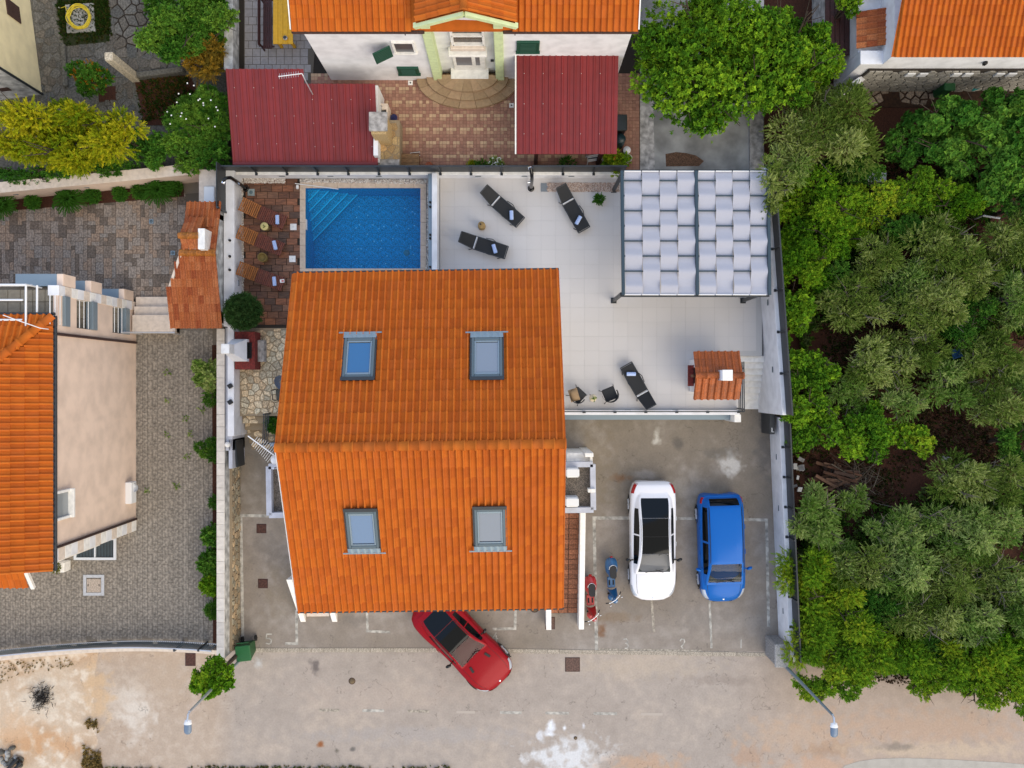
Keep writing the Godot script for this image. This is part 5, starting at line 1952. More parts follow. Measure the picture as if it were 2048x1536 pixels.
	t = thing("landing_rail", "grey tube handrail along the lower edge of the cream steps", "railing")
	st = mb()
	tube(st, [Vector3(-15.2, 1.6, -2.0), Vector3(-13.1, 1.6, -2.0)], 0.035)
	part("rail", st, M.alu, t)
	for px in [-14.9, -13.4]:
		st = mb()
		tube(st, [Vector3(px, 0.4, -2.0), Vector3(px, 1.6, -2.0)], 0.025)
		part("post", st, M.alu, t)

func corner_houses() -> void:
	var st: SurfaceTool
	# yellow house, top left corner of the picture
	var t := thing("yellow_house", "pale yellow house corner with brown shutter in the stone garden", "house")
	var c := W(85, 188, GL)
	var n := W(60, 0, GL)
	var dir := Vector3(n.x - c.x, 0, n.z - c.z).normalized()
	var side := Vector3(dir.z, 0, -dir.x)
	var b := Basis(side, Vector3.UP, -dir)
	if b.determinant() < 0: b = Basis(-side, Vector3.UP, -dir)
	if b.x.x < 0: b = Basis(-b.x, Vector3.UP, -b.z)
	t.transform = Transform3D(b, Vector3(c.x, 0, c.z))
	var zs := 1.0 if b.z.z > 0 else -1.0
	st = mb()
	bbox(st, Vector3(-7, 0, -8 * zs), Vector3(0, 6.2, 0))
	part("wall", st, M.yellow_wall, t)
	st = mb()
	bbox(st, Vector3(-7, 0.3, 0.0), Vector3(-0.02, 6.1, 0.02 * zs))
	part("south_render", st, M.grey_wall, t)
	st = mb()
	tube(st, [Vector3(0.05, 6.0, 0.05 * zs), Vector3(0.05, 0.9, 0.05 * zs)], 0.05)
	part("downpipe", st, M.dark_metal, t)
	st = mb()
	bbox(st, Vector3(0, 1.75, -3.05), Vector3(0.05, 2.6, -2.4), 0.01)
	part("shutter", st, M.rust, t)
	st = mb()
	bbox(st, Vector3(-1.15, 1.6, 0.02), Vector3(-0.75, 1.9, 0.05), 0.01)
	part("vent", st, M.rust, t)
	st = gable_slab(-7.3, 0.3, 4.4, 6.1, 7.8, 0.15)
	var roof := part("roof", st, M.clay[1], t)
	roof.position = Vector3(0, 0, -4 * zs)
	# white house, top right corner
	t = thing("stone_base_house", "white house with orange tiles and stone-clad base in the corner", "house")
	var z := -11.98
	st = mb()
	bbox(st, Vector3(13.9, 0, z - 7.5), Vector3(25, 3.7, z))
	bbox(st, Vector3(13.06, 0, -14.6), Vector3(13.9, 2.55, -12.5))
	bbox(st, Vector3(13.06, 0, -12.5), Vector3(14.4, 2.75, z - 0.004), 0.01)
	part("wall", st, M.white, t)
	st = mb()
	bbox(st, Vector3(13.1, 0, -17.0), Vector3(13.9, 3.0, -14.65), 0.01)
	part("chimney_block", st, M.old_concrete, t)
	st = mb()
	bbox(st, Vector3(13.55, 0, z), Vector3(25, 2.35, z + 0.08))
	var base := part("stone_base", st, M.dark_grout, t)
	var face := PackedVector2Array([Vector2(13.6, 0.1), Vector2(22, 0.1), Vector2(22, 2.32), Vector2(13.6, 2.32)])
	stones(base, "stone", cells(face, 0.27, 0.022, 141, 0.4, 1.25), Transform3D(Basis(Vector3(1, 0, 0), Vector3(0, 0, 1), Vector3(0, 1, 0)), Vector3(0, 0, z + 0.08)), family(Color(0.66, 0.64, 0.6), 7, 0.1, 0.9, "streak", 0.6, 142), 143, 0.05, 0.02, 0.015)
	for px in [1820.0, 1845.0, 1912.0, 1935.0, 1998.0, 2022.0]:
		var hh := 2.05
		var xx: float = (px - 1024.0) * (CAM - hh) / FOC
		st = mb()
		box(st, Vector3(xx, hh, z + 0.13), Vector3(0.32, 0.3, 0.06), Basis.IDENTITY, 0.01)
		part("vent_window", st, M.white_metal, t)
	st = mb()
	box(st, Vector3((1970 - 1024) * 30.8 / FOC, 3.0, z + 0.06), Vector3(0.12, 0.2, 0.12), Basis.IDENTITY, 0.02)
	part("wall_lamp", st, M.black, t)
	st = mb()
	st.set_smooth_group(-1)
	var ey := 3.75
	var v := Vector3(0, -2.0, 5.2)
	var o := Vector3(13.95, ey + 2.0, z + 0.12 - 5.2)
	quad(st, o, o + Vector3(11, 0, 0), o + Vector3(11, 0, 0) + v, o + v + Vector3(-0.2, 0, 0))
	quad(st, o, o + Vector3(0, -2.0, -3), o + Vector3(11, -2.0, -3), o + Vector3(11, 0, 0))
	roof = part("roof", st, M.clay[1], t)
	var sl := v.length()
	tile_slope(roof, o + v * 0.5 + Vector3(-0.1, 0.02, 0), Vector3(1, 0, 0), v.normalized(), 6.4, sl * 0.5, 31, 8, M.clay, 144, 260, null, 0.085)
	tile_slope(roof, o + Vector3(-0.05, 0.02, 0), Vector3(1, 0, 0), v.normalized(), 6.4, sl * 0.5, 31, 8, M.clay, 145, 0, null, 0.085)
	# little tiled porch roof on the west side: rolls run along x
	st = mb()
	st.set_smooth_group(-1)
	quad(st, Vector3(12.98, 2.6, -14.0), Vector3(14.0, 3.0, -14.0), Vector3(14.0, 3.0, -12.62), Vector3(12.98, 2.6, -12.62))
	var pr := part("porch_roof", st, M.old_clay[0], t)
	var pv := Vector3(-1.02, -0.4, 0)
	tile_slope(pr, Vector3(14.0, 3.02, -14.0), Vector3(0, 0, 1), pv.normalized(), 1.38, pv.length(), 6, 3, M.old_clay, 146, 60)
	t = thing("lean_to", "dark red-brown lean-to roof beside the concrete chimney block", "shed")
	st = mb()
	bbox(st, Vector3(12.2, 0, -17.5), Vector3(13.0, 1.75, -12.8))
	part("wall", st, M.grey_wall, t)
	for i in 5:
		st = mb()
		bbox(st, Vector3(12.1 + i * 0.19, 1.75, -17.6), Vector3(12.28 + i * 0.19, 1.82, -12.7), 0.02)
		part("roof_board", st, M.dark_wood, t)
	t = thing("ramp_wall", "sloping white garden wall in front of the corner house", "wall")
	st = mb()
	beam(st, Vector3(13.6, 1.7, z + 0.12), Vector3(12.65, 0.7, z + 0.75), 0.16, 1.2)
	part("wall_body", st, M.white, t)
	# crazy paving before it
	var pv2 := slab("crazy_paving", [1640, 150, 2080, 150, 2080, 214, 1640, 214], OL + 0.06, 0.2, M.soil)
	stones(pv2, "stone", cells(P([1645, 168, 1795, 172, 1790, 186, 1760, 190, 1770, 214, 1700, 210, 1650, 185], OL), 0.34, 0.05, 147), Transform3D(Basis.IDENTITY, Vector3(0, OL + 0.07, 0)), family(Color(0.6, 0.53, 0.46), 6, 0.1, 0.9, "cloud", 0.5, 148), 149)
	stones(pv2, "stone", cells(P([1795, 178, 1860, 176, 1870, 206, 1840, 212, 1800, 205], OL), 0.32, 0.06, 150), Transform3D(Basis.IDENTITY, Vector3(0, OL + 0.07, 0)), family(Color(0.6, 0.53, 0.46), 6, 0.1, 0.9, "cloud", 0.5, 151), 152)
	# low wall behind the orchard
	t = thing("orchard_wall", "low grey wall half hidden behind the olive and fig trees", "wall")
	st = mb()
	wall(st, W(1660, 358, OL), W(1760, 362, OL), 0.0, 0.7, 0.4, 0.02)
	part("wall_body", st, M.grey_wall, t)

func pool() -> void:
	var t := thing("swimming_pool", "rectangular blue swimming pool with corner steps and pale stone coping", "swimming pool")
	var a := W(611, 375, TL)
	var b := W(841, 537, TL)
	var bot := TL - 1.45
	var mos := mat(Color(0.05, 0.36, 0.66), 0.6, "cell", 0.55, 0.0, 0.2)
	mos.albedo_color = Color(0.0, 0.69, 0.98)
	var mos2 := mat(Color(0.05, 0.74, 1.0), 0.6, "cell", 0.5, 0.0, 0.2)
	var st := mb()
	st.set_smooth_group(-1)
	quad(st, Vector3(a.x, bot, a.z), Vector3(b.x, bot, a.z), Vector3(b.x, bot, b.z), Vector3(a.x, bot, b.z))
	part("pool_floor", st, mos, t)
	st = mb()
	bbox(st, Vector3(a.x - 0.1, bot - 0.1, a.z - 0.1), Vector3(b.x + 0.1, TL - 0.03, a.z))
	bbox(st, Vector3(a.x - 0.1, bot - 0.1, b.z), Vector3(b.x + 0.1, TL - 0.03, b.z + 0.1))
	bbox(st, Vector3(a.x - 0.1, bot - 0.1, a.z), Vector3(a.x, TL - 0.03, b.z))
	bbox(st, Vector3(b.x, bot - 0.1, a.z), Vector3(b.x + 0.1, TL - 0.03, b.z))
	part("pool_wall", st, mos, t)
	var d := [1.80, 1.46, 1.11, 0.78, 0.46]
	for i in 5:
		var y: float = TL - 1.2 + i * 0.21
		var q: float = d[i]
		st = mb()
		prism(st, PackedVector2Array([Vector2(a.x, a.z), Vector2(a.x + q, a.z), Vector2(a.x, a.z + q * 1.04)]), bot, y)
		part("pool_step", st, mos2, t)
		st = mb()
		beam(st, Vector3(a.x + q, y, a.z), Vector3(a.x, y, a.z + q * 1.04), 0.045, 0.02)
		part("step_nosing", st, mat(Color(0.1, 0.78, 1.0), 0.6, "", 1.0, 0.0, 0.2), t)
	st = mb()
	prism(st, PackedVector2Array([Vector2(a.x, a.z), Vector2(b.x, a.z), Vector2(b.x, b.z), Vector2(a.x, b.z)]), TL - 0.1, TL - 0.1)
	var water := mat(Color(0.0, 0.3, 0.6, 0.15), 0.02, "", 1.0, 0.0, 0.3)
	water.transparency = BaseMaterial3D.TRANSPARENCY_ALPHA
	water.normal_enabled = true
	var nt := NoiseTexture2D.new()
	var wn := noise(161, 0.02, 3)
	var nim := wn.get_seamless_image(256, 256)
	nim.bump_map_to_normal_map(1.5)
	water.normal_texture = ImageTexture.create_from_image(nim)
	water.normal_scale = 0.12
	water.uv1_triplanar = true
	water.uv1_world_triplanar = true
	water.uv1_scale = Vector3.ONE / 1.4
	part("water", st, water, t)
	# coping of sandstone slabs
	var fam := family(Color(0.8, 0.72, 0.64), 4, 0.03, 0.8, "soft", 0.6, 162)
	var w := 0.22
	var k := 0
	for s in [0, 1]:
		var z: float = a.z - w * 0.5 if s == 0 else b.z + w * 0.5
		for i in 10:
			st = mb()
			var x0 := lerpf(a.x - w, b.x + w, i / 10.0)
			bbox(st, Vector3(x0 + 0.003, TL - 0.05, z - w * 0.5), Vector3(lerpf(a.x - w, b.x + w, (i + 1) / 10.0) - 0.003, TL + 0.015, z + w * 0.5 + (0.02 if s == 0 else 0.0)), 0.008)
			part("coping_stone", st, fam[k % 4], t)
			k += 1
		var x: float = a.x - w * 0.5 if s == 0 else b.x + w * 0.5
		for i in 7:
			st = mb()
			bbox(st, Vector3(x - w * 0.5, TL - 0.05, lerpf(a.z + 0.022, b.z, i / 7.0) + 0.003), Vector3(x + w * 0.5, TL + 0.015, lerpf(a.z + 0.022, b.z, (i + 1) / 7.0) - 0.003), 0.008)
			part("coping_stone", st, fam[(k + 1) % 4], t)
			k += 1
	st = mb()
	bbox(st, Vector3(a.x + 0.002, TL - 0.2, -6.45), Vector3(a.x + 0.03, TL - 0.02, -6.05))
	part("skimmer", st, M.white_trim, t)
	var drain := W(828, 530, bot)
	st = mb()
	lathe(st, Vector3(drain.x - 0.3, bot + 0.004, drain.z - 0.5), [Vector2(0, 0.012), Vector2(0.12, 0.012), Vector2(0.13, 0)], 16)
	part("pool_drain", st, mat(Color(0.1, 0.5, 0.6), 0.5), t)
	# light fittings in the pool floor
	var rr := RandomNumberGenerator.new()
	rr.seed = 7
	for i in 30:
		st = mb()
		blob(st, Vector3(rr.randf_range(a.x + 1.6, b.x - 0.3), bot, rr.randf_range(a.z + 0.4, b.z - 0.3)), Vector3(0.022, 0.012, 0.022), Basis.IDENTITY, 8, 3, 0.0)
		part("floor_stud", st, M.stud, t)
	# ground under the pool surroundings
	slab("pool_surround", [600, 347, 874, 347, 874, 375, 600, 375], TL - 0.02, 1.3, M.concrete)
	slab("pool_surround", [841, 375, 874, 375, 874, 546, 841, 546], TL - 0.02, 1.3, M.concrete)
	slab("pool_surround", [600, 537, 841, 537, 841, 600, 600, 600], TL - 0.02, 1.3, M.concrete)
	slab("pool_surround", [600, 375, 611, 375, 611, 537, 600, 537], TL - 0.02, 1.3, M.concrete)
	slab("deck_base", [462, 347, 600, 347, 600, 660, 462, 660], TL - 0.03, 1.3, M.concrete)
	var p := thing("pool_pole", "thin white pole lying across the corner of the pool", "pole")
	st = mb()
	tube(st, [W(590, 367, TL + 0.06), W(677, 378, TL + 0.03)], 0.018)
	part("shaft", st, M.white_metal, p)
	st = mb()
	box(st, W(595, 374, TL + 0.08), Vector3(0.1, 0.1, 0.16), Basis.IDENTITY, 0.02)
	part("bracket", st, M.white_metal, p)
	for q in [[587.0, 454.0, "white square skimmer lid beside the highest wooden sunbed"], [585.0, 518.0, "white square skimmer lid beside the middle wooden sunbed"]]:
		var c := W(q[0], q[1], TL)
		var l := thing("skimmer_lid", q[2], "lid", Vector3(c.x, TL + 0.012, c.z), 0.0, "skimmer lids in the deck")
		st = mb()
		box(st, Vector3(0, 0.006, 0), Vector3(0.25, 0.02, 0.25), Basis.IDENTITY, 0.004)
		part("plate", st, M.white_trim, l)
		st = mb()
		lathe(st, Vector3(0, 0.016, 0), [Vector2(0.02, 0.004), Vector2(0.03, 0.004), Vector2(0.03, 0)], 10)
		part("finger_hole", st, M.alu, l)
	var c := W(502.5, 385, TL)
	var l := thing("deck_drain", "grey square drain cover in the wooden tiles by shower", "drain cover", Vector3(c.x, TL + 0.012, c.z))
	st = mb()
	box(st, Vector3(0, 0.006, 0), Vector3(0.27, 0.02, 0.27), Basis.IDENTITY, 0.004)
	part("plate", st, mat(Color(0.55, 0.6, 0.6), 0.5), l)
	st = mb()
	lathe(st, Vector3(0, 0.016, 0), [Vector2(0.0, 0.004), Vector2(0.07, 0.004), Vector2(0.075, 0)], 12)
	part("cover", st, mat(Color(0.36, 0.44, 0.47), 0.5), l)
	# two curved solar showers
	for q in [[492.0, 377.0, -0.75, "black curved solar shower in the corner of the pool deck"], [1062.0, 377.0, -2.9, "black solar shower against the white wall by the gravel bed"]]:
		c = W(q[0], q[1], TL)
		l = thing("shower", q[3], "shower", Vector3(c.x, TL, c.z), q[2], "solar showers")
		st = mb()
		lathe(st, Vector3.ZERO, [Vector2(0, 0.0), Vector2(0.13, 0.0), Vector2(0.13, 0.03), Vector2(0.09, 0.05)], 14)
		part("foot", st, M.black_gloss, l)
		st = mb()
		tube(st, [Vector3(0, 0.02, 0), Vector3(0, 1.2, 0), Vector3(0, 1.75, 0.02), Vector3(0, 2.0, 0.12), Vector3(0, 2.05, 0.3)], 0.075, 0.06, 12)
		part("tank", st, M.black_gloss, l)
		st = mb()
		lathe(st, Vector3(0, 1.96, 0.3), [Vector2(0.0, 0.0), Vector2(0.1, 0.0), Vector2(0.1, 0.03), Vector2(0, 0.05)], 12)
		part("shower_head", st, M.chrome, l)
		st = mb()
		tube(st, [Vector3(0.06, 1.1, 0), Vector3(0.16, 1.1, 0)], 0.03)
		part("tap", st, M.chrome, l)

func terrace() -> void:
	var st: SurfaceTool
	# pergola with woven shade strips
	var t := thing("pergola", "teal steel pergola roofed with woven pale grey fabric strips", "pergola")
	var top := 3.9
	var a := W(1240, 342, top)
	var b := W(1538, 590, top)
	var skew := 0.0
	var fw := [W(1241, 345, top).x, W(1389, 345, top).x, W(1533, 345, top).x]
	for i in 3:
		st = mb()
		beam(st, Vector3(fw[i] + 0.05, top, a.z), Vector3(fw[i] + 0.1, top, b.z), 0.11, 0.16, 0.01)
		part("side_beam", st, M.teal_metal, t)
	for z in [a.z - 0.02, b.z + 0.02]:
		st = mb()
		beam(st, Vector3(fw[0], top - 0.1, z), Vector3(fw[2] + 0.12, top - 0.1, z), 0.08, 0.12, 0.01)
		part("end_beam", st, M.dark_metal, t)
	for q in [[fw[0] + 0.06, a.z + 0.1], [fw[0] + 0.06, b.z - 0.05], [fw[2] - 0.15, b.z - 0.05], [fw[2] + 0.02, a.z + 0.1]]:
		st = mb()
		bbox(st, Vector3(q[0] - 0.06, TL, q[1] - 0.06), Vector3(q[0] + 0.06, top - 0.08, q[1] + 0.06), 0.008)
		var post := part("post", st, M.dark_metal, t)
		st = mb()
		box(st, Vector3(q[0], TL + 0.01, q[1]), Vector3(0.22, 0.025, 0.22), Basis.IDENTITY, 0.004)
		part("foot_plate", st, M.dark_metal, post)
	var L := b.z - a.z
	var bars := 7
	for f in 2:
		var x0: float = fw[f] + 0.12
		var x1: float = fw[f + 1] - 0.0
		var w := (x1 - x0) / 4.0
		for i in bars:
			st = mb()
			var z := a.z + L * (0.64 + i) / 8.22
			tube(st, [Vector3(x0 - 0.05, top, z), Vector3(x1 + 0.05, top, z)], 0.028)
			part("cross_bar", st, M.teal_metal, t)
		for k in 4:
			st = mb()
			var lo := [Vector3.ZERO, Vector3.ZERO]
			var n := 84
			var rows := []
			for j in n + 1:
				var s := float(j) / n
				var ph := s * 8.22 - 0.64
				var y := 0.075 * 2.0 / PI * asin(0.985 * cos(PI * (ph + (1 if k % 2 == 0 else 0))))
				y += 0.012 * cos(PI * 2.0 * ph) * (1.0 + 0.3 * sin(j * 1.7 + k))
				var z := a.z + L * s
				var row := []
				for m in 5:
					row.append(Vector3(x0 + w * k + 0.012 + (w - 0.024) * m / 4.0 + 0.05 * s, top + y - 0.006 * sin(PI * m / 4.0), z))
				rows.append(row)
			st.set_smooth_group(1)
			for j in n:
				for m in 4: quad(st, rows[j][m], rows[j][m + 1], rows[j + 1][m + 1], rows[j + 1][m])
			part("shade_strip", st, M.shade, t)
			for z in [a.z + 0.01, b.z - 0.01]:
				st = mb()
				tube(st, [Vector3(x0 + w * k + 0.02, top + 0.02, z), Vector3(x0 + w * (k + 1) - 0.02, top + 0.02, z)], 0.022, -1, 6)
				part("hem_bar", st, M.white_metal, t)
	# little brick oven with a tiled roof
	var c := W(1440, 750, 3.5)
	t = thing("oven_house", "small white outdoor oven under a red-brown tiled roof with chimney", "oven", Vector3(7.62, TL, -0.32))
	st = mb()
	bbox(st, Vector3(-0.68, 0, -0.62), Vector3(0.68, 1.45, 0.62))
	for x in [-0.68, 0.68]: tri(st, Vector3(x, 1.4, -0.62), Vector3(x, 1.85, 0), Vector3(x, 1.4, 0.62))
	part("body", st, M.white, t)
	st = mb()
	bbox(st, Vector3(-0.9, 0.7, -0.4), Vector3(-0.68, 0.8, 0.4), 0.01)
	part("shelf", st, M.red_brick, t)
	st = mb()
	bbox(st, Vector3(-0.695, 0.8, -0.3), Vector3(-0.68, 1.25, 0.3))
	part("mouth", st, M.black, t)
	st = mb()
	beam(st, Vector3(-0.98, 1.78, 0.02), Vector3(-0.6, 1.55, 0.02), 0.1, 0.1)
	part("bracket", st, M.timber, t)
	var roof := part("roof", gable_slab(-0.85, 0.85, 0.87, 1.5, 1.93, 0.06), M.old_clay[1], t)
	var red_clay := family(Color(0.66, 0.34, 0.13), 4, 0.08, 0.6, "streak", 0.8, 171)
	for s in [-1.0, 1.0]:
		var v := Vector3(0, -0.43, 0.87 * s)
		tile_slope(roof, Vector3(-0.86, 1.95, 0), Vector3(1, 0, 0), v.normalized(), 1.72, v.length(), 7, 3, red_clay, 172 + int(s), 60, null, 0.06)
	ridge_tiles(roof, Vector3(-0.88, 1.97, 0), Vector3(0.88, 1.97, 0), 4, 0.12, red_clay, 175)
	st = mb()
	bbox(st, Vector3(-0.02, 1.6, -0.19), Vector3(0.4, 2.2, 0.19), 0.01)
	var ch := part("chimney", st, M.lilac, t)
	st = mb()
	bbox(st, Vector3(0.04, 2.2, -0.2), Vector3(0.42, 2.24, 0.2), 0.01)
	part("chimney_cap", st, M.white_trim, ch)
	# white plastered barbecue on a red base
	c = W(490, 705, TL)
	t = thing("barbecue", "white hooded barbecue with chimney on a red brick base", "barbecue", Vector3(-10.25, TL, -1.28))
	st = mb()
	bbox(st, Vector3(-0.35, 0, -0.72), Vector3(0.42, 0.72, 0.72), 0.01)
	part("base", st, M.red_brick, t)
	st = mb()
	bbox(st, Vector3(0.42, 0, -0.42), Vector3(0.66, 0.4, 0.42), 0.015)
	part("front_ledge", st, M.concrete, t)
	st = mb()
	st.set_smooth_group(-1)
	var hb := [Vector3(-0.33, 1.05, -0.42), Vector3(0.22, 1.05, -0.42), Vector3(0.22, 1.05, 0.42), Vector3(-0.33, 1.05, 0.42)]
	var ht := [Vector3(-0.33, 1.75, -0.18), Vector3(-0.03, 1.75, -0.18), Vector3(-0.03, 1.75, 0.18), Vector3(-0.33, 1.75, 0.18)]
	for i in 4: quad(st, hb[i], hb[(i + 1) % 4], ht[(i + 1) % 4], ht[i])
	for z in [-0.42, 0.32]: bbox(st, Vector3(-0.33, 0.72, z), Vector3(0.2, 1.05, z + 0.1))
	bbox(st, Vector3(-0.35, 0.72, -0.4), Vector3(-0.25, 1.05, 0.4))
	part("hood", st, M.white, t)
	st = mb()
	bbox(st, Vector3(-0.33, 1.75, -0.18), Vector3(-0.02, 2.3, 0.18), 0.015)
	part("chimney", st, M.white_trim, t)
	st = mb()
	bbox(st, Vector3(-0.2, 0.72, -0.3), Vector3(0.3, 0.75, 0.3))
	part("fire_bed", st, M.black, t)
	for i in 7:
		st = mb()
		tube(st, [Vector3(-0.1, 0.84, -0.28 + i * 0.093), Vector3(0.36, 0.84, -0.28 + i * 0.093)], 0.008, -1, 5)
		part("grill_bar", st, M.black, t)

func wooden_lounger(at: Vector3, turn: float, label: String) -> void:
	# head towards -z, foot towards +z, 0.62 wide
	var t := thing("wooden_sunbed", label, "sunbed", at, turn, "wooden sunbeds on the pool deck")
	var st: SurfaceTool
	for s in [-1.0, 1.0]:
		st = mb()
		bbox(st, Vector3(0.24 * s - 0.02, 0.22, -0.75), Vector3(0.24 * s + 0.02, 0.3, 0.88), 0.006)
		part("side_rail", st, M.teak_red, t)
		for z in [-0.6, 0.75]:
			st = mb()
			bbox(st, Vector3(0.25 * s - 0.03, 0, z - 0.03), Vector3(0.25 * s + 0.03, 0.22, z + 0.03), 0.005)
			part("leg", st, M.teak_red, t)
	for i in 15:
		st = mb()
		var z := -0.16 + i * 0.073
		bbox(st, Vector3(-0.27, 0.3, z - 0.025), Vector3(0.27, 0.32, z + 0.025), 0.005)
		part("slat", st, M.teak_reds[i % 3], t)
	for i in 10:
		st = mb()
		var k := i * 0.075 + 0.04
		var p := Vector3(0, 0.32 + k * 0.55, -0.2 - k * 0.83)
		box(st, p, Vector3(0.54, 0.02, 0.052), Basis(Vector3.RIGHT, 0.585), 0.005)
		part("back_slat", st, M.teaks[i % 3], t)
	for s in [-1.0, 1.0]:
		st = mb()
		beam(st, Vector3(0.24 * s, 0.29, -0.2), Vector3(0.24 * s, 0.71, -0.84), 0.04, 0.04)
		beam(st, Vector3(0.24 * s, 0.6, -0.66), Vector3(0.24 * s, 0.26, -0.62), 0.03, 0.03)
		part("back_support", st, M.teak, t)

func black_lounger() -> Node3D:
	var t := thing("lounger", "", "lounger", Vector3.ZERO, 0.0, "black sling loungers on the terrace")
	var st: SurfaceTool
	# seat from z -0.25 to 1.05, back from -0.25 rising to z -0.85
	for s in [-1.0, 1.0]:
		st = mb()
		tube(st, [Vector3(0.25 * s, 0.30, -0.25), Vector3(0.255 * s, 0.32, 0.3), Vector3(0.25 * s, 0.3, 1.0)], 0.022)
		part("side_rail", st, M.dark_metal, t)
		st = mb()
		tube(st, [Vector3(0.25 * s, 0.31, -0.25), Vector3(0.205 * s, 0.68, -0.86)], 0.02)
		part("back_rail", st, M.dark_metal, t)
		st = mb()
		tube(st, [Vector3(0.265 * s, 0.5, 0.1), Vector3(0.3 * s, 0.5, 0.35), Vector3(0.265 * s, 0.32, 0.5)], 0.016)
		part("arm", st, M.dark_metal, t)
		for z in [-0.45, 0.72]:
			st = mb()
			tube(st, [Vector3(0.25 * s, 0.3, z + 0.15), Vector3(0.28 * s, 0.0, z)], 0.018)
			part("leg", st, M.dark_metal, t)
	st = mb()
	tube(st, [Vector3(-0.255, 0.3, 1.0), Vector3(0.255, 0.3, 1.0)], 0.022)
	part("foot_bar", st, M.dark_metal, t)
	st = mb()
	tube(st, [Vector3(-0.21, 0.68, -0.86), Vector3(0.21, 0.68, -0.86)], 0.02)
	part("head_bar", st, M.dark_metal, t)
	st = mb()
	tube(st, [Vector3(-0.24, 0.335, -0.27), Vector3(0.24, 0.335, -0.27)], 0.026)
	part("hinge_bar", st, M.alu, t)
	st = mb()
	st.set_smooth_group(1)
	for k in 8:
		for i in 4:
			var f := func(u: float, v: float) -> Vector3: return Vector3(lerpf(-0.235, 0.235, u), 0.315 - 0.035 * sin(PI * u) * sin(PI * v), lerpf(-0.22, 0.97, v))
			quad(st, f.call(i / 4.0, k / 8.0), f.call((i + 1) / 4.0, k / 8.0), f.call((i + 1) / 4.0, (k + 1) / 8.0), f.call(i / 4.0, (k + 1) / 8.0))
	part("seat_sling", st, M.sling, t)
	st = mb()
	st.set_smooth_group(1)
	for k in 5:
		for i in 4:
			var f := func(u: float, v: float) -> Vector3: return Vector3(lerpf(-0.235, 0.235, u) * (1.0 - 0.17 * v), lerpf(0.32, 0.67, v) - 0.03 * sin(PI * u) * sin(PI * v), lerpf(-0.28, -0.84, v))
			quad(st, f.call(i / 4.0, k / 5.0), f.call((i + 1) / 4.0, k / 5.0), f.call((i + 1) / 4.0, (k + 1) / 5.0), f.call(i / 4.0, (k + 1) / 5.0))
	part("back_sling", st, M.sling, t)
	return t

func towel(px: float, py: float, h: float, turn: float, label: String) -> void:
	var p := W(px, py, h)
	var t := thing("towel", label, "towel", p, turn, "rolled striped towels on the sunbeds")
	var st := mb()
	st.set_smooth_group(1)
	var n := 14
	for i in n:
		var a0 := TAU * i / n
		var a1 := TAU * (i + 1) / n
		for q in [[-0.17, a0, 0.0], [0.17, a0, 0.0], [0.17, a1, 1.0], [-0.17, a0, 0.0], [0.17, a1, 1.0], [-0.17, a1, 1.0]]:
			var ang: float = q[1]
			st.set_uv(Vector2((i + q[2]) / n * 2.0, 0.5))
			st.add_vertex(Vector3(cos(ang) * 0.075, 0.06 + sin(ang) * 0.06, q[0]))
	st.generate_normals()
	mesh_node("roll", st.commit(), M.towel, t)
	st = mb()
	for z in [-0.168, 0.168]:
		tube(st, [Vector3(0.05, 0.06, z), Vector3(0.0, 0.1, z), Vector3(-0.045, 0.06, z), Vector3(0, 0.025, z), Vector3(0.025, 0.06, z)], 0.012, -1, 6)
	part("fold", st, mat(Color(0.55, 0.68, 0.88), 0.95), t)

func heading(hx: float, hy: float, fx: float, fy: float) -> float:
	return atan2(fx - hx, fy - hy)

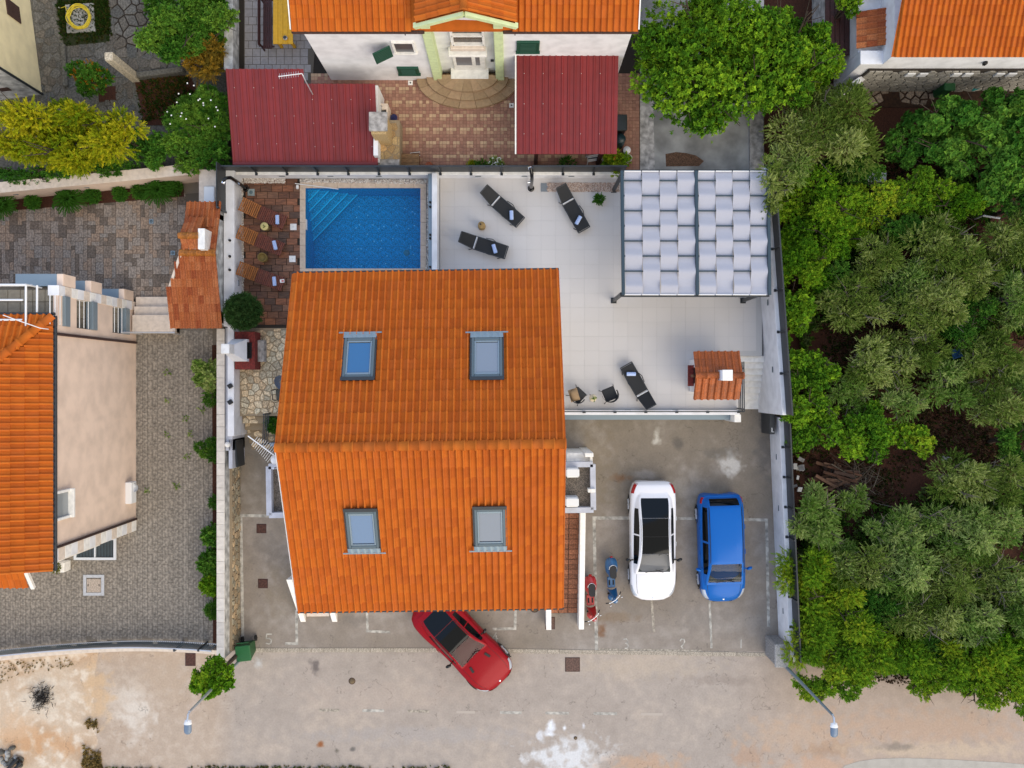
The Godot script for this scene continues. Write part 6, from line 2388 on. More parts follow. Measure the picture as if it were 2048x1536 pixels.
func furniture() -> void:
	var st: SurfaceTool
	M.teaks = family(Color(0.7, 0.42, 0.15), 3, 0.08, 0.6, "wood", 0.5, 181)
	M.teak_reds = family(Color(0.52, 0.26, 0.18), 3, 0.08, 0.6, "wood", 0.5, 182)
	var k := 0
	for q in [[501.0, 417.0, 572.0, 447.0, "wooden sunbed nearest the solar shower"], [496.0, 472.0, 567.0, 500.0, "wooden sunbed between the two round straw tables"], [495.0, 543.0, 568.0, 570.0, "wooden sunbed nearest the round potted tree, paper on it"]]:
		var hd := W(q[0], q[1], TL + 0.7)
		var ft := W(q[2], q[3], TL + 0.3)
		var turn := heading(q[0], q[1], q[2], q[3])
		var d := Vector3(sin(turn), 0, cos(turn))
		var m := ft - d * 0.93
		wooden_lounger(Vector3(m.x, TL + 0.012, m.z), turn, q[4])
	towel(555.5, 440, TL + 0.33, 0.02, "blue striped towel on the wooden sunbed nearest the shower")
	towel(550.5, 491, TL + 0.33, 0.25, "blue striped towel on the middle wooden sunbed")
	towel(549.5, 563, TL + 0.33, 0.1, "blue striped towel on the wooden sunbed with the paper card")
	var p := W(564.5, 562, TL + 0.33)
	var t := thing("paper_card", "small white card with red print lying on wooden sunbed", "card", p, 0.1)
	st = mb()
	box(st, Vector3(0, 0.012, 0), Vector3(0.17, 0.008, 0.13))
	part("sheet", st, M.white_trim, t)
	st = mb()
	box(st, Vector3(0.02, 0.018, 0.0), Vector3(0.09, 0.004, 0.07))
	part("print", st, mat(Color(0.75, 0.4, 0.4), 0.8), t)
	# black loungers
	var proto := black_lounger()
	k = 0
	for q in [[979.6, 392.0, 1040.0, 444.5, "black sling lounger closest to the fence, left of two"], [1128.0, 389.0, 1168.0, 459.0, "black sling lounger below the gravel bed"], [935.6, 481.0, 1012.0, 505.0, "black sling lounger below the wooden stool, nearest the roof"], [1291.7, 800.0, 1252.6, 731.0, "black sling lounger beside the grey armchairs"]]:
		var turn := heading(q[0], q[1], q[2], q[3])
		var ft := W(q[2], q[3], TL + 0.3)
		var m := ft - Vector3(sin(turn), 0, cos(turn)) * 0.98
		m.y = TL + 0.01
		if k == 0:
			proto.position = m
			proto.rotation.y = turn
			proto.set_meta("label", q[4])
		else: dup(proto, m, turn, q[4])
		k += 1
	towel(1023, 431, TL + 0.32, 0.05, "blue striped towel on the lounger closest to the fence")
	towel(1156.5, 441, TL + 0.32, -0.5, "blue striped towel on the lounger below the gravel bed")
	towel(989, 498, TL + 0.32, 0.3, "blue striped towel on the lounger below the stool")
	towel(1262, 748, TL + 0.32, PI / 2, "blue striped towel on the lounger beside the armchairs")
	# round tables
	for q in [[528.5, 452.5, "round straw-topped side table with small green fruit by highest sunbed"], [524.5, 514.5, "round woven basket table between the lower two wooden sunbeds"]]:
		p = W(q[0], q[1], TL + 0.4)
		t = thing("straw_table", q[2], "side table", Vector3(p.x, TL + 0.01, p.z))
		var open: bool = q[1] > 500
		st = mb()
		if open: lathe(st, Vector3.ZERO, [Vector2(0, 0), Vector2(0.13, 0), Vector2(0.17, 0.2), Vector2(0.18, 0.42), Vector2(0.165, 0.43), Vector2(0.14, 0.42), Vector2(0.13, 0.36), Vector2(0, 0.35)], 22)
		else: lathe(st, Vector3.ZERO, [Vector2(0, 0), Vector2(0.12, 0), Vector2(0.14, 0.36)], 20)
		part("basket", st, mat(Color(0.5, 0.42, 0.22), 0.9, "grain", 0.12) if open else M.straw, t)
		if not open:
			st = mb()
			lathe(st, Vector3(0, 0.36, 0), [Vector2(0.14, 0), Vector2(0.155, 0.01), Vector2(0.155, 0.03), Vector2(0.14, 0.04), Vector2(0, 0.04)], 22)
			part("table_top", st, mat(Color(0.84, 0.78, 0.52), 0.8, "grain", 0.2), t)
			for e in [Vector3(-0.02, 0.42, -0.03), Vector3(0.03, 0.42, 0.01), Vector3(-0.01, 0.42, 0.05)]:
				st = mb()
				blob(st, e, Vector3(0.025, 0.025, 0.022), Basis.IDENTITY, 8, 6)
				part("fruit", st, mat(Color(0.25, 0.35, 0.08), 0.5), t)
	p = W(963, 450, TL + 0.4)
	t = thing("stool", "round pale wooden stool with small dark ashtray near loungers", "stool", Vector3(p.x, TL + 0.01, p.z))
	st = mb()
	lathe(st, Vector3.ZERO, [Vector2(0, 0), Vector2(0.14, 0), Vector2(0.15, 0.1), Vector2(0.135, 0.3), Vector2(0.14, 0.39), Vector2(0.13, 0.41), Vector2(0, 0.41)], 18)
	part("log", st, mat(Color(0.78, 0.64, 0.4), 0.8, "wood", 0.3), t)
	st = mb()
	lathe(st, Vector3(-0.04, 0.41, -0.02), [Vector2(0, 0.005), Vector2(0.03, 0.005), Vector2(0.04, 0.05), Vector2(0.03, 0.05), Vector2(0.025, 0.02), Vector2(0, 0.02)], 12)
	part("ashtray", st, mat(Color(0.35, 0.3, 0.25), 0.5), t)
	p = W(1186, 796, TL + 0.45)
	t = thing("cafe_table", "small round cream table with flower vase between the armchairs", "table", Vector3(p.x, TL + 0.01, p.z))
	st = mb()
	lathe(st, Vector3(0, 0.43, 0), [Vector2(0, 0), Vector2(0.14, 0.0), Vector2(0.145, 0.01), Vector2(0.14, 0.025), Vector2(0, 0.025)], 20)
	part("table_top", st, mat(Color(0.82, 0.76, 0.65), 0.6), t)
	for i in 3:
		st = mb()
		var a := TAU * i / 3.0
		tube(st, [Vector3(cos(a) * 0.08, 0.43, sin(a) * 0.08), Vector3(cos(a) * 0.15, 0, sin(a) * 0.15)], 0.012)
		part("leg", st, M.timber, t)
	p = W(1187, 797, TL + 0.55)
	t = thing("vase", "dark little vase with a few green stems on cream table", "vase", Vector3(p.x, TL + 0.468, p.z))
	st = mb()
	lathe(st, Vector3.ZERO, [Vector2(0, 0), Vector2(0.035, 0), Vector2(0.045, 0.06), Vector2(0.02, 0.12), Vector2(0.025, 0.14)], 12)
	part("body", st, M.black, t)
	crown(t, "stems", "fine", Vector3(0, 0.2, 0), Vector3(0.07, 0.08, 0.07), 14, GREENS["olive_green"], 183, 3, 0.5, true)
	# armchairs
	var ch := thing("armchair", "grey rope armchair with beige cushion next to the house", "armchair", Vector3.ZERO, 0.0, "grey armchairs on the terrace")
	st = mb()
	box(st, Vector3(0, 0.42, 0.02), Vector3(0.5, 0.08, 0.5), Basis.IDENTITY, 0.03)
	part("seat", st, mat(Color(0.2, 0.205, 0.215), 0.9, "grain", 0.2), ch)
	st = mb()
	st.set_smooth_group(1)
	for i in 16:
		var f := func(u: float, v: float) -> Vector3:
			var a := lerpf(-0.25, PI + 0.25, u)
			return Vector3(cos(a) * (0.29 + 0.03 * v), 0.4 + v * (0.18 + 0.2 * sin(clampf(a, 0, PI))), -sin(a) * (0.27 + 0.04 * v))
		for j in 2: quad(st, f.call(i / 16.0, j / 2.0), f.call((i + 1) / 16.0, j / 2.0), f.call((i + 1) / 16.0, (j + 1) / 2.0), f.call(i / 16.0, (j + 1) / 2.0))
	part("back", st, mat(Color(0.27, 0.275, 0.29), 0.85, "grain", 0.2), ch)
	for s in [Vector2(-1, -1), Vector2(1, -1), Vector2(-1, 1), Vector2(1, 1)]:
		st = mb()
		tube(st, [Vector3(s.x * 0.22, 0.4, s.y * 0.2), Vector3(s.x * 0.3, 0, s.y * 0.28)], 0.014)
		part("leg", st, M.black, ch)
	p = W(1155, 791, TL + 0.45)
	ch.position = Vector3(p.x, TL + 0.01, p.z)
	ch.rotation.y = 2.4
	p = W(1220, 789, TL + 0.45)
	dup(ch, Vector3(p.x, TL + 0.01, p.z), -2.75, "empty grey rope armchair between vase table and lounger")
	p = W(1148, 790, TL + 0.5)
	t = thing("cushion", "crumpled beige cushion on the armchair next to the house", "cushion", Vector3(p.x, TL + 0.52, p.z), 0.3)
	st = mb()
	var rr := RandomNumberGenerator.new()
	rr.seed = 5
	st.set_smooth_group(1)
	var pts := []
	for j in 8:
		var row := []
		for i in 8:
			var u := i / 7.0 * 2 - 1
			var v := j / 7.0 * 2 - 1
			var e := (1 - pow(absf(u), 4)) * (1 - pow(absf(v), 4))
			row.append(Vector3(u * 0.18, 0.11 * e + rr.randf() * 0.025 * e, v * 0.24))
		pts.append(row)
	for j in 7:
		for i in 7: quad(st, pts[j][i], pts[j][i + 1], pts[j + 1][i + 1], pts[j + 1][i])
	part("cover", st, mat(Color(0.66, 0.55, 0.42), 0.95, "grain", 0.2), t)
	# chairs half under the eaves
	p = W(556, 765, TL + 0.7)
	t = thing("bucket_chair", "grey shell chair at the edge of the big roof", "chair", Vector3(p.x + 0.1, TL, p.z), 0.4)
	st = mb()
	st.set_smooth_group(1)
	for i in 10:
		for j in 4:
			var f := func(u: float, v: float) -> Vector3:
				var a := u * TAU
				var r := 0.12 + 0.16 * v
				return Vector3(cos(a) * r, 0.42 + v * v * (0.12 + 0.22 * maxf(0.0, -sin(a))), sin(a) * r)
			quad(st, f.call(i / 10.0, j / 4.0), f.call((i + 1) / 10.0, j / 4.0), f.call((i + 1) / 10.0, (j + 1) / 4.0), f.call(i / 10.0, (j + 1) / 4.0))
	part("shell", st, mat(Color(0.42, 0.46, 0.53), 0.6, "streak", 0.4), t)
	for s in [Vector2(-1, -1), Vector2(1, -1), Vector2(-1, 1), Vector2(1, 1)]:
		st = mb()
		tube(st, [Vector3(s.x * 0.1, 0.44, s.y * 0.1), Vector3(s.x * 0.2, 0, s.y * 0.2)], 0.014)
		part("leg", st, M.black, t)
	p = W(555, 789, TL + 0.6)
	t = thing("garden_chair", "black-framed garden chair half hidden under the big roof", "chair", Vector3(p.x + 0.12, TL, p.z), 0.1)
	st = mb()
	box(st, Vector3(0, 0.44, 0), Vector3(0.44, 0.03, 0.42), Basis.IDENTITY, 0.01)
	part("seat", st, mat(Color(0.3, 0.3, 0.27), 0.8, "grain", 0.1), t)
	st = mb()
	tube(st, [Vector3(-0.23, 0.46, -0.21), Vector3(-0.25, 0.85, -0.18), Vector3(-0.25, 0.85, 0.18), Vector3(-0.23, 0.46, 0.21)], 0.018)
	part("back_frame", st, M.black, t)
	for s in [Vector2(-1, -1), Vector2(1, -1), Vector2(-1, 1), Vector2(1, 1)]:
		st = mb()
		tube(st, [Vector3(s.x * 0.2, 0.46, s.y * 0.2), Vector3(s.x * 0.24, 0, s.y * 0.24)], 0.015)
		part("leg", st, M.black, t)
	# planter and railing at the stone steps
	p = W(1197, 399, TL + 0.3)
	t = thing("planter", "round white planter with a dark green cushion plant by gravel", "planter", Vector3(p.x, TL + 0.01, p.z))
	st = mb()
	lathe(st, Vector3.ZERO, [Vector2(0, 0), Vector2(0.14, 0), Vector2(0.18, 0.3), Vector2(0.165, 0.31), Vector2(0.15, 0.27), Vector2(0, 0.26)], 20)
	part("pot", st, M.white_trim, t)
	crown(t, "foliage", "fine", Vector3(0, 0.34, 0), Vector3(0.17, 0.14, 0.17), 130, GREENS["dark"], 184, 4, 0.7, true)
	p = W(541, 850, TL + 0.2)
	t = thing("potted_shrub", "dark green round shrub in a pot beside black stair railing", "shrub", Vector3(p.x, 0.3, p.z))
	st = mb()
	lathe(st, Vector3.ZERO, [Vector2(0, 0), Vector2(0.15, 0), Vector2(0.2, 0.35), Vector2(0.16, 0.36), Vector2(0, 0.3)], 14)
	part("pot", st, M.terracotta, t)
	crown(t, "foliage", "fine", Vector3(0, 0.75, 0), Vector3(0.27, 0.4, 0.3), 420, GREENS["dark"], 185, 5, 0.9, true)
	t = thing("step_railing", "black slanted stair railing beside the stone steps and shrub", "railing")
	for i in 4:
		st = mb()
		var y := 2.25 - i * 0.22
		tube(st, [Vector3(-9.45, y, 1.15), Vector3(-9.62, y - 0.4, 2.35)], 0.022)
		part("bar", st, M.dark_metal, t)
	for q in [[-9.45, 2.3, 1.15], [-9.62, 1.9, 2.35]]:
		st = mb()
		tube(st, [Vector3(q[0], 0.3, q[2]), Vector3(q[0], q[1], q[2])], 0.028)
		part("post", st, M.dark_metal, t)
	st = mb()
	bbox(st, Vector3(-9.5, 0, 2.3), Vector3(-7.0, 1.3, 2.45), 0.01)
	part("kerb_wall", st, M.steel_grey, t)
	# round potted tree on the pool deck
	t = thing("potted_olive", "round clipped dark green tree between wooden deck and barbecue", "tree", Vector3(-10.05, TL, -2.7))
	st = mb()
	tube(st, [Vector3(0, 0, 0), Vector3(0.03, 0.7, 0), Vector3(0, 1.2, 0)], 0.05, 0.035)
	part("trunk", st, M.bark, t)
	st = mb()
	lathe(st, Vector3.ZERO, [Vector2(0, 0), Vector2(0.22, 0), Vector2(0.26, 0.4), Vector2(0.22, 0.4), Vector2(0, 0.34)], 16)
	part("pot", st, M.terracotta, t)
	crown(t, "crown", "long", Vector3(0, 1.4, 0), Vector3(0.62, 0.55, 0.62), 1250, [Color(0.02, 0.055, 0.012), Color(0.035, 0.085, 0.02), Color(0.07, 0.12, 0.035)], 186, 6, 0.75, true)
	var gd := W(1092, 375, TL)
	t = thing("gravel_drain", "grey rectangular drain slab at the end of the gravel bed", "drain cover", Vector3(gd.x - 1.0 * 0 - 0.06, TL + 0.01, gd.z))
	st = mb()
	box(st, Vector3(-0.0, 0.008, 0), Vector3(0.28, 0.02, 0.33), Basis.IDENTITY, 0.005)
	part("plate", st, mat(Color(0.5, 0.54, 0.58), 0.6, "grain", 0.2), t)

func pot(called: String, label: String, cat: String, px: float, py: float, base: float, prof: Array, m: Material, group: String = "") -> Node3D:
	var top: float = prof[prof.size() - 1].y
	var p := W(px, py, base + top)
	var t := thing(called, label, cat, Vector3(p.x, base, p.z), 0.0, group)
	var st := mb()
	lathe(st, Vector3.ZERO, prof, 20)
	part("body", st, m, t)
	return t

func yard_things() -> void:
	var st: SurfaceTool
	# yellow table with bench
	var a := W(546, -10, YL + 0.75)
	var b := W(586, 88, YL + 0.75)
	var t := thing("garden_table", "long yellow-painted plank table on the grey tiled path", "table", Vector3((a.x + b.x) / 2, YL, (a.z + b.z) / 2))
	var w := (b.x - a.x) / 4
	for i in 4:
		st = mb()
		bbox(st, Vector3(-2 * w + i * w + 0.004, 0.72, a.z - t.position.z), Vector3(-w + i * w - 0.004, 0.76, b.z - t.position.z), 0.005)
		part("plank", st, M.yellow_paint, t)
	for z in [-0.75, 0.75]:
		st = mb()
		bbox(st, Vector3(-0.3, 0, z - 0.04), Vector3(-0.2, 0.72, z + 0.04))
		part("leg", st, M.yellow_paint, t)
		st = mb()
		bbox(st, Vector3(0.2, 0, z - 0.04), Vector3(0.3, 0.72, z + 0.04))
		part("leg", st, M.yellow_paint, t)
	var p := W(570, 75, YL + 0.85)
	t = thing("jar", "small glass jar with dark lid on the yellow table", "jar", Vector3(p.x, YL + 0.76, p.z))
	st = mb()
	lathe(st, Vector3.ZERO, [Vector2(0, 0), Vector2(0.08, 0), Vector2(0.085, 0.08), Vector2(0.06, 0.1)], 14)
	part("body", st, M.alu, t)
	st = mb()
	lathe(st, Vector3(0, 0.1, 0), [Vector2(0.062, 0), Vector2(0.06, 0.02), Vector2(0, 0.025)], 14)
	part("lid", st, M.dark_metal, t)
	p = W(535, 45, YL + 0.45)
	t = thing("bench", "dark red-brown wooden bench with thin backrest beside yellow table", "bench", Vector3(p.x, YL, p.z))
	for i in 4:
		st = mb()
		bbox(st, Vector3(-0.17 + i * 0.085, 0.42, -1.0), Vector3(-0.093 + i * 0.085, 0.45, 1.0), 0.005)
		part("seat_slat", st, M.dark_wood, t)
	for i in 2:
		st = mb()
		bbox(st, Vector3(-0.26, 0.58 + i * 0.16, -1.0), Vector3(-0.23, 0.7 + i * 0.16, 1.0), 0.005)
		part("back_slat", st, M.dark_wood, t)
	for z in [-0.9, 0.9]:
		st = mb()
		bbox(st, Vector3(-0.26, 0, z - 0.03), Vector3(-0.22, 0.86, z + 0.03))
		bbox(st, Vector3(-0.26, 0.36, z - 0.03), Vector3(0.25, 0.42, z + 0.03))
		part("frame", st, M.dark_wood, t)
	# stone outdoor kitchen with chimney
	t = thing("stone_grill", "honey stone outdoor fireplace with square grey chimney cap by red shed", "fireplace", Vector3(0, YL, 0))
	a = W(733, 240, YL + 0.9)
	b = W(799, 332, YL + 0.9)
	st = mb()
	bbox(st, Vector3(a.x + 0.1, 0, a.z), Vector3(b.x, 0.88, b.z))
	var base := part("body", st, M.grout, t)
	var poly := PackedVector2Array([Vector2(a.x + 0.1, a.z), Vector2(b.x, a.z), Vector2(b.x, b.z - 0.25), Vector2(a.x + 0.1, b.z - 0.25)])
	stones(base, "stone", cells(poly, 0.27, 0.02, 191), Transform3D(Basis.IDENTITY, Vector3(0, 0.88, 0)), family(Color(0.74, 0.62, 0.44), 7, 0.2, 0.85, "streak", 0.5, 192, 0.05), 193, 0.03, 0.015, 0.01)
	st = mb()
	bbox(st, Vector3(a.x + 0.1, 0.88, b.z - 0.25), Vector3(b.x, 0.93, b.z), 0.01)
	part("counter", st, M.concrete, t)
	st = mb()
	bbox(st, Vector3(-5.1, 0.9, -9.75), Vector3(-4.55, 2.3, -9.05), 0.01)
	var ch := part("chimney", st, mat(Color(0.8, 0.68, 0.48), 0.85, "streak", 0.5), t)
	st = mb()
	bbox(st, Vector3(-5.17, 2.3, -9.83), Vector3(-4.5, 2.4, -9.14), 0.015)
	part("chimney_cap", st, M.concrete, ch)
	p = W(764, 224, YL + 0.85)
	t = thing("outdoor_sink", "pale stone sink with dark grey basin beside the fireplace", "sink", Vector3(p.x, YL, p.z))
	st = mb()
	bbox(st, Vector3(-0.22, 0, -0.32), Vector3(0.22, 0.74, 0.3))
	for e in [[Vector3(-0.22, 0.74, -0.32), Vector3(-0.16, 0.85, 0.3)], [Vector3(0.16, 0.74, -0.32), Vector3(0.22, 0.85, 0.3)], [Vector3(-0.16, 0.74, -0.32), Vector3(0.16, 0.85, -0.1)], [Vector3(-0.16, 0.74, 0.26), Vector3(0.16, 0.85, 0.3)]]: bbox(st, e[0], e[1])
	part("stand", st, M.sand_coping, t)
	st = mb()
	bbox(st, Vector3(-0.158, 0.745, -0.098), Vector3(0.158, 0.76, 0.258))
	part("basin", st, M.dark_metal, t)
	st = mb()
	tube(st, [Vector3(0, 0.85, -0.2), Vector3(0, 1.0, -0.2), Vector3(0, 1.0, -0.02)], 0.014)
	part("tap", st, M.chrome, t)
	pot("blue_pot", "small dark blue pot behind the stone fireplace", "pot", 788, 236, YL, [Vector2(0, 0), Vector2(0.1, 0), Vector2(0.14, 0.25), Vector2(0.11, 0.25), Vector2(0, 0.2)], mat(Color(0.1, 0.1, 0.32), 0.3))
	p = W(821, 322, YL + 0.35)
	t = thing("wooden_box", "pale wooden storage box against the wall beside the fireplace", "box", Vector3(p.x, YL, p.z))
	st = mb()
	bbox(st, Vector3(-0.34, 0, -0.26), Vector3(0.32, 0.36, 0.24), 0.01)
	part("body", st, mat(Color(0.62, 0.47, 0.33), 0.85, "wood", 0.6), t)
	for i in 3:
		st = mb()
		bbox(st, Vector3(-0.35, 0.36, -0.27 + i * 0.175), Vector3(0.33, 0.385, -0.1 + i * 0.175), 0.004)
		part("lid_board", st, mat(Color(0.66, 0.51, 0.36), 0.85, "wood", 0.5), t)
	p = W(829, 305, YL + 0.3)
	t = thing("grill_rack", "small white-rimmed grill rack lying by the wooden box", "rack", Vector3(p.x, YL + 0.02, p.z), 0.1)
	st = mb()
	tube(st, [Vector3(-0.18, 0.03, -0.07), Vector3(0.18, 0.03, -0.07), Vector3(0.18, 0.03, 0.07), Vector3(-0.18, 0.03, 0.07), Vector3(-0.18, 0.03, -0.07)], 0.015)
	part("rim", st, M.white_metal, t)
	for i in 7:
		st = mb()
		tube(st, [Vector3(-0.15 + i * 0.05, 0.03, -0.07), Vector3(-0.15 + i * 0.05, 0.03, 0.07)], 0.006, -1, 5)
		part("bar", st, M.dark_metal, t)
	pot("clay_pot", "round brown clay pot on the yard kerb behind dark fence", "pot", 858, 331, YL, [Vector2(0, 0), Vector2(0.1, 0), Vector2(0.15, 0.2), Vector2(0.12, 0.28), Vector2(0.1, 0.27), Vector2(0, 0.2)], M.terracotta)
	for q in [[821.0, 166.0, "white square floor drain near the curved steps, on the left"], [1023.0, 211.0, "white square floor drain beside the carport"]]:
		p = W(q[0], q[1], YL)
		t = thing("floor_drain", q[2], "drain cover", Vector3(p.x, YL + 0.012, p.z))
		st = mb()
		box(st, Vector3(0, 0.006, 0), Vector3(0.18, 0.016, 0.18), Basis.IDENTITY, 0.003)
		part("plate", st, M.white_trim, t)
		st = mb()
		lathe(st, Vector3(0, 0.014, 0), [Vector2(0, 0.003), Vector2(0.03, 0.003), Vector2(0.032, 0)], 10)
		part("grate", st, M.dark_metal, t)
	# bins and buckets beside the carport
	p = W(1241, 246, YL + 0.9)
	t = thing("wheelie_bin", "black square rubbish bin beside the carport", "bin", Vector3(p.x, YL, p.z))
	st = mb()
	bbox(st, Vector3(-0.24, 0.05, -0.28), Vector3(0.22, 0.9, 0.28), 0.04)
	part("body", st, M.black, t)
	st = mb()
	bbox(st, Vector3(-0.27, 0.9, -0.31), Vector3(0.25, 0.98, 0.31), 0.03)
	part("lid", st, mat(Color(0.13, 0.15, 0.14), 0.35), t)
	pot("barrel", "dark teal round barrel between black bin and white buckets", "barrel", 1241, 277, YL, [Vector2(0, 0), Vector2(0.2, 0), Vector2(0.22, 0.4), Vector2(0.2, 0.8), Vector2(0.19, 0.83), Vector2(0, 0.82)], mat(Color(0.08, 0.17, 0.19), 0.4))
	pot("bucket", "white bucket with lid beyond the barrel", "bucket", 1254, 300, YL, [Vector2(0, 0), Vector2(0.12, 0), Vector2(0.145, 0.34), Vector2(0.15, 0.36), Vector2(0.1, 0.35), Vector2(0.09, 0.37), Vector2(0, 0.37)], M.white_metal)
	pot("open_bucket", "open white bucket half behind the leafy bush", "bucket", 1255, 320, YL, [Vector2(0, 0.01), Vector2(0.12, 0.0), Vector2(0.145, 0.34), Vector2(0.13, 0.34), Vector2(0.11, 0.05), Vector2(0, 0.05)], M.white_trim)
	pot("orange_pot", "orange clay pot under the edge of the carport", "pot", 1221, 316, YL, [Vector2(0, 0), Vector2(0.12, 0), Vector2(0.17, 0.4), Vector2(0.18, 0.45), Vector2(0.15, 0.44), Vector2(0, 0.36)], mat(Color(0.8, 0.36, 0.08), 0.6))
	p = W(1190, 315, YL + 0.45)
	t = thing("folding_chair", "folded white plastic chair under the carport edge", "chair", Vector3(p.x, YL, p.z), 0.15)
	for i in 5:
		st = mb()
		bbox(st, Vector3(-0.28, 0.42, -0.11 + i * 0.05), Vector3(0.28, 0.45, -0.075 + i * 0.05), 0.005)
		part("slat", st, M.white_metal if i != 2 else M.frame_grey, t)
	for x in [-0.3, 0.28]:
		st = mb()
		tube(st, [Vector3(x, 0, -0.16), Vector3(x, 0.46, -0.14), Vector3(x, 0.46, 0.14), Vector3(x, 0, 0.16)], 0.018)
		part("leg_frame", st, M.white_metal, t)
	# aerial on the shed
	t = thing("yagi_aerial", "silver television aerial over the stepped edge of the shed roof", "aerial", Vector3(0, 0, 0))
	var tip := W(557, 153, 4.4)
	var root := W(604, 147, 4.4)
	st = mb()
	tube(st, [Vector3(root.x + 0.1, 3.0, root.z + 0.35), Vector3(root.x + 0.08, 4.2, root.z + 0.2), root], 0.022)
	part("mast", st, M.alu, t)
	st = mb()
	tube(st, [root, tip], 0.018)
	part("boom", st, M.white_metal, t)
	for i in 9:
		var q := tip.lerp(root, 0.04 + i * 0.1)
		st = mb()
		tube(st, [q + Vector3(0, 0, -0.1), q + Vector3(0, 0, 0.1)], 0.008, -1, 5)
		part("element", st, M.alu, t)
	# things in the old garden
	p = W(163, 38, GL)
	t = thing("hose_plinth", "weathered square concrete plinth in the small lawn", "plinth", Vector3(p.x, GL, p.z), 0.06)
	st = mb()
	bbox(st, Vector3(-0.57, 0, -0.57), Vector3(0.57, 0.12, 0.57), 0.02)
	part("block", st, M.old_concrete, t)
	t = thing("garden_hose", "coiled yellow garden hose lying on the concrete plinth", "hose", Vector3(p.x, GL + 0.13, p.z))
	st = mb()
	var pts := []
	var r := RandomNumberGenerator.new()
	r.seed = 77
	var wob := noise(78, 0.12, 2)
	for i in 340:
		var an := i * 0.155
		var rad := 0.43 + 0.085 * wob.get_noise_1d(i * 0.55) + 0.03 * sin(i * 0.021)
		pts.append(Vector3(cos(an) * rad + 0.02 * sin(i * 0.04), 0.02 + 0.1 * i / 340.0 + 0.01 * sin(an * 3.0), sin(an) * rad))
	pts.append(Vector3(-0.55, 0.05, -0.42))
	pts.append(Vector3(-0.78, -0.02, -0.38))
	tube(st, pts, 0.017, -1, 6)
	part("coil", st, M.hose, t)
	st = mb()
	tube(st, [Vector3(-0.78, -0.02, -0.38), Vector3(-0.86, -0.02, -0.42)], 0.022)
	part("nozzle", st, M.alu, t)
	p = W(272, 157, GL)
	t = thing("gate_pillar", "tall weathered white pillar on the low stone wall", "pillar", Vector3(p.x, GL, p.z), 0.05)
	st = mb()
	bbox(st, Vector3(-0.16, 0, -0.16), Vector3(0.16, 2.25, 0.16), 0.025)
	part("shaft", st, mat(Color(0.82, 0.77, 0.68), 0.9, "streak", 0.9), t)
	p = W(373, 116, GL + 0.9)
	t = thing("white_stone", "white-topped short post under the rusty bush", "post", Vector3(p.x, GL, p.z))
	st = mb()
	bbox(st, Vector3(-0.16, 0, -0.14), Vector3(0.16, 0.9, 0.14), 0.03)
	part("shaft", st, M.white_trim, t)
	t = thing("garden_step_wall", "low grey stone wall along the flower bed", "wall")
	st = mb()
	wall(st, W(280, 156, GL), W(372, 144, GL), GL - 0.1, GL + 0.35, 0.22, 0.03)
	wall(st, W(128, 90, GL), W(134, 175, GL), GL - 0.1, GL + 0.16, 0.2, 0.03)
	part("wall_body", st, M.garden_base, t)
	# right side: things by the stone-based house and in the orchard
	p = W(1900, 168, OL + 1.0)
	t = thing("garden_bin", "dark green bin against the stone base of the corner house", "bin", Vector3(p.x, OL, p.z))
	st = mb()
	bbox(st, Vector3(-0.2, 0, -0.22), Vector3(0.2, 0.95, 0.22), 0.03)
	part("body", st, M.bin_green, t)
	st = mb()
	bbox(st, Vector3(-0.22, 0.95, -0.24), Vector3(0.22, 1.02, 0.26), 0.025)
	part("lid", st, M.bin_green, t)
	pot("teal_tub", "teal plastic tub next to the green bin", "tub", 1945, 172, OL, [Vector2(0, 0), Vector2(0.2, 0), Vector2(0.25, 0.4), Vector2(0.22, 0.4), Vector2(0.2, 0.1), Vector2(0, 0.1)], mat(Color(0.1, 0.5, 0.5), 0.5))
	p = W(1892, 918, OL)
	t = thing("white_board", "small pale board lying on the bare orchard soil", "board", Vector3(p.x, OL + 0.04, p.z), -0.2)
	st = mb()
	box(st, Vector3(0, 0.02, 0), Vector3(0.38, 0.03, 0.2), Basis.IDENTITY, 0.005)
	part("panel", st, M.concrete, t)
	p = W(1986, 434, OL + 0.6)
	t = thing("white_pipe", "short white pipe sticking out under the fig leaves", "pipe", Vector3(p.x, p.y, p.z), 0.0)
	st = mb()
	tube(st, [Vector3(-0.4, 0.0, -0.05), Vector3(0.25, 0.05, 0.06)], 0.04)
	tube(st, [Vector3(-0.38, 0.0, -0.05), Vector3(-0.38, -0.6, -0.05)], 0.03)
	part("tube", st, M.white_metal, t)
	p = W(1896, 708, OL + 0.4)
	t = thing("blue_tarp", "scrap of blue tarpaulin between the olive trees", "tarpaulin", Vector3(p.x, OL + 1.0, p.z), 0.3)
	st = mb()
	st.set_smooth_group(1)
	for j in 4:
		for i in 4:
			var f := func(u: float, v: float) -> Vector3: return Vector3(u * 0.4 - 0.2, 0.08 * sin(u * 5 + v * 3), v * 0.4 - 0.2)
			quad(st, f.call(i / 4.0, j / 4.0), f.call((i + 1) / 4.0, j / 4.0), f.call((i + 1) / 4.0, (j + 1) / 4.0), f.call(i / 4.0, (j + 1) / 4.0))
	part("sheet", st, mat(Color(0.05, 0.3, 0.5), 0.5), t)
	# brushwood and timber heap by the fence
	r.seed = 201
	t = thing("brushwood_pile", "dark tangled heap of dry branches under the orchard trees", "brushwood", W(1700, 965, OL))
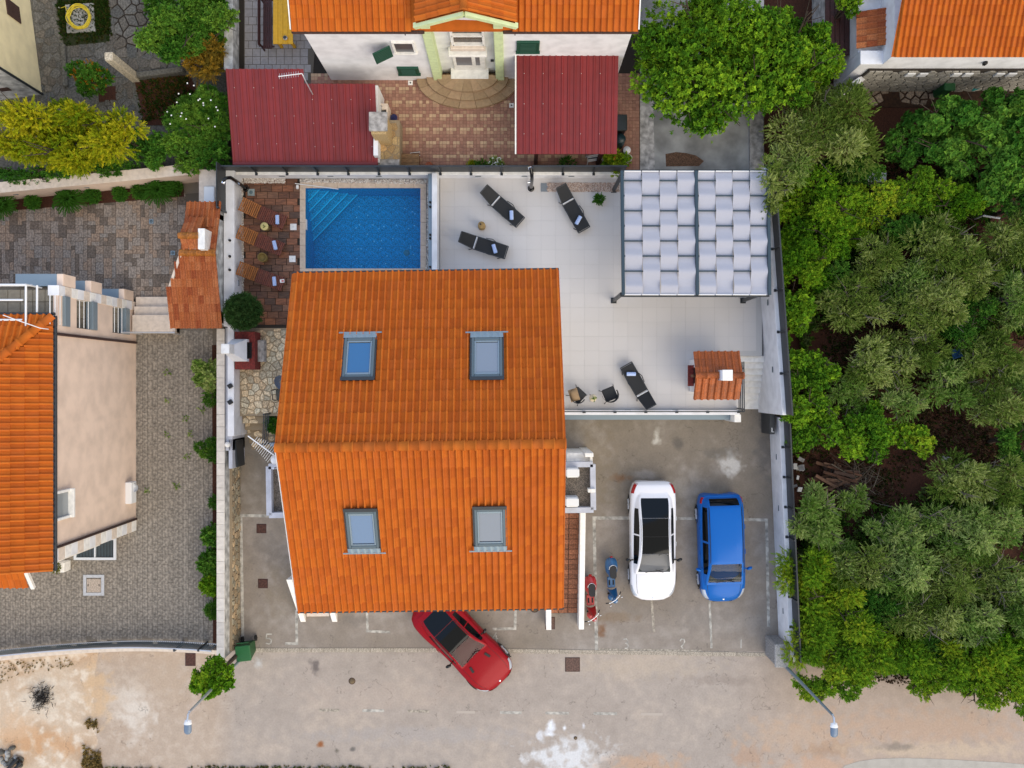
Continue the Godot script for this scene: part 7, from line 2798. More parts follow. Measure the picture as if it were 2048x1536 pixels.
	for i in 150:
		st = mb()
		var an := r.randf() * TAU
		var c := Vector3(r.randfn() * 0.45, r.randf_range(0.05, 0.55), r.randfn() * 0.4)
		var d := Vector3(cos(an), r.randf_range(-0.2, 0.25), sin(an)) * r.randf_range(0.3, 0.8)
		tube(st, [c - d, c + Vector3(r.randf() * 0.1, r.randf() * 0.08, r.randf() * 0.1), c + d], r.randf_range(0.008, 0.024), 0.005, 5)
		part("branch", st, [M.bark, M.pale_bark, M.dry_bark][i % 3], t)
	t = thing("timber_pile", "loose heap of brown planks and beams beside the fence", "timber", W(1655, 950, OL))
	for i in 34:
		st = mb()
		var an := r.randf_range(-1.2, 0.5)
		var c := Vector3(r.randfn() * 0.32 + i * 0.008, 0.08 + 0.016 * i, r.randfn() * 0.28 + i * 0.006)
		var d := Vector3(cos(an), r.randf_range(-0.08, 0.08), -sin(an)) * r.randf_range(0.3, 0.75)
		beam(st, c - d, c + d, r.randf_range(0.06, 0.13), r.randf_range(0.03, 0.07), 0.006)
		part("plank", st, [M.timber, M.dry_bark, mat(Color(0.42, 0.28, 0.2), 0.9, "wood", 0.7), mat(Color(0.58, 0.43, 0.33), 0.9, "wood", 0.6)][i % 4], t)
	t = thing("rubble_sacks", "white rubble sacks and plastic scraps wedged behind the fence", "rubble", W(1592, 945, OL))
	for i in 7:
		st = mb()
		box(st, Vector3(r.randfn() * 0.12, 0.12 + r.randf() * 0.3, r.randfn() * 0.25), Vector3(r.randf_range(0.1, 0.3), 0.04, r.randf_range(0.1, 0.25)), Basis.from_euler(Vector3(r.randfn() * 0.4, r.randf() * 3, r.randfn() * 0.4)), 0.01)
		part("sack", st, M.concrete if i % 2 else M.white_trim, t)
	# small fixtures in the west yards
	for q in [[303.0, 443.0, "grey square drain in the middle of the multicoloured paving"], [346.0, 506.0, "grey drain cover near the tiled shelter's ridge"]]:
		p = W(q[0], q[1], LL)
		t = thing("yard_drain", q[2], "drain cover", Vector3(p.x, LL + 0.012, p.z))
		st = mb()
		box(st, Vector3(0, 0.006, 0), Vector3(0.18, 0.016, 0.18), Basis.IDENTITY, 0.004)
		part("plate", st, M.steel_grey, t)
		st = mb()
		lathe(st, Vector3(0, 0.014, 0), [Vector2(0, 0.004), Vector2(0.06, 0.004), Vector2(0.065, 0)], 12)
		part("grate", st, M.frame_grey, t)
	p = W(188, 1170, LL)
	t = thing("inspection_cover", "pale square inspection cover in grey frame on the driveway", "manhole cover", Vector3(p.x, LL, p.z))
	st = mb()
	for e in [[Vector3(-0.36, 0.015, 0), Vector3(0.12, 0.04, 0.84)], [Vector3(0.36, 0.015, 0), Vector3(0.12, 0.04, 0.84)], [Vector3(0, 0.015, -0.36), Vector3(0.6, 0.04, 0.12)], [Vector3(0, 0.015, 0.36), Vector3(0.6, 0.04, 0.12)]]: box(st, e[0], e[1], Basis.IDENTITY, 0.005)
	part("frame", st, mat(Color(0.72, 0.73, 0.75), 0.8, "soft", 0.5), t)
	st = mb()
	box(st, Vector3(0, 0.012, 0.02), Vector3(0.56, 0.036, 0.54), Basis.IDENTITY, 0.006)
	part("cover", st, mat(Color(0.76, 0.7, 0.64), 0.85, "streak", 0.5), t)
	for x in [-0.22, 0.22]:
		st = mb()
		box(st, Vector3(x, 0.032, 0.0), Vector3(0.03, 0.008, 0.08))
		part("lifting_slot", st, M.black, t)
	p = W(191, 1097, LL)
	t = thing("light_well", "white-framed basement light well with two dark grates", "light well", Vector3(p.x, LL, p.z))
	st = mb()
	for e in [[Vector3(-0.8, 0.03, 0), Vector3(0.1, 0.08, 0.9)], [Vector3(0.8, 0.03, 0), Vector3(0.1, 0.08, 0.9)], [Vector3(0, 0.03, -0.4), Vector3(1.5, 0.08, 0.1)], [Vector3(0, 0.03, 0.4), Vector3(1.5, 0.08, 0.1)], [Vector3(0.0, 0.03, 0), Vector3(0.06, 0.08, 0.7)]]: box(st, e[0], e[1], Basis.IDENTITY, 0.008)
	part("frame", st, mat(Color(0.8, 0.82, 0.85), 0.7), t)
	for s in [-0.39, 0.39]:
		st = mb()
		box(st, Vector3(s, -0.005, 0), Vector3(0.71, 0.03, 0.69))
		var g := part("well_shadow", st, mat(Color(0.16, 0.17, 0.19), 0.6), t)
		g.name = "well_plate" if not t.has_node("well_plate") else "well_plate_001"
		for i in 12:
			st = mb()
			box(st, Vector3(s - 0.33 + i * 0.06, 0.02, 0), Vector3(0.015, 0.02, 0.69))
			part("grate_bar", st, M.frame_grey, g)
	p = W(114, 1135, LL + 0.5)
	t = thing("wall_planter", "small white box planter with yellow-green plant by the roof corner", "planter", Vector3(p.x, LL, p.z))
	st = mb()
	bbox(st, Vector3(-0.1, 0, -0.2), Vector3(0.28, 0.5, 0.2), 0.02)
	part("box", st, M.white_trim, t)
	crown(t, "foliage", "fine", Vector3(0, 0.58, 0), Vector3(0.16, 0.14, 0.18), 90, [Color(0.12, 0.14, 0.012), Color(0.2, 0.2, 0.02)], 205, 3, 0.6, true)
	var wi := 0
	for q in [[336, 744], [336, 801], [370, 836], [334, 868], [383, 866], [403, 820], [376, 913], [296, 980], [354, 971]]:
		wi += 1
		p = W(q[0], q[1], LL)
		t = thing("paving_weed", ["thistle-like weed in the driveway joints, northernmost", "small weed in the driveway level with the black lamps", "weed in the driveway joint between two others", "weed near the middle of the driveway", "brown-green weed closest to the hedge bush", "small weed close to the planting bed", "tiny weed below the brown-green one", "weed in the driveway close to the house wall", "weed in the driveway level with the air conditioner"][wi - 1], "weed", Vector3(p.x, LL, p.z), 0.0, "weeds in the driveway joints")
		crown(t, "leaves", "fine", Vector3(0, 0.03, 0), Vector3(0.1, 0.05, 0.1), 12, GREENS["olive_green"], wi * 7, 2, 0.6, true)

func glyph(digit: String, px: float, py: float, h: float, label: String) -> void:
	var p := W(px, py, 0)
	var t := thing("bay_number", label, "number", Vector3(p.x, 0.008, p.z), 0.0)
	# painted strokes: points on a unit grid (x right, y down)
	var lines: Array = {"5": [[[0.9, 0], [0.1, 0], [0.05, 0.45], [0.6, 0.42], [0.92, 0.6], [0.85, 0.9], [0.5, 1.0], [0.05, 0.92]]],
		"3": [[[0.1, 0.05], [0.55, 0.0], [0.85, 0.2], [0.75, 0.4], [0.45, 0.47], [0.8, 0.55], [0.9, 0.78], [0.65, 1.0], [0.35, 1.0]]],
		"2": [[[0.1, 0.2], [0.35, 0.0], [0.75, 0.05], [0.85, 0.3], [0.6, 0.6], [0.3, 0.8], [0.55, 1.0]]],
		"1": [[[0.5, 0.0], [0.5, 1.0]]],
		"4": [[[0.7, 0.0], [0.1, 0.6], [0.95, 0.6]], [[0.7, 0.3], [0.7, 1.0]]]}[digit]
	var w := 0.24
	for l in lines:
		var st := mb()
		for i in l.size() - 1:
			var a := Vector3((l[i][0] - 0.5) * w, 0, (l[i][1] - 0.5) * h)
			var b := Vector3((l[i + 1][0] - 0.5) * w, 0, (l[i + 1][1] - 0.5) * h)
			var s := (b - a).normalized().cross(Vector3.UP) * 0.024
			var d := (b - a).normalized() * 0.02
			var y := Vector3(0, 0.0012 * i, 0)
			quad(st, a - d + s + y, b + d + s + y, b + d - s + y, a - d - s + y)
		part("stroke", st, M.paint, t)

func paint_line(label: String, pts: Array, w: float, m: Material = null) -> void:
	# one marking of straight pieces, laid just over the asphalt
	var t := thing("bay_line", label, "road marking", Vector3(0, 0.0085, 0))
	for i in range(0, pts.size() - 2, 2):
		var a := W(pts[i], pts[i + 1], 0)
		var b := W(pts[i + 2], pts[i + 3], 0)
		var d := (b - a).normalized()
		var s := d.cross(Vector3.UP) * w * 0.5
		var st := mb()
		var y := Vector3(0, 0.001 * i, 0)
		quad(st, a - d * w * 0.5 + s + y, b + d * w * 0.5 + s + y, b + d * w * 0.5 - s + y, a - d * w * 0.5 - s + y)
		part("stripe", st, m if m else M.paint, t)

func street() -> void:
	var st: SurfaceTool
	paint_line("long painted line round the outer side of parking bay five", [541, 1032, 482, 1031, 486, 1287], 0.12)
	paint_line("painted line on the inner side of bay five", [593, 1222, 594, 1287, 573, 1287], 0.11)
	paint_line("L-shaped white bay corner left of the red car", [734, 1220, 735, 1262, 778, 1264], 0.1)
	paint_line("L-shaped white bay corner right of the red car", [1031, 1218, 1030, 1257, 988, 1258], 0.11)
	paint_line("painted frame of the three bays, passing under both scooters", [1193, 1297, 1188, 1036, 1260, 1036], 0.13)
	paint_line("painted end line between the white and the blue car", [1352, 1037, 1395, 1037], 0.11)
	paint_line("painted frame line on the fence side of the blue car", [1488, 1039, 1533, 1040, 1537, 1250], 0.12)
	paint_line("worn divider line in front of the white car", [1303, 1196, 1308, 1262], 0.1, M.paint_faint)
	paint_line("divider line in front of the blue car", [1419, 1200, 1423, 1294], 0.09)
	paint_line("pale line along the road edge of the three bays", [1200, 1299, 1400, 1302], 0.1, M.paint_faint)
	var n := 0
	for q in [[638, 679, 1420, 1], [725, 768, 1421, 0], [815, 858, 1422, 1], [913, 950, 1424, 2], [1000, 1043, 1425, 0], [1091, 1138, 1426, 0], [1187, 1234, 1427, 0], [1282, 1325, 1428, 2]]:
		n += 1
		var t := thing("lane_dash", ["faint white lane dash farthest from the wall lamp, first of the row", "clear white lane dash below the round manhole", "white lane dash, third of the row", "almost worn-away lane dash below the red car", "clear white lane dash below the nose of the red car", "clear white lane dash below the square manhole", "white lane dash above the white spill", "nearly vanished lane dash, last of the row"][n - 1], "road marking", Vector3(0, 0.0045, 0), 0.0, "white dashes along the road")
		var a := W(q[0], q[2], 0)
		var b := W(q[1], q[2] + 0.5, 0)
		st = mb()
		quad(st, a + Vector3(0, 0, -0.055), b + Vector3(0, 0, -0.055), b + Vector3(0, 0, 0.055), a + Vector3(0, 0, 0.055))
		part("stripe", st, [M.paint, M.paint_faint, mat(Color(0.69, 0.645, 0.6), 0.9)][q[3]], t)
	glyph("5", 538, 1278, 0.4, "painted white number 5 in the bay near the green bin")
	glyph("3", 1252, 1287, 0.38, "painted white number 3 in the bay below the scooters")
	glyph("2", 1365, 1287, 0.38, "painted white number 2 in the bay before the white car")
	glyph("1", 1482, 1287, 0.34, "painted white number 1 in the bay by the concrete cabinet")
	glyph("4", 990, 1275, 0.38, "painted number 4 half hidden beside the red car")
	# kerb of pale stones
	var t := thing("kerb", "row of pale flush kerb stones between car park and road", "kerb", Vector3.ZERO)
	var fam := family(Color(0.72, 0.675, 0.61), 5, 0.04, 0.85, "streak", 0.7, 211)
	for i in 44:
		var x0 := 505.0 + i * 23.6
		var yy := 1300.5 + maxf(0, (x0 - 900) / 640.0) * 9.0
		var a := W(x0, yy, 0.02)
		var b := W(x0 + 23.0, yy + 0.15, 0.02)
		st = mb()
		bbox(st, Vector3(a.x, -0.05, a.z - 0.085), Vector3(b.x, 0.022, a.z + 0.085), 0.006)
		part("kerb_stone", st, fam[i % 5], t)
	# sunken covers
	n = 0
	for q in [[523.0, 1057.0, 0.4, 0.38, "square rust-brown cover in bay five, nearer the house porch"], [526.0, 1167.0, 0.4, 0.38, "square rust-brown cover in bay five, nearer the number"], [1100.0, 1246.0, 0.4, 0.5, "rust-brown cover below the white stair wall"], [1145.0, 1329.0, 0.6, 0.58, "large rust-brown square cover in the road by the kerb"], [381.0, 1319.0, 0.42, 0.52, "rust-brown cover in the pavement below the curved railing"]]:
		var p := W(q[0], q[1], 0)
		t = thing("access_cover", q[4], "manhole cover", Vector3(p.x, 0.004, p.z))
		st = mb()
		box(st, Vector3(0, 0.003, 0), Vector3(q[2], 0.012, q[3]), Basis.IDENTITY, 0.002)
		part("frame", st, M.dark_wood if q[0] < 600 else M.rust, t)
		st = mb()
		box(st, Vector3(0, 0.006, 0), Vector3(q[2] - 0.05, 0.012, q[3] - 0.05), Basis.IDENTITY, 0.003)
		part("plate", st, mat(Color(0.33, 0.2, 0.16), 0.8, "cloud", 0.5) if q[0] < 600 else mat(Color(0.43, 0.33, 0.29), 0.85, "cloud", 0.4), t)
	for q in [[704.0, 1362.0, 0.135, "round brown manhole cover in the road"], [1151.0, 1476.0, 0.07, "tiny round valve cover beside the white spill"], [1069.0, 1215.0, 0.2, "round ochre cover half under the roof edge"]]:
		var p := W(q[0], q[1], 0)
		t = thing("round_cover", q[3], "manhole cover", Vector3(p.x, 0.005, p.z))
		st = mb()
		lathe(st, Vector3.ZERO, [Vector2(q[2] * 0.86, 0.006), Vector2(q[2], 0.006), Vector2(q[2] * 1.03, 0)], 20)
		part("rim", st, M.rust, t)
		st = mb()
		lathe(st, Vector3(0, 0.003, 0), [Vector2(0, 0.004), Vector2(q[2] * 0.85, 0.004), Vector2(q[2] * 0.86, 0)], 20)
		part("plate", st, mat(Color(0.47, 0.4, 0.3), 0.85, "cloud", 0.3), t)
	# green wheelie bin with wheels
	var p := W(486, 1306, 1.0)
	t = thing("green_bin", "green wheelie bin with black wheels at the end of the wall", "bin", Vector3(p.x, 0, p.z), 0.12)
	st = mb()
	st.set_smooth_group(-1)
	var lo := [Vector3(-0.2, 0.06, -0.2), Vector3(0.2, 0.06, -0.2), Vector3(0.2, 0.06, 0.22), Vector3(-0.2, 0.06, 0.22)]
	var hi := [Vector3(-0.28, 0.95, -0.3), Vector3(0.28, 0.95, -0.3), Vector3(0.28, 0.95, 0.3), Vector3(-0.28, 0.95, 0.3)]
	for i in 4: quad(st, lo[i], lo[(i + 1) % 4], hi[(i + 1) % 4], hi[i])
	quad(st, lo[0], lo[1], lo[2], lo[3])
	part("body", st, M.bin_green, t)
	st = mb()
	box(st, Vector3(0, 0.99, 0.02), Vector3(0.6, 0.08, 0.64), Basis(Vector3.RIGHT, 0.05), 0.03)
	part("lid", st, mat(Color(0.11, 0.36, 0.18), 0.4), t)
	st = mb()
	tube(st, [Vector3(-0.24, 0.95, -0.38), Vector3(0.24, 0.95, -0.38)], 0.025)
	part("handle", st, M.bin_green, t)
	for x in [-0.27, 0.27]:
		st = mb()
		tube(st, [Vector3(x - 0.03, 0.12, -0.3), Vector3(x + 0.03, 0.12, -0.3)], 0.12, -1, 14)
		part("wheel", st, M.rubber, t)
	# street lamps
	for q in [[-10.87, 11.05, -1.0, "street lamp with pale head rising through the small round tree"], [10.8, 11.15, 1.0, "street lamp with grey head beside the orchard hedge"]]:
		t = thing("street_lamp", q[3], "street lamp", Vector3(q[0], 0, q[1]), 0.0, "street lamps along the road")
		st = mb()
		tube(st, [Vector3(0, 0, 0), Vector3(0, 3, 0), Vector3(0, 5.9, 0)], 0.075, 0.045, 12)
		part("pole", st, M.alu if q[2] < 0 else M.steel_grey, t)
		st = mb()
		lathe(st, Vector3.ZERO, [Vector2(0.0, 0.02), Vector2(0.14, 0.02), Vector2(0.12, 0.05), Vector2(0.08, 0.12)], 12)
		part("foot", st, M.steel_grey, t)
		st = mb()
		tube(st, [Vector3(0, 5.85, 0), Vector3(0, 6.0, 0.05), Vector3(0.0, 6.05, 0.25)], 0.04)
		part("arm", st, M.alu, t)
		st = mb()
		st.set_smooth_group(1)
		var prof := [[0.2, 0.05, 0.04], [0.24, 0.1, 0.06], [0.34, 0.14, 0.08], [0.36, 0.13, 0.08]]
		var last := []
		for e in prof:
			var o := []
			for i in 9:
				var an := PI * i / 8.0
				o.append(Vector3(cos(an) * e[1], 6.02 + sin(an) * e[2], e[0]))
			if last.size():
				for i in 8: quad(st, last[i], last[i + 1], o[i + 1], o[i])
			last = o
		part("head_cap", st, M.white_metal, t)
		st = mb()
		st.set_smooth_group(1)
		last = []
		for e in [[0.362, 0.125, 0.075], [0.55, 0.13, 0.08], [0.64, 0.115, 0.07], [0.69, 0.06, 0.03]]:
			var o := []
			for i in 9:
				var an := PI * i / 8.0
				o.append(Vector3(cos(an) * e[1], 6.02 + sin(an) * e[2], e[0]))
			if last.size():
				for i in 8: quad(st, last[i], last[i + 1], o[i + 1], o[i])
			last = o
		part("head_shell", st, mat(Color(0.4, 0.47, 0.55), 0.35), t)
		st = mb()
		bbox(st, Vector3(-0.11, 5.98, 0.22), Vector3(0.11, 6.02, 0.67), 0.01)
		part("lens", st, M.white_trim, t)
	# concrete utility cabinet at the wall end
	t = thing("utility_cabinet", "weathered concrete utility cabinet at the end of the white wall", "cabinet", Vector3(10.55, 0, 10.65))
	st = mb()
	bbox(st, Vector3(-0.22, 0, -0.42), Vector3(0.3, 1.3, 0.42), 0.03)
	part("body", st, mat(Color(0.62, 0.61, 0.6), 0.9, "streak", 0.8), t)
	st = mb()
	bbox(st, Vector3(-0.26, 1.3, -0.46), Vector3(0.34, 1.38, 0.46), 0.03)
	part("cap", st, mat(Color(0.68, 0.67, 0.66), 0.9, "streak", 0.6), t)
	# rubble and black hose in the corner of the dirt lot
	var r := RandomNumberGenerator.new()
	r.seed = 221
	t = thing("rubble_heap", "grey stone rubble in the corner of the dirt lot", "rubble", W(15, 1518, 0))
	for i in 16:
		st = mb()
		blob(st, Vector3(r.randfn() * 0.3, 0.06, r.randfn() * 0.25), Vector3(r.randf_range(0.08, 0.2), r.randf_range(0.06, 0.12), r.randf_range(0.08, 0.16)), Basis.from_euler(Vector3(r.randf(), r.randf() * 3, r.randf())), 6, 4)
		part("stone", st, M.old_concrete if i % 2 else M.garden_base, t)
	t = thing("black_tube", "bent black rubber tube on the rubble of the dirt lot", "tube", W(30, 1525, 0))
	st = mb()
	tube(st, [Vector3(0.25, 0.2, -0.25), Vector3(-0.05, 0.22, 0.05), Vector3(-0.35, 0.2, 0.35)], 0.07)
	tube(st, [Vector3(0.38, 0.2, -0.12), Vector3(0.1, 0.22, 0.2), Vector3(-0.2, 0.2, 0.45)], 0.07)
	part("tube_body", st, M.black, t)
	p = W(85, 1395, 0)
	t = thing("burnt_shrub", "dead grey-black twiggy shrub on the pale dirt lot", "dead shrub", p)
	for i in 230:
		st = mb()
		var an := r.randf() * TAU
		var c := Vector3(r.randfn() * 0.2, 0.02, r.randfn() * 0.24)
		var d := Vector3(cos(an) * 0.12, r.randf_range(0.05, 0.3), sin(an) * 0.12)
		tube(st, [c, c + d * 0.6, c + d + Vector3(r.randfn(), 0, r.randfn()) * 0.05], 0.012, 0.004, 4, false)
		part("twig", st, M.ash, t)
	# puddle and low kerb at the lower right
	st = mb()
	prism(st, P([1676, 1545, 1690, 1531, 1716, 1523, 1750, 1518, 1800, 1516, 1850, 1517, 1900, 1519, 1950, 1522, 2010, 1525, 2060, 1530, 2060, 1620, 1660, 1620], 0.006), 0.006, 0.006)
	var pud := mat(Color(0.62, 0.6, 0.57), 0.3, "soft", 1.5)
	struct("puddle_bed", st, pud)

# ---------------------------------------------------------------- vehicles
func prof(tab: Array, z: float, k: int) -> float:
	if z <= tab[0][0]: return tab[0][k]
	for i in tab.size() - 1:
		if z <= tab[i + 1][0]:
			var t: float = (z - tab[i][0]) / (tab[i + 1][0] - tab[i][0])
			# smooth through the table (Catmull-Rom)
			var p0: float = tab[maxi(i - 1, 0)][k]
			var p1: float = tab[i][k]
			var p2: float = tab[i + 1][k]
			var p3: float = tab[mini(i + 2, tab.size() - 1)][k]
			return p1 + 0.5 * t * (p2 - p0 + t * (2 * p0 - 5 * p1 + 4 * p2 - p3 + t * (3 * (p1 - p2) + p3 - p0)))
	return tab[tab.size() - 1][k]

# body table rows: z, half width, shoulder height, centre height
# cabin table rows: z, half width at belt, half width at roof edge, belt height, roof height
func car(called: String, label: String, at: Vector3, turn: float, paint: Material, body: Array, cabin: Array, q: Dictionary) -> Node3D:
	var t := thing(called, label, "car", at, turn, "")
	var st := mb()
	var z0: float = body[0][0]
	var z1: float = body[body.size() - 1][0]
	var n := 64
	var rows := []
	for i in n + 1:
		var u := float(i) / n
		u = 0.5 - 0.5 * cos(PI * u)
		var z := lerpf(z0, z1, u)
		var hw := prof(body, z, 1)
		var hs := prof(body, z, 2)
		var hc := prof(body, z, 3)
		var row := []
		# half section from the sill over the shoulder to the middle
		var pts := [Vector2(hw * 0.93, 0.22), Vector2(hw * 0.985, 0.36), Vector2(hw, 0.52), Vector2(hw * 0.985, hs - 0.14), Vector2(hw * 0.955, hs - 0.04), Vector2(hw * 0.90, hs), Vector2(hw * 0.8, lerpf(hs, hc, 0.35)), Vector2(hw * 0.62, lerpf(hs, hc, 0.7)), Vector2(hw * 0.34, lerpf(hs, hc, 0.94)), Vector2(0.0, hc)]
		for p in pts: row.append(Vector3(p.x, minf(p.y, hc) if p.y > 0.4 else minf(p.y, hs), z))
		for k in range(pts.size() - 2, -1, -1): row.append(Vector3(-pts[k].x, row[k].y, z))
		rows.append(row)
	st.set_smooth_group(1)
	var wheels: Array = q.wheels
	for i in n:
		for k in rows[0].size() - 1:
			quad(st, rows[i][k + 1], rows[i + 1][k + 1], rows[i + 1][k], rows[i][k])
	for e in [0, n]:
		var c := Vector3.ZERO
		for p in rows[e]: c += p / rows[e].size()
		for k in rows[e].size() - 1:
			if e == 0: tri(st, c, rows[e][k + 1], rows[e][k])
			else: tri(st, c, rows[e][k], rows[e][k + 1])
	part("body", st, paint, t)
	# cabin skin, sorted by face into paint and glass
	var S := {}
	for key in ["roof", "pillar", "windshield", "rear_window", "side_window", "side_window_b", "roof_panel"]: S[key] = mb()
	var cz0: float = cabin[0][0]
	var cz1: float = cabin[cabin.size() - 1][0]
	var m := 72
	var sec := func(z: float) -> Array:
		var wb := prof(cabin, z, 1)
		var wr := prof(cabin, z, 2)
		var hb := prof(cabin, z, 3)
		var hr := maxf(prof(cabin, z, 4), hb + 0.002)
		var d := hr - hb
		var o := [Vector3(wb, hb, z), Vector3(lerpf(wb, wr, 0.12), hb + d * 0.1, z), Vector3(lerpf(wb, wr, 0.8), hb + d * 0.78, z), Vector3(lerpf(wb, wr, 0.94), hb + d * 0.88, z), Vector3(wr * 0.97, hb + d * 0.945, z), Vector3(wr * 0.9, hb + d * 0.965, z), Vector3(wr * 0.5, hb + d * 0.99, z), Vector3(0, hr, z)]
		for k in range(6, -1, -1): o.append(Vector3(-o[k].x, o[k].y, z))
		return o
	var cuts := []
	for i in m + 1: cuts.append(lerpf(cz0, cz1, float(i) / m))
	for zz in [q.ws[0], q.ws[1], q.rw[0], q.rw[1], q.sw[0], q.sw[1], q.pil[0], q.pil[1]]: cuts.append(zz)
	if q.has("rp"):
		cuts.append(q.rp[0])
		cuts.append(q.rp[1])
	cuts.sort()
	for i in cuts.size() - 1:
		if cuts[i + 1] - cuts[i] < 0.0005: continue
		var A: Array = sec.call(cuts[i])
		var B: Array = sec.call(cuts[i + 1])
		var z: float = (cuts[i] + cuts[i + 1]) * 0.5
		for k in 14:
			var kk := k if k < 7 else 13 - k
			var key := "roof"
			if kk >= 5:
				if z > q.ws[0] and z < q.ws[1]: key = "windshield"
				elif z > q.rw[0] and z < q.rw[1]: key = "rear_window"
				elif q.has("rp") and z > q.rp[0] and z < q.rp[1]: key = "roof_panel"
			elif kk == 1:
				if z > q.sw[0] and z < q.sw[1] and not (z > q.pil[0] and z < q.pil[1]): key = "side_window" if k < 7 else "side_window_b"
			(S[key] as SurfaceTool).set_smooth_group(1)
			quad(S[key], A[k + 1], B[k + 1], B[k], A[k])
	part("roof", S.roof, paint, t)
	part("windshield", S.windshield, M.tint, t)
	part("rear_window", S.rear_window, M.dark_glass, t)
	part("side_window", S.side_window, M.dark_glass, t)
	part("side_window", S.side_window_b, M.dark_glass, t)
	if q.has("rp"): part("roof_panel", S.roof_panel, M.dark_glass, t)
	# seams and wipers, proud of the skin
	if q.has("rp"):
		for zz in q.seams:
			var A: Array = sec.call(zz)
			st = mb()
			tube(st, [A[5] + Vector3(0, 0.002, 0), A[6] + Vector3(0, 0.004, 0), A[7] + Vector3(0, 0.005, 0), A[8] + Vector3(0, 0.004, 0), A[9] + Vector3(0, 0.002, 0)], 0.008, -1, 5)
			part("roof_seam", st, M.black, t)
	for sgn in [-1.0, 1.0]:
		# roof rails
		st = mb()
		var pts := []
		for i in 14:
			var z := lerpf(q.rw[1] + 0.05, q.ws[0] - 0.05, i / 13.0)
			var A: Array = sec.call(z)
			var v: Vector3 = A[4]
			pts.append(Vector3(v.x * sgn, v.y + 0.012, z))
		tube(st, pts, 0.013, -1, 5)
		part("roof_rail", st, M.chrome if q.get("rail", "") == "chrome" else M.black, t)
		st = mb()
		var A: Array = sec.call(q.ws[1] - 0.03)
		tube(st, [Vector3(0.35 * sgn, A[7].y + 0.02, q.ws[1] + 0.0), Vector3(-0.15 * sgn + 0.2, A[7].y + 0.06, q.ws[1] - 0.12)], 0.012, -1, 5)
		part("wiper", st, M.black, t)
		# mirror
		st = mb()
		var wm := prof(body, q.mir, 1)
		var bm := prof(cabin, q.mir, 3)
		blob(st, Vector3((wm + 0.1) * sgn, bm + 0.06, q.mir), Vector3(0.12, 0.08, 0.065), Basis(Vector3.UP, 0.35 * sgn))
		beam(st, Vector3((wm - 0.1) * sgn, bm + 0.02, q.mir), Vector3((wm + 0.05) * sgn, bm + 0.05, q.mir), 0.05, 0.03)
		part("mirror", st, q.mirror_mat, t)
		# lamps: patches that follow the body skin
		for lamp in [["headlight", q.hl, M.lamp_glass], ["taillight", q.tl, M.lamp_red]]:
			st = mb()
			st.set_smooth_group(1)
			var zz: Array = lamp[1]
			var last := []
			for i in 7:
				var z := lerpf(zz[0], zz[1], i / 6.0)
				var hw := prof(body, z, 1)
				var hs := prof(body, z, 2)
				var hc := prof(body, z, 3)
				var row := []
				var span: float = lerpf(zz[2], zz[3], i / 6.0)
				for k in 4:
					var f := k / 3.0 * span
					# along the shoulder of the section
					var pt: Vector2
					if f < 0.33: pt = Vector2(hw * 0.987, hs - 0.14).lerp(Vector2(hw * 0.955, hs - 0.04), f * 3)
					elif f < 0.66: pt = Vector2(hw * 0.955, hs - 0.04).lerp(Vector2(hw * 0.9, hs), f * 3 - 1)
					else: pt = Vector2(hw * 0.9, hs).lerp(Vector2(hw * 0.8, lerpf(hs, hc, 0.35)), f * 3 - 2)
					row.append(Vector3((pt.x + 0.006) * sgn, pt.y + 0.008, z))
				if i:
					for k in 3:
						if sgn > 0: quad(st, last[k], last[k + 1], row[k + 1], row[k])
						else: quad(st, row[k], row[k + 1], last[k + 1], last[k])
				last = row
			part(lamp[0], st, lamp[2], t)
		for wz in wheels:
			var hw := prof(body, wz, 1)
			st = mb()
			tube(st, [Vector3((hw - 0.24) * sgn, 0.33, wz), Vector3((hw - 0.012) * sgn, 0.33, wz)], 0.33, -1, 26)
			var wh := part("wheel", st, M.rubber, t)
			st = mb()
			tube(st, [Vector3((hw - 0.04) * sgn, 0.33, wz), Vector3((hw - 0.008) * sgn, 0.33, wz)], 0.22, -1, 20)
			for i in 5:
				var a := TAU * i / 5.0
				beam(st, Vector3((hw - 0.004) * sgn, 0.33, wz), Vector3((hw - 0.004) * sgn, 0.33 + sin(a) * 0.21, wz + cos(a) * 0.21), 0.05, 0.02)
			part("rim", st, M.alu, wh)
			# dark arch over the wheel
			st = mb()
			var arch := []
			for i in 11:
				var a := PI * i / 10.0
				arch.append(Vector3((hw * 0.99 + 0.004) * sgn, 0.33 + sin(a) * 0.37, wz + cos(a) * 0.37))
			tube(st, arch, 0.02, -1, 6)
			part("wheel_arch", st, M.black, t)
		for dz in q.handles:
			st = mb()
			var hw := prof(body, dz, 1)
			tube(st, [Vector3((hw * 0.987 + 0.02) * sgn, prof(body, dz, 2) - 0.13, dz - 0.09), Vector3((hw * 0.987 + 0.02) * sgn, prof(body, dz, 2) - 0.13, dz + 0.09)], 0.014, -1, 6)
			part("door_handle", st, M.chrome if q.get("rail", "") == "chrome" else paint, t)
	# bonnet shut lines
	for sgn in [-1.0, 1.0]:
		st = mb()
		var pts := []
		for i in 10:
			var z := lerpf(q.ws[1] + 0.1, z1 - 0.28, i / 9.0)
			var hw := prof(body, z, 1)
			var hs := prof(body, z, 2)
			var hc := prof(body, z, 3)
			pts.append(Vector3(hw * 0.74 * sgn, lerpf(hs, hc, 0.48) + 0.001, z))
		tube(st, pts, 0.006, -1, 4)
		part("bonnet_line", st, M.seam, t)
	# front grille and badge, rear plate recess
	st = mb()
	var hf := prof(body, z1 - 0.02, 3)
	box(st, Vector3(0, hf - 0.12, z1 - 0.02), Vector3(0.8, 0.14, 0.06), Basis.IDENTITY, 0.02)
	part("grille", st, M.black, t)
	st = mb()
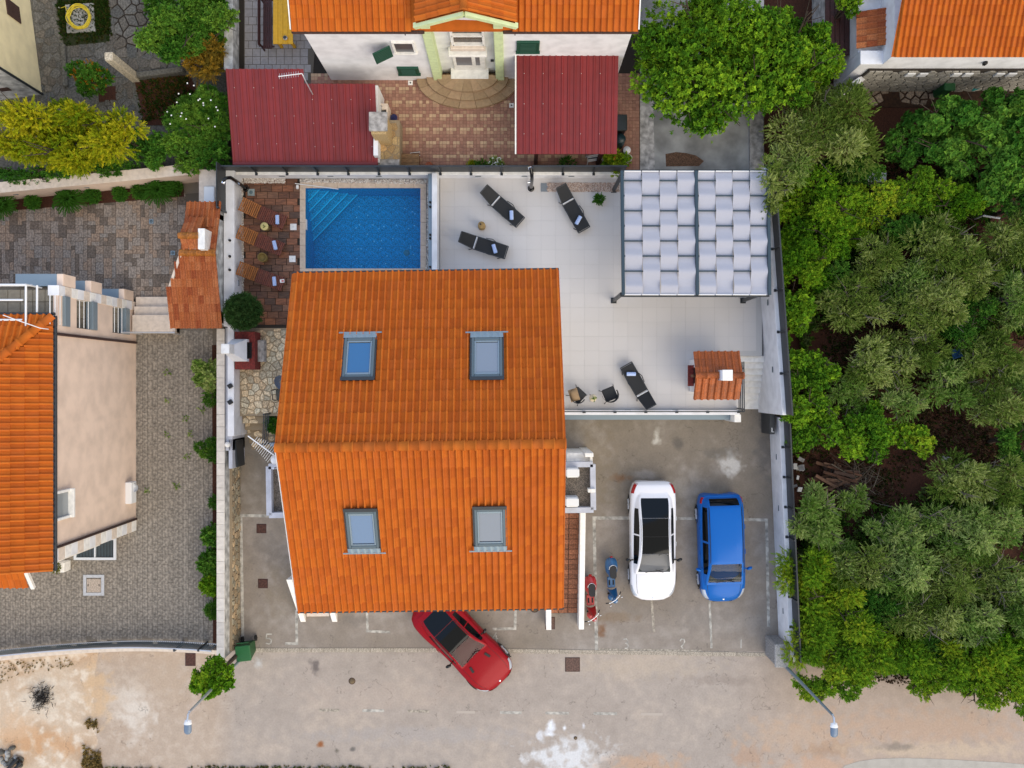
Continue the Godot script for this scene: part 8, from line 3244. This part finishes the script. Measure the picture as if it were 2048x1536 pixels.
	lathe(st, Vector3(0, prof(body, z1 - 0.14, 3) + 0.0, z1 - 0.14), [Vector2(0, 0.014), Vector2(0.03, 0.012), Vector2(0.045, 0.0)], 12)
	part("badge", st, M.chrome, t)
	# inside: dashboard, seats, wheel
	var hb := prof(cabin, q.ws[0], 3)
	st = mb()
	box(st, Vector3(0, hb + 0.0, q.ws[1] - 0.25), Vector3(1.3, 0.1, 0.5), Basis(Vector3.RIGHT, -0.06), 0.04)
	part("dashboard", st, q.dash, t)
	for sgn in [-1.0, 1.0]:
		st = mb()
		box(st, Vector3(0.36 * sgn, hb - 0.12, q.ws[0] - 0.25), Vector3(0.48, 0.5, 0.14), Basis(Vector3.RIGHT, -0.3), 0.05)
		part("seat", st, M.black, t)
	st = mb()
	var ringp := []
	for i in 17:
		var a := TAU * i / 16.0
		ringp.append(Vector3(0.36 + cos(a) * 0.18, hb + 0.06 + sin(a) * 0.13, q.ws[0] + 0.14 - sin(a) * 0.1))
	tube(st, ringp, 0.015, -1, 6, false)
	part("steering_wheel", st, M.black, t)
	return t

func vehicles() -> void:
	M.lamp_glass = mat(Color(0.75, 0.78, 0.82), 0.08, "", 1.0, 0.3)
	M.lamp_red = mat(Color(0.62, 0.02, 0.04), 0.1)
	M.seam = mat(Color(0.12, 0.12, 0.13), 0.6)
	var pw := mat(Color(0.9, 0.9, 0.92), 0.25)
	pw.clearcoat_enabled = true
	pw.clearcoat_roughness = 0.04
	var pb := mat(Color(0.0, 0.36, 0.68), 0.4, "", 1.0, 0.1, 0.25)
	pb.clearcoat_enabled = true
	pb.clearcoat_roughness = 0.2
	pb.clearcoat = 0.25
	var pr := mat(Color(0.55, 0.0, 0.07), 0.45, "", 1.0, 0.1, 0.25)
	pr.clearcoat_enabled = true
	pr.clearcoat_roughness = 0.25
	pr.clearcoat = 0.2
	# white coupe, nose towards the road
	var c := W(1305.5, 1081, 0.7)
	car("white_car", "white coupe with dark glass roof in the middle parking bay", Vector3(c.x, 0.004, c.z), 0.004, pw,
		[[-2.38, 0.5, 0.78, 0.8], [-2.36, 0.66, 0.84, 0.86], [-2.25, 0.79, 0.94, 0.98], [-2.0, 0.885, 0.98, 1.03], [-1.4, 0.925, 0.97, 1.05], [-0.4, 0.915, 0.94, 1.02], [0.6, 0.91, 0.92, 1.0], [1.2, 0.925, 0.88, 0.98], [1.7, 0.915, 0.82, 0.93], [2.05, 0.85, 0.74, 0.84], [2.25, 0.73, 0.66, 0.75], [2.38, 0.5, 0.6, 0.66], [2.41, 0.36, 0.56, 0.6]],
		[[-1.98, 0.62, 0.50, 1.0, 1.02], [-1.7, 0.74, 0.6, 0.96, 1.14], [-1.3, 0.8, 0.6, 0.94, 1.28], [-0.7, 0.82, 0.57, 0.92, 1.38], [0.0, 0.83, 0.575, 0.9, 1.41], [0.5, 0.83, 0.60, 0.9, 1.36], [0.9, 0.82, 0.66, 0.9, 1.2], [1.25, 0.79, 0.72, 0.9, 0.99]],
		{ws = [0.42, 1.2], rw = [-1.75, -1.0], rp = [-0.98, 0.4], sw = [-1.35, 0.85], pil = [-0.34, -0.28], seams = [-0.99, -0.28, 0.41], mir = 0.72, mirror_mat = M.black_gloss, hl = [1.75, 2.2, 0.5, 1.0], tl = [-2.3, -1.92, 0.9, 0.75], wheels = [-1.42, 1.42], handles = [-0.9, 0.12], dash = mat(Color(0.52, 0.55, 0.52), 0.7), rail = "chrome"})
	# blue compact van
	c = W(1444, 1096, 0.8)
	car("blue_car", "metallic blue hatchback parked next to the fence wall", Vector3(c.x, 0.004, c.z), 0.03, pb,
		[[-2.15, 0.6, 0.9, 0.95], [-2.12, 0.74, 0.95, 1.02], [-2.0, 0.83, 1.0, 1.06], [-1.6, 0.89, 1.03, 1.08], [-0.8, 0.9, 1.02, 1.08], [0.4, 0.9, 0.99, 1.06], [1.0, 0.905, 0.96, 1.06], [1.5, 0.89, 0.9, 1.0], [1.8, 0.83, 0.82, 0.92], [2.0, 0.72, 0.72, 0.82], [2.13, 0.52, 0.62, 0.7], [2.17, 0.38, 0.56, 0.62]],
		[[-2.06, 0.72, 0.6, 1.02, 1.06], [-1.95, 0.78, 0.63, 1.02, 1.3], [-1.7, 0.81, 0.65, 1.01, 1.5], [-1.2, 0.83, 0.655, 1.0, 1.57], [-0.3, 0.84, 0.655, 0.99, 1.59], [0.4, 0.84, 0.65, 0.98, 1.53], [0.75, 0.83, 0.67, 0.98, 1.4], [1.15, 0.81, 0.72, 0.98, 1.16], [1.4, 0.77, 0.73, 0.98, 1.05]],
		{ws = [0.5, 1.3], rw = [-2.02, -1.78], sw = [-1.7, 0.95], pil = [-0.38, -0.3], mir = 0.78, mirror_mat = pb, hl = [1.62, 2.02, 0.85, 1.0], tl = [-2.06, -1.82, 0.8, 0.6], wheels = [-1.32, 1.32], handles = [-0.85, 0.15], dash = mat(Color(0.42, 0.46, 0.45), 0.7)})
	# red sports coupe, half under the eaves, turned towards the lower right
	c = W(925, 1284, 0.6)
	var dir := atan2(0.70, 0.72)
	var red := car("red_car", "red sports coupe with black bonnet vents turning out under roof", Vector3(c.x, 0.004, c.z), dir, pr,
		[[-2.27, 0.4, 0.7, 0.72], [-2.24, 0.6, 0.76, 0.8], [-2.1, 0.8, 0.86, 0.9], [-1.8, 0.93, 0.93, 0.97], [-1.2, 0.965, 0.92, 0.98], [-0.5, 0.92, 0.86, 0.95], [0.3, 0.905, 0.82, 0.93], [1.0, 0.935, 0.82, 0.91], [1.5, 0.94, 0.78, 0.86], [1.85, 0.88, 0.7, 0.77], [2.1, 0.74, 0.6, 0.66], [2.24, 0.52, 0.5, 0.56], [2.28, 0.3, 0.46, 0.5]],
		[[-1.95, 0.55, 0.42, 0.95, 0.97], [-1.6, 0.7, 0.52, 0.9, 1.08], [-1.2, 0.78, 0.55, 0.86, 1.2], [-0.7, 0.8, 0.55, 0.84, 1.28], [-0.2, 0.8, 0.56, 0.82, 1.27], [0.2, 0.79, 0.6, 0.82, 1.15], [0.55, 0.76, 0.68, 0.82, 0.97], [0.72, 0.72, 0.7, 0.82, 0.9]],
		{ws = [-0.1, 0.66], rw = [-1.75, -1.02], rp = [-0.99, -0.11], sw = [-1.15, 0.4], pil = [-0.5, -0.46], seams = [-1.0, -0.1], mir = 0.25, mirror_mat = M.black_gloss, hl = [1.72, 2.12, 0.5, 1.0], tl = [-2.2, -2.0, 0.7, 0.5], wheels = [-1.25, 1.45], handles = [-0.45], dash = mat(Color(0.3, 0.36, 0.35), 0.7)})
	for s in [-1.0, 1.0]:
		var st := mb()
		box(st, Vector3(0.43 * s, 0.915, 1.0), Vector3(0.1, 0.02, 0.26), Basis.from_euler(Vector3(0.07, 0.22 * s, -0.07 * s)), 0.006)
		part("bonnet_vent", st, M.black, red)
	# scooters
	M.sc_red = mat(Color(0.66, 0.03, 0.03), 0.2)
	M.sc_red.clearcoat_enabled = true
	M.sc_blue = mat(Color(0.0, 0.33, 0.52), 0.2)
	M.sc_blue.clearcoat_enabled = true
	scooter("red scooter parked beside the white stair wall", W(1180, 1196, 0.5), 0.05, M.sc_red)
	scooter("blue scooter parked between red scooter and white car", W(1222, 1160, 0.5), 0.05, M.sc_blue)

func scooter(label: String, at: Vector3, turn: float, paint: Material) -> void:
	var t := thing("scooter", label, "scooter", Vector3(at.x, 0.01, at.z), turn, "scooters beside the stair")
	t.rotation.z = -0.09
	var st := mb()
	# rear cowl from z -0.85 to -0.1, floor to 0.3, shield, front fender at 0.75
	blob(st, Vector3(0, 0.5, -0.5), Vector3(0.2, 0.24, 0.44), Basis.IDENTITY, 18, 10)
	part("rear_body", st, paint, t)
	for s in [-1.0, 1.0]:
		st = mb()
		blob(st, Vector3(0.13 * s, 0.45, -0.55), Vector3(0.13, 0.19, 0.33), Basis.IDENTITY, 14, 8)
		part("side_cowl", st, paint, t)
	st = mb()
	st.set_smooth_group(1)
	for q in [[0.0, 1.0], [0.02, -1.0]]:
		pass
	var pts := []
	for i in 15:
		var a := PI * i / 14.0
		pts.append(Vector3(cos(a) * 0.14, 0, -0.27 - sin(a) * 0.14))
	var lo := []
	for p in [Vector3(0.14, 0, -0.27), Vector3(0.13, 0, 0.02), Vector3(0.08, 0, 0.09), Vector3(-0.08, 0, 0.09), Vector3(-0.13, 0, 0.02), Vector3(-0.14, 0, -0.27)]: lo.append(p)
	var poly := PackedVector2Array()
	for i in range(14, -1, -1): poly.append(Vector2(pts[i].x, pts[i].z - 0.22))
	for i in 15:
		var a := PI * i / 14.0
		poly.append(Vector2(cos(a) * 0.125, 0.0 + sin(a) * 0.1 - 0.22))
	st = mb()
	prism(st, poly, 0.74, 0.82)
	part("seat", st, M.sling, t)
	st = mb()
	var rim := []
	for i in 15: rim.append(Vector3(pts[i].x * 1.12, 0.79, (pts[i].z + 0.27) * 1.15 - 0.27 - 0.22))
	tube(st, rim, 0.014, -1, 6)
	part("grab_rail", st, M.chrome, t)
	st = mb()
	bbox(st, Vector3(-0.16, 0.24, -0.1), Vector3(0.16, 0.31, 0.36), 0.03)
	part("footboard", st, paint, t)
	for x in [-0.08, 0.08]:
		st = mb()
		bbox(st, Vector3(x - 0.03, 0.31, 0.04), Vector3(x + 0.03, 0.322, 0.24), 0.003)
		part("foot_mat", st, M.rubber, t)
	st = mb()
	st.set_smooth_group(1)
	var last := []
	for j in 7:
		var v := j / 6.0
		var row := []
		for i in 9:
			var u := i / 8.0 * 2 - 1
			var w := lerpf(0.2, 0.13, v)
			row.append(Vector3(u * w, 0.28 + 0.55 * v, 0.36 + 0.2 * v + 0.08 * (1 - u * u)))
		if j:
			for i in 8: quad(st, last[i], last[i + 1], row[i + 1], row[i])
		last = row
	part("leg_shield", st, paint, t)
	# front end turned a little to the right
	var b := Basis(Vector3.UP, 0.6)
	var o := Vector3(0, 0, 0.7)
	st = mb()
	blob(st, o + Vector3(-0.07, 0.45, 0.0), Vector3(0.13, 0.13, 0.15), b, 16, 8, -0.4)
	blob(st, o + Vector3(0.07, 0.5, 0.12), Vector3(0.12, 0.14, 0.14), b, 16, 8, -0.4)
	part("front_fender", st, paint, t)
	st = mb()
	blob(st, o + b * Vector3(0.0, 0.86, 0.02), Vector3(0.085, 0.085, 0.11), b, 14, 8)
	part("headlamp_shell", st, paint, t)
	st = mb()
	blob(st, o + b * Vector3(0.0, 0.86, 0.1), Vector3(0.06, 0.06, 0.04), b, 12, 6)
	part("headlamp", st, M.lamp_glass, t)
	st = mb()
	tube(st, [o + b * Vector3(-0.34, 0.98, -0.12), o + b * Vector3(-0.22, 0.98, -0.04), o + b * Vector3(0, 0.93, 0.0), o + b * Vector3(0.22, 0.98, -0.04), o + b * Vector3(0.34, 0.98, -0.12)], 0.017)
	part("handlebar", st, M.chrome, t)
	for s in [-1.0, 1.0]:
		st = mb()
		tube(st, [o + b * Vector3(0.27 * s, 0.98, -0.08), o + b * Vector3(0.38 * s, 0.98, -0.15)], 0.024)
		part("grip", st, M.black, t)
		st = mb()
		tube(st, [o + b * Vector3(0.2 * s, 0.98, -0.04), o + b * Vector3(0.26 * s, 1.12, 0.0)], 0.008, -1, 5)
		blob(st, o + b * Vector3(0.28 * s, 1.14, 0.0), Vector3(0.05, 0.035, 0.02), b, 10, 6)
		part("mirror", st, M.chrome, t)
	for q in [[Vector3(0, 0.22, -0.62), Basis.IDENTITY], [o + Vector3(0, 0.22, 0.06), b]]:
		st = mb()
		var c: Vector3 = q[0]
		var bb: Basis = q[1]
		tube(st, [c - bb.x * 0.05, c + bb.x * 0.05], 0.22, -1, 20)
		var wh := part("wheel", st, M.rubber, t)
		st = mb()
		tube(st, [c - bb.x * 0.055, c + bb.x * 0.055], 0.12, -1, 16)
		part("rim", st, M.alu, wh)
	st = mb()
	blob(st, Vector3(0, 0.56, -0.94), Vector3(0.07, 0.05, 0.03), Basis.IDENTITY, 10, 6)
	part("tail_light", st, M.lamp_red, t)
	st = mb()
	tube(st, [Vector3(0.16, 0.12, 0.15), Vector3(0.24, 0.02, 0.05)], 0.012)
	part("stand", st, M.black, t)

# ---------------------------------------------------------------- plants of the place
func plants() -> void:
	# west side
	tree("yellow_tree", "large yellow-green feathery tree behind the cream retaining wall", "tree", "", 122, 276, 160, 78, 5.2, "feather", "yellow", 420, 30, GL, 0.62)
	tree("feathery_shrub", "yellow-green branch clump at the right end of the yellow tree", "tree", "", 232, 258, 46, 48, 4.6, "feather", "yellow", 330, 7, GL, 0.62)
	tree("laurel_hedge", "dense dark green laurel behind the red shed's left edge, by the path", "tree", "", 374, 50, 112, 92, 3.8, "broad", "fig", 300, 16, GL, 0.8)
	tree("rusty_bush", "bronze-tipped bush between laurel and oleander", "shrub", "", 408, 115, 44, 55, 3.0, "feather", "rusty", 210, 6, GL, 0.75)
	tree("oleander", "white-flowering oleander bush against the red shed", "shrub", "", 402, 228, 74, 66, 3.2, "long", "fig", 330, 10, GL, 0.75)
	var r := RandomNumberGenerator.new()
	r.seed = 301
	tree("evergreen_bush", "dark green evergreen bush below the oleander at the wall corner", "shrub", "", 392, 300, 80, 46, 2.9, "broad", "fig", 330, 9, GL, 0.7)
	tree("hedge_bush", "dark green bush between yellow tree and oleander", "shrub", "", 300, 300, 48, 52, 2.7, "broad", "dark", 240, 6, GL, 0.7)
	tree("low_hedge", "low dark hedge peeking out under the yellow tree", "hedge", "", 60, 352, 90, 20, 2.2, "broad", "dark", 240, 7, GL, 0.65)
	tree("ivy_hedge", "trailing dark green hedge over the middle of the cream wall", "hedge", "", 200, 338, 80, 18, 2.2, "broad", "fig", 240, 7, GL, 0.65)
	var ol: Node3D = get_node("oleander")
	for i in 26:
		var st := mb()
		var a := r.randf() * TAU
		var c := Vector3(cos(a) * r.randf_range(0.3, 1.2), r.randf_range(1.55, 2.35), sin(a) * r.randf_range(0.2, 1.0))
		for k in 5:
			var e := TAU * k / 5.0
			leaf(st, c, Vector3(cos(e), 0.2, sin(e)).normalized(), Vector3.UP, 0.035, 0.032, 0.1)
		part("flower", st, M.white_trim, ol)
	tree("orange_tree", "small tree with orange-tipped leaves in the stone garden", "tree", "", 179, 152, 40, 35, 2.6, "broad", "fig", 430, 7, GL, 0.6)
	var ot: Node3D = get_node("orange_tree")
	crown(ot, "young_leaves", "fine", Vector3(0, 1.15, 0), Vector3(0.72, 0.62, 0.6), 110, [Color(0.35, 0.14, 0.01), Color(0.3, 0.2, 0.02)], 302, 6, 0.8)
	cycad("cycad with broad fronds in the middle of the planting strip", 138, 398, 36, LL)
	cycad("cycad at the right end of the planting strip", 318, 380, 36, LL)
	cycad("cycad cut by the left edge of the picture", 8, 412, 28, LL)
	for q in [[66.0, 405.0, 12.0, "small clipped ball bush beside the left cycad"], [185.0, 392.0, 15.0, "clipped ball bush right of the middle cycad"], [241.0, 388.0, 12.0, "clipped ball bush alone between two cycads"], [280.0, 383.0, 14.0, "clipped ball bush touching the right cycad's fronds"], [348.0, 374.0, 15.0, "clipped ball bush at the end of the strip"]]:
		bush("ball_bush", q[3], "bush", "clipped ball bushes in the planting strip", q[0], q[1], q[2], LL, 0.5, "fine", "dark", 330)
	bush("hedge_shrub", "broad olive-green shrub in the planting bed below the shelter", "shrub", "shrubs in the narrow planting bed", 415, 752, 36, LL, 1.3, "broad", "olive_green", 560, false, 0.7)
	bush("hedge_shrub", "dark green tail of the broad shrub beside the wall", "shrub", "shrubs in the narrow planting bed", 425, 795, 17, LL, 0.9, "fine", "fig", 240)
	bush("hedge_shrub", "rounded dark green shrub level with the black gate leaf", "shrub", "shrubs in the narrow planting bed", 419, 898, 30, LL, 1.1, "fine", "fig", 850, false)
	bush("hedge_shrub", "green shrub level with the house porch", "shrub", "shrubs in the narrow planting bed", 428, 1070, 20, LL, 0.9, "broad", "fig", 260)
	bush("hedge_shrub", "thin low green strip of plants between two shrubs", "shrub", "shrubs in the narrow planting bed", 431, 1005, 12, LL, 0.4, "fine", "dark", 160)
	bush("hedge_shrub", "dense green shrub below the light well's level", "shrub", "shrubs in the narrow planting bed", 424, 1125, 23, LL, 1.0, "broad", "fig", 420)
	bush("hedge_shrub", "green shrub second from the bottom of the bed", "shrub", "shrubs in the narrow planting bed", 425, 1168, 20, LL, 0.9, "broad", "citrus", 320)
	bush("hedge_shrub", "spiky little plant at the bottom of the bed", "shrub", "shrubs in the narrow planting bed", 430, 1218, 15, LL, 0.7, "long", "fig", 150)
	tree("street_tree", "small round bright green tree round the left street lamp", "tree", "", 428, 1356, 42, 42, 4.3, "lobed", "citrus", 520, 10, 0.0, 0.55)
	# yard of the white house
	bush("yard_shrub", "lush light green shrub beside the orange pot", "shrub", "", 1228, 324, 30, YL, 0.8, "broad", "lime", 420, false, 0.7)
	bush("yard_shrub", "dark little shrub under the fence below the carport", "shrub", "", 1134, 330, 16, YL, 0.4, "fine", "dark", 190)
	bush("yard_shrub", "low green shrub left of the white flowers", "shrub", "", 962, 333, 12, YL, 0.3, "fine", "fig", 120)
	bush("yard_shrub", "flat yellow-flowering herb beside the clay pot", "shrub", "", 943, 333, 9, YL, 0.25, "fine", "yellow", 90)
	bush("white_flowers", "cushion of white daisies behind the dark fence", "flowers", "", 992, 330, 15, YL, 0.35, "fine", "olive_green", 170)
	var wf: Node3D = get_node("white_flowers")
	for i in 60:
		var st := mb()
		var a := r.randf() * TAU
		var k := sqrt(r.randf()) * 0.3
		lathe(st, Vector3(cos(a) * k, 0.36 - k * 0.4, sin(a) * k), [Vector2(0, 0.012), Vector2(0.03, 0.004)], 6)
		part("daisy", st, M.white_trim, wf)
	# big mulberry and its neighbours
	tree("mulberry", "huge bright green mulberry shading the concrete lane", "tree", "", 1415, 115, 182, 168, 6.0, "lobed", "mulberry", 230, 46, YL, 0.56)
	tree("shade_tree", "lighter green crown leaning from mulberry towards the white corner house", "tree", "", 1575, 112, 96, 122, 5.2, "lobed", "mulberry", 230, 20, OL, 0.56)
	tree("vine", "light green climber beside the red-brown lean-to", "tree", "", 1640, 130, 36, 70, 3.6, "broad", "citrus", 150, 7, OL, 0.8)
	tree("corner_vine", "small bright green sprig clump over the lean-to roof", "shrub", "", 1695, 8, 26, 24, 3.2, "broad", "mulberry", 160, 4, OL, 0.8)
	var orchard := [
		[1655, 262, 112, 96, 4.6, "olive", "olive", 190, 11, "largest silver-green olive tree, north-west corner of the orchard"],
		[1546, 372, 34, 62, 5.0, "olive", "olive", 110, 7, "olive branch hanging over the corner of the pergola"],
		[1582, 330, 42, 50, 3.8, "olive", "olive_green", 140, 6, "dark olive between mulberry lane and pergola"],
		[1905, 268, 105, 78, 3.6, "fig", "fig", 85, 12, "broad dark fig tree below the stone-based house"],
		[2005, 330, 62, 80, 3.4, "fig", "fig", 90, 8, "fig tree cut by the picture edge, lighter leaves"],
		[2010, 222, 60, 48, 3.3, "fig", "fig", 90, 7, "fig crown in front of the stone wall at the edge"],
		[1622, 420, 84, 72, 3.6, "broad", "citrus", 185, 11, "bright green citrus crown right of the pergola's upper half"],
		[1600, 525, 66, 62, 3.3, "broad", "citrus", 185, 9, "bright green citrus crown right of the pergola's lower half"],
		[1588, 622, 42, 46, 2.7, "lobed", "mulberry", 120, 6, "loose bright green sapling beside the grey fence panels"],
		[1738, 408, 54, 50, 2.9, "broad", "lime", 160, 7, "yellow-green bush right of the citrus, below the low grey wall"],
		[1838, 388, 62, 52, 3.0, "broad", "lime", 160, 8, "yellow-green bush in the middle below the fig"],
		[1912, 402, 52, 40, 2.8, "broad", "citrus", 160, 6, "green bush left of the short white pipe"],
		[1755, 520, 56, 52, 3.2, "olive", "olive", 160, 8, "silvery olive below the yellow-green bushes"],
		[1880, 490, 70, 62, 3.5, "olive", "olive", 160, 10, "pale olive crown in the upper middle of the orchard"],
		[1800, 555, 58, 46, 2.9, "olive", "olive_green", 170, 7, "greener olive between two pale ones"],
		[1712, 606, 70, 56, 3.3, "olive", "olive", 160, 10, "spreading olive beyond the sapling by the fence"],
		[1858, 618, 84, 66, 3.6, "olive", "olive", 160, 12, "wide olive crown left of the bare red soil patch"],
		[1950, 560, 52, 40, 3.1, "olive", "olive", 160, 6, "slim olive tip pointing to the right edge"],
		[2018, 478, 52, 60, 3.0, "olive", "olive", 160, 7, "grey olive at the right edge under the figs"],
		[2036, 592, 42, 66, 3.0, "olive", "olive_green", 160, 7, "green olive at the right edge, beside red soil"],
		[1920, 662, 46, 34, 2.5, "broad", "fig", 150, 5, "dark shrub below the wide olive"],
		[1752, 725, 72, 58, 3.2, "olive", "olive", 150, 9, "silvery olive right of the bare slope by the fence"],
		[1836, 700, 60, 48, 3.1, "olive", "olive", 160, 8, "bright olive beside the blue tarpaulin"],
		[1975, 712, 66, 52, 3.2, "olive", "olive", 160, 9, "yellowish olive right of the blue tarpaulin"],
		[1908, 772, 66, 50, 2.8, "olive", "olive_green", 160, 8, "green olive under the blue tarpaulin"],
		[1990, 808, 62, 46, 2.9, "olive", "olive", 160, 8, "olive above the darker bare soil at the right"],
		[1618, 742, 56, 44, 2.9, "lobed", "mulberry", 120, 7, "bright green tree closest to the stairs"],
		[1620, 840, 60, 72, 3.2, "lobed", "mulberry", 125, 10, "tall bright green tree by the black metal cabinet"],
		[1735, 868, 58, 62, 3.0, "lobed", "mulberry", 125, 8, "bright green tree above the brushwood heap"],
		[1830, 880, 42, 32, 2.2, "lobed", "lime", 100, 5, "straggling yellow-green branches over bare soil"],
		[2028, 890, 36, 62, 2.8, "broad", "fig", 150, 6, "dark green shrub at the right edge by bare soil"],
		[1915, 960, 62, 48, 3.0, "olive", "olive", 150, 8, "palest silver olive, below the small white board"],
		[1995, 958, 46, 60, 2.9, "olive", "olive", 150, 7, "yellow-tinged olive right of the palest olive"],
		[1632, 1035, 52, 62, 3.3, "olive", "olive_green", 210, 9, "dark green olive directly below the timber heap"],
		[1770, 1060, 42, 40, 2.3, "olive", "olive_green", 140, 5, "low olive scrub right of the brushwood"],
		[1850, 1045, 58, 44, 2.8, "olive", "olive_green", 150, 7, "olive scrub in the middle of the lower orchard"],
		[1930, 1070, 66, 56, 3.0, "olive", "olive_green", 160, 9, "green olive left of the lower red soil patch"],
		[1718, 1130, 56, 48, 2.9, "olive", "olive", 150, 7, "olive with pale top right of the fence hedge"],
		[1800, 1140, 66, 60, 3.1, "olive", "olive_green", 165, 9, "round olive in the lower middle"],
		[1890, 1160, 62, 60, 3.2, "olive", "olive", 160, 9, "olive with pale clumps, lower right middle"],
		[1985, 1150, 62, 66, 3.2, "olive", "olive", 160, 9, "pale-topped olive near the right edge, lower half"],
		[2035, 1210, 36, 60, 2.9, "olive", "olive_green", 160, 6, "olive cut by the right edge, lower half"],
		[1840, 1228, 72, 50, 3.3, "olive", "olive", 160, 9, "bright silvery olive above the hedge"],
		[1952, 1248, 62, 42, 3.0, "olive", "olive_green", 160, 8, "dark olive above the right end of the hedge"],
		[1608, 1142, 44, 56, 2.7, "feather", "lime", 190, 7, "yellow-green shrub overhanging the car park wall"],
		[1660, 1200, 62, 54, 2.8, "feather", "lime", 190, 9, "yellow-green shrub right of the wall, second from hedge corner"],
		[1630, 1290, 56, 56, 2.8, "feather", "lime", 190, 8, "yellowish hedge clump at the street lamp pole"],
		[1722, 1280, 64, 56, 2.8, "feather", "lime", 190, 9, "hedge clump right of the street lamp pole"],
		[1690, 1352, 56, 48, 2.6, "broad", "lime", 200, 8, "hedge clump drooping towards the lamp head"],
		[1622, 1376, 36, 26, 2.0, "broad", "lime", 170, 5, "small low sprig left of the lamp pole over the road"],
		[1806, 1316, 60, 42, 2.5, "feather", "lime", 190, 8, "hedge clump in the middle of the road edge"],
		[1842, 1368, 34, 36, 2.0, "broad", "lime", 130, 6, "thin hanging sprays over the sandy road"],
		[1885, 1330, 58, 48, 2.6, "feather", "lime", 190, 8, "hedge clump below the bright silvery olive"],
		[1972, 1322, 66, 56, 2.8, "feather", "lime", 190, 9, "broad hedge clump near the right edge"],
		[2030, 1370, 46, 62, 2.7, "broad", "lime", 190, 8, "hedge clump at the right edge above the sand"],
		[1955, 1378, 46, 34, 2.2, "broad", "lime", 170, 6, "drooping hedge fringe near the right edge"],
		[1682, 478, 62, 52, 3.0, "broad", "citrus", 170, 8, "green citrus filling the space between fence trees and silvery olive"],
		[1662, 566, 46, 44, 2.6, "broad", "fig", 160, 6, "dark green shrub left of the spreading olive"],
		[1796, 452, 52, 40, 2.7, "broad", "fig", 160, 6, "dark green shrub under the two yellow-green bushes"],
		[1690, 790, 46, 40, 2.5, "olive", "olive_green", 150, 6, "thin olive on the bare slope by the bright green trees"],
		[1795, 800, 50, 38, 2.5, "olive", "olive_green", 150, 6, "low olive between two silvery ones, above bare soil"],
		[1958, 620, 40, 34, 2.4, "broad", "fig", 150, 5, "dark little shrub right of the wide olive"],
		[1560, 700, 24, 40, 2.0, "broad", "citrus", 150, 4, "narrow green shrub against the fence by the stairs"],
		[1712, 1000, 36, 34, 2.0, "olive", "olive_green", 130, 5, "grey scrub at the tip of the brushwood heap"],
		[1668, 1110, 44, 42, 2.5, "olive", "olive_green", 160, 6, "olive scrub right of the fence hedge top"],
		[1762, 1210, 54, 44, 2.6, "broad", "fig", 160, 7, "dark green undergrowth above the hedge clumps"],
		[1888, 1285, 56, 36, 2.4, "broad", "fig", 160, 6, "dark undergrowth behind the middle of the hedge"],
		[2020, 1292, 46, 40, 2.5, "broad", "citrus", 160, 6, "fresh green shrub behind the right end of the hedge"],
		[1992, 1050, 50, 40, 2.6, "olive", "olive_green", 150, 6, "greenish olive at the right, beside the red soil"],
		[2036, 752, 34, 44, 2.6, "olive", "olive_green", 150, 5, "olive half cut by the right edge, middle height"],
		[2038, 410, 34, 44, 2.8, "broad", "fig", 150, 5, "dark shrub under the edge fig at the picture's right"],
		[1690, 345, 60, 34, 2.6, "broad", "fig", 170, 6, "dark green shrub at the foot of the largest olive"],
		[1810, 300, 40, 40, 2.4, "broad", "dark", 150, 5, "shadowed dark shrub between largest olive and broad fig"],
	]
	for q in orchard:
		var called: String = {"olive": "olive_tree", "fig": "fig_tree", "broad": "leafy_tree", "lobed": "green_tree", "feather": "hedge_tree"}[q[5]]
		var grp: String = {"olive": "olive trees in the orchard", "fig": "fig trees under the corner house", "broad": "leafy bushes in the orchard", "lobed": "bright green trees along the fence", "feather": "yellow-green hedge along the road"}[q[5]]
		tree(called, q[9], "tree", grp, q[0], q[1], q[2] * 1.1, q[3] * 1.1, q[4], q[5], q[6], q[7] * 2.2, q[8], OL, {"olive": 0.55, "fig": 0.55, "broad": 0.52, "lobed": 0.52, "feather": 0.58}[q[5]])
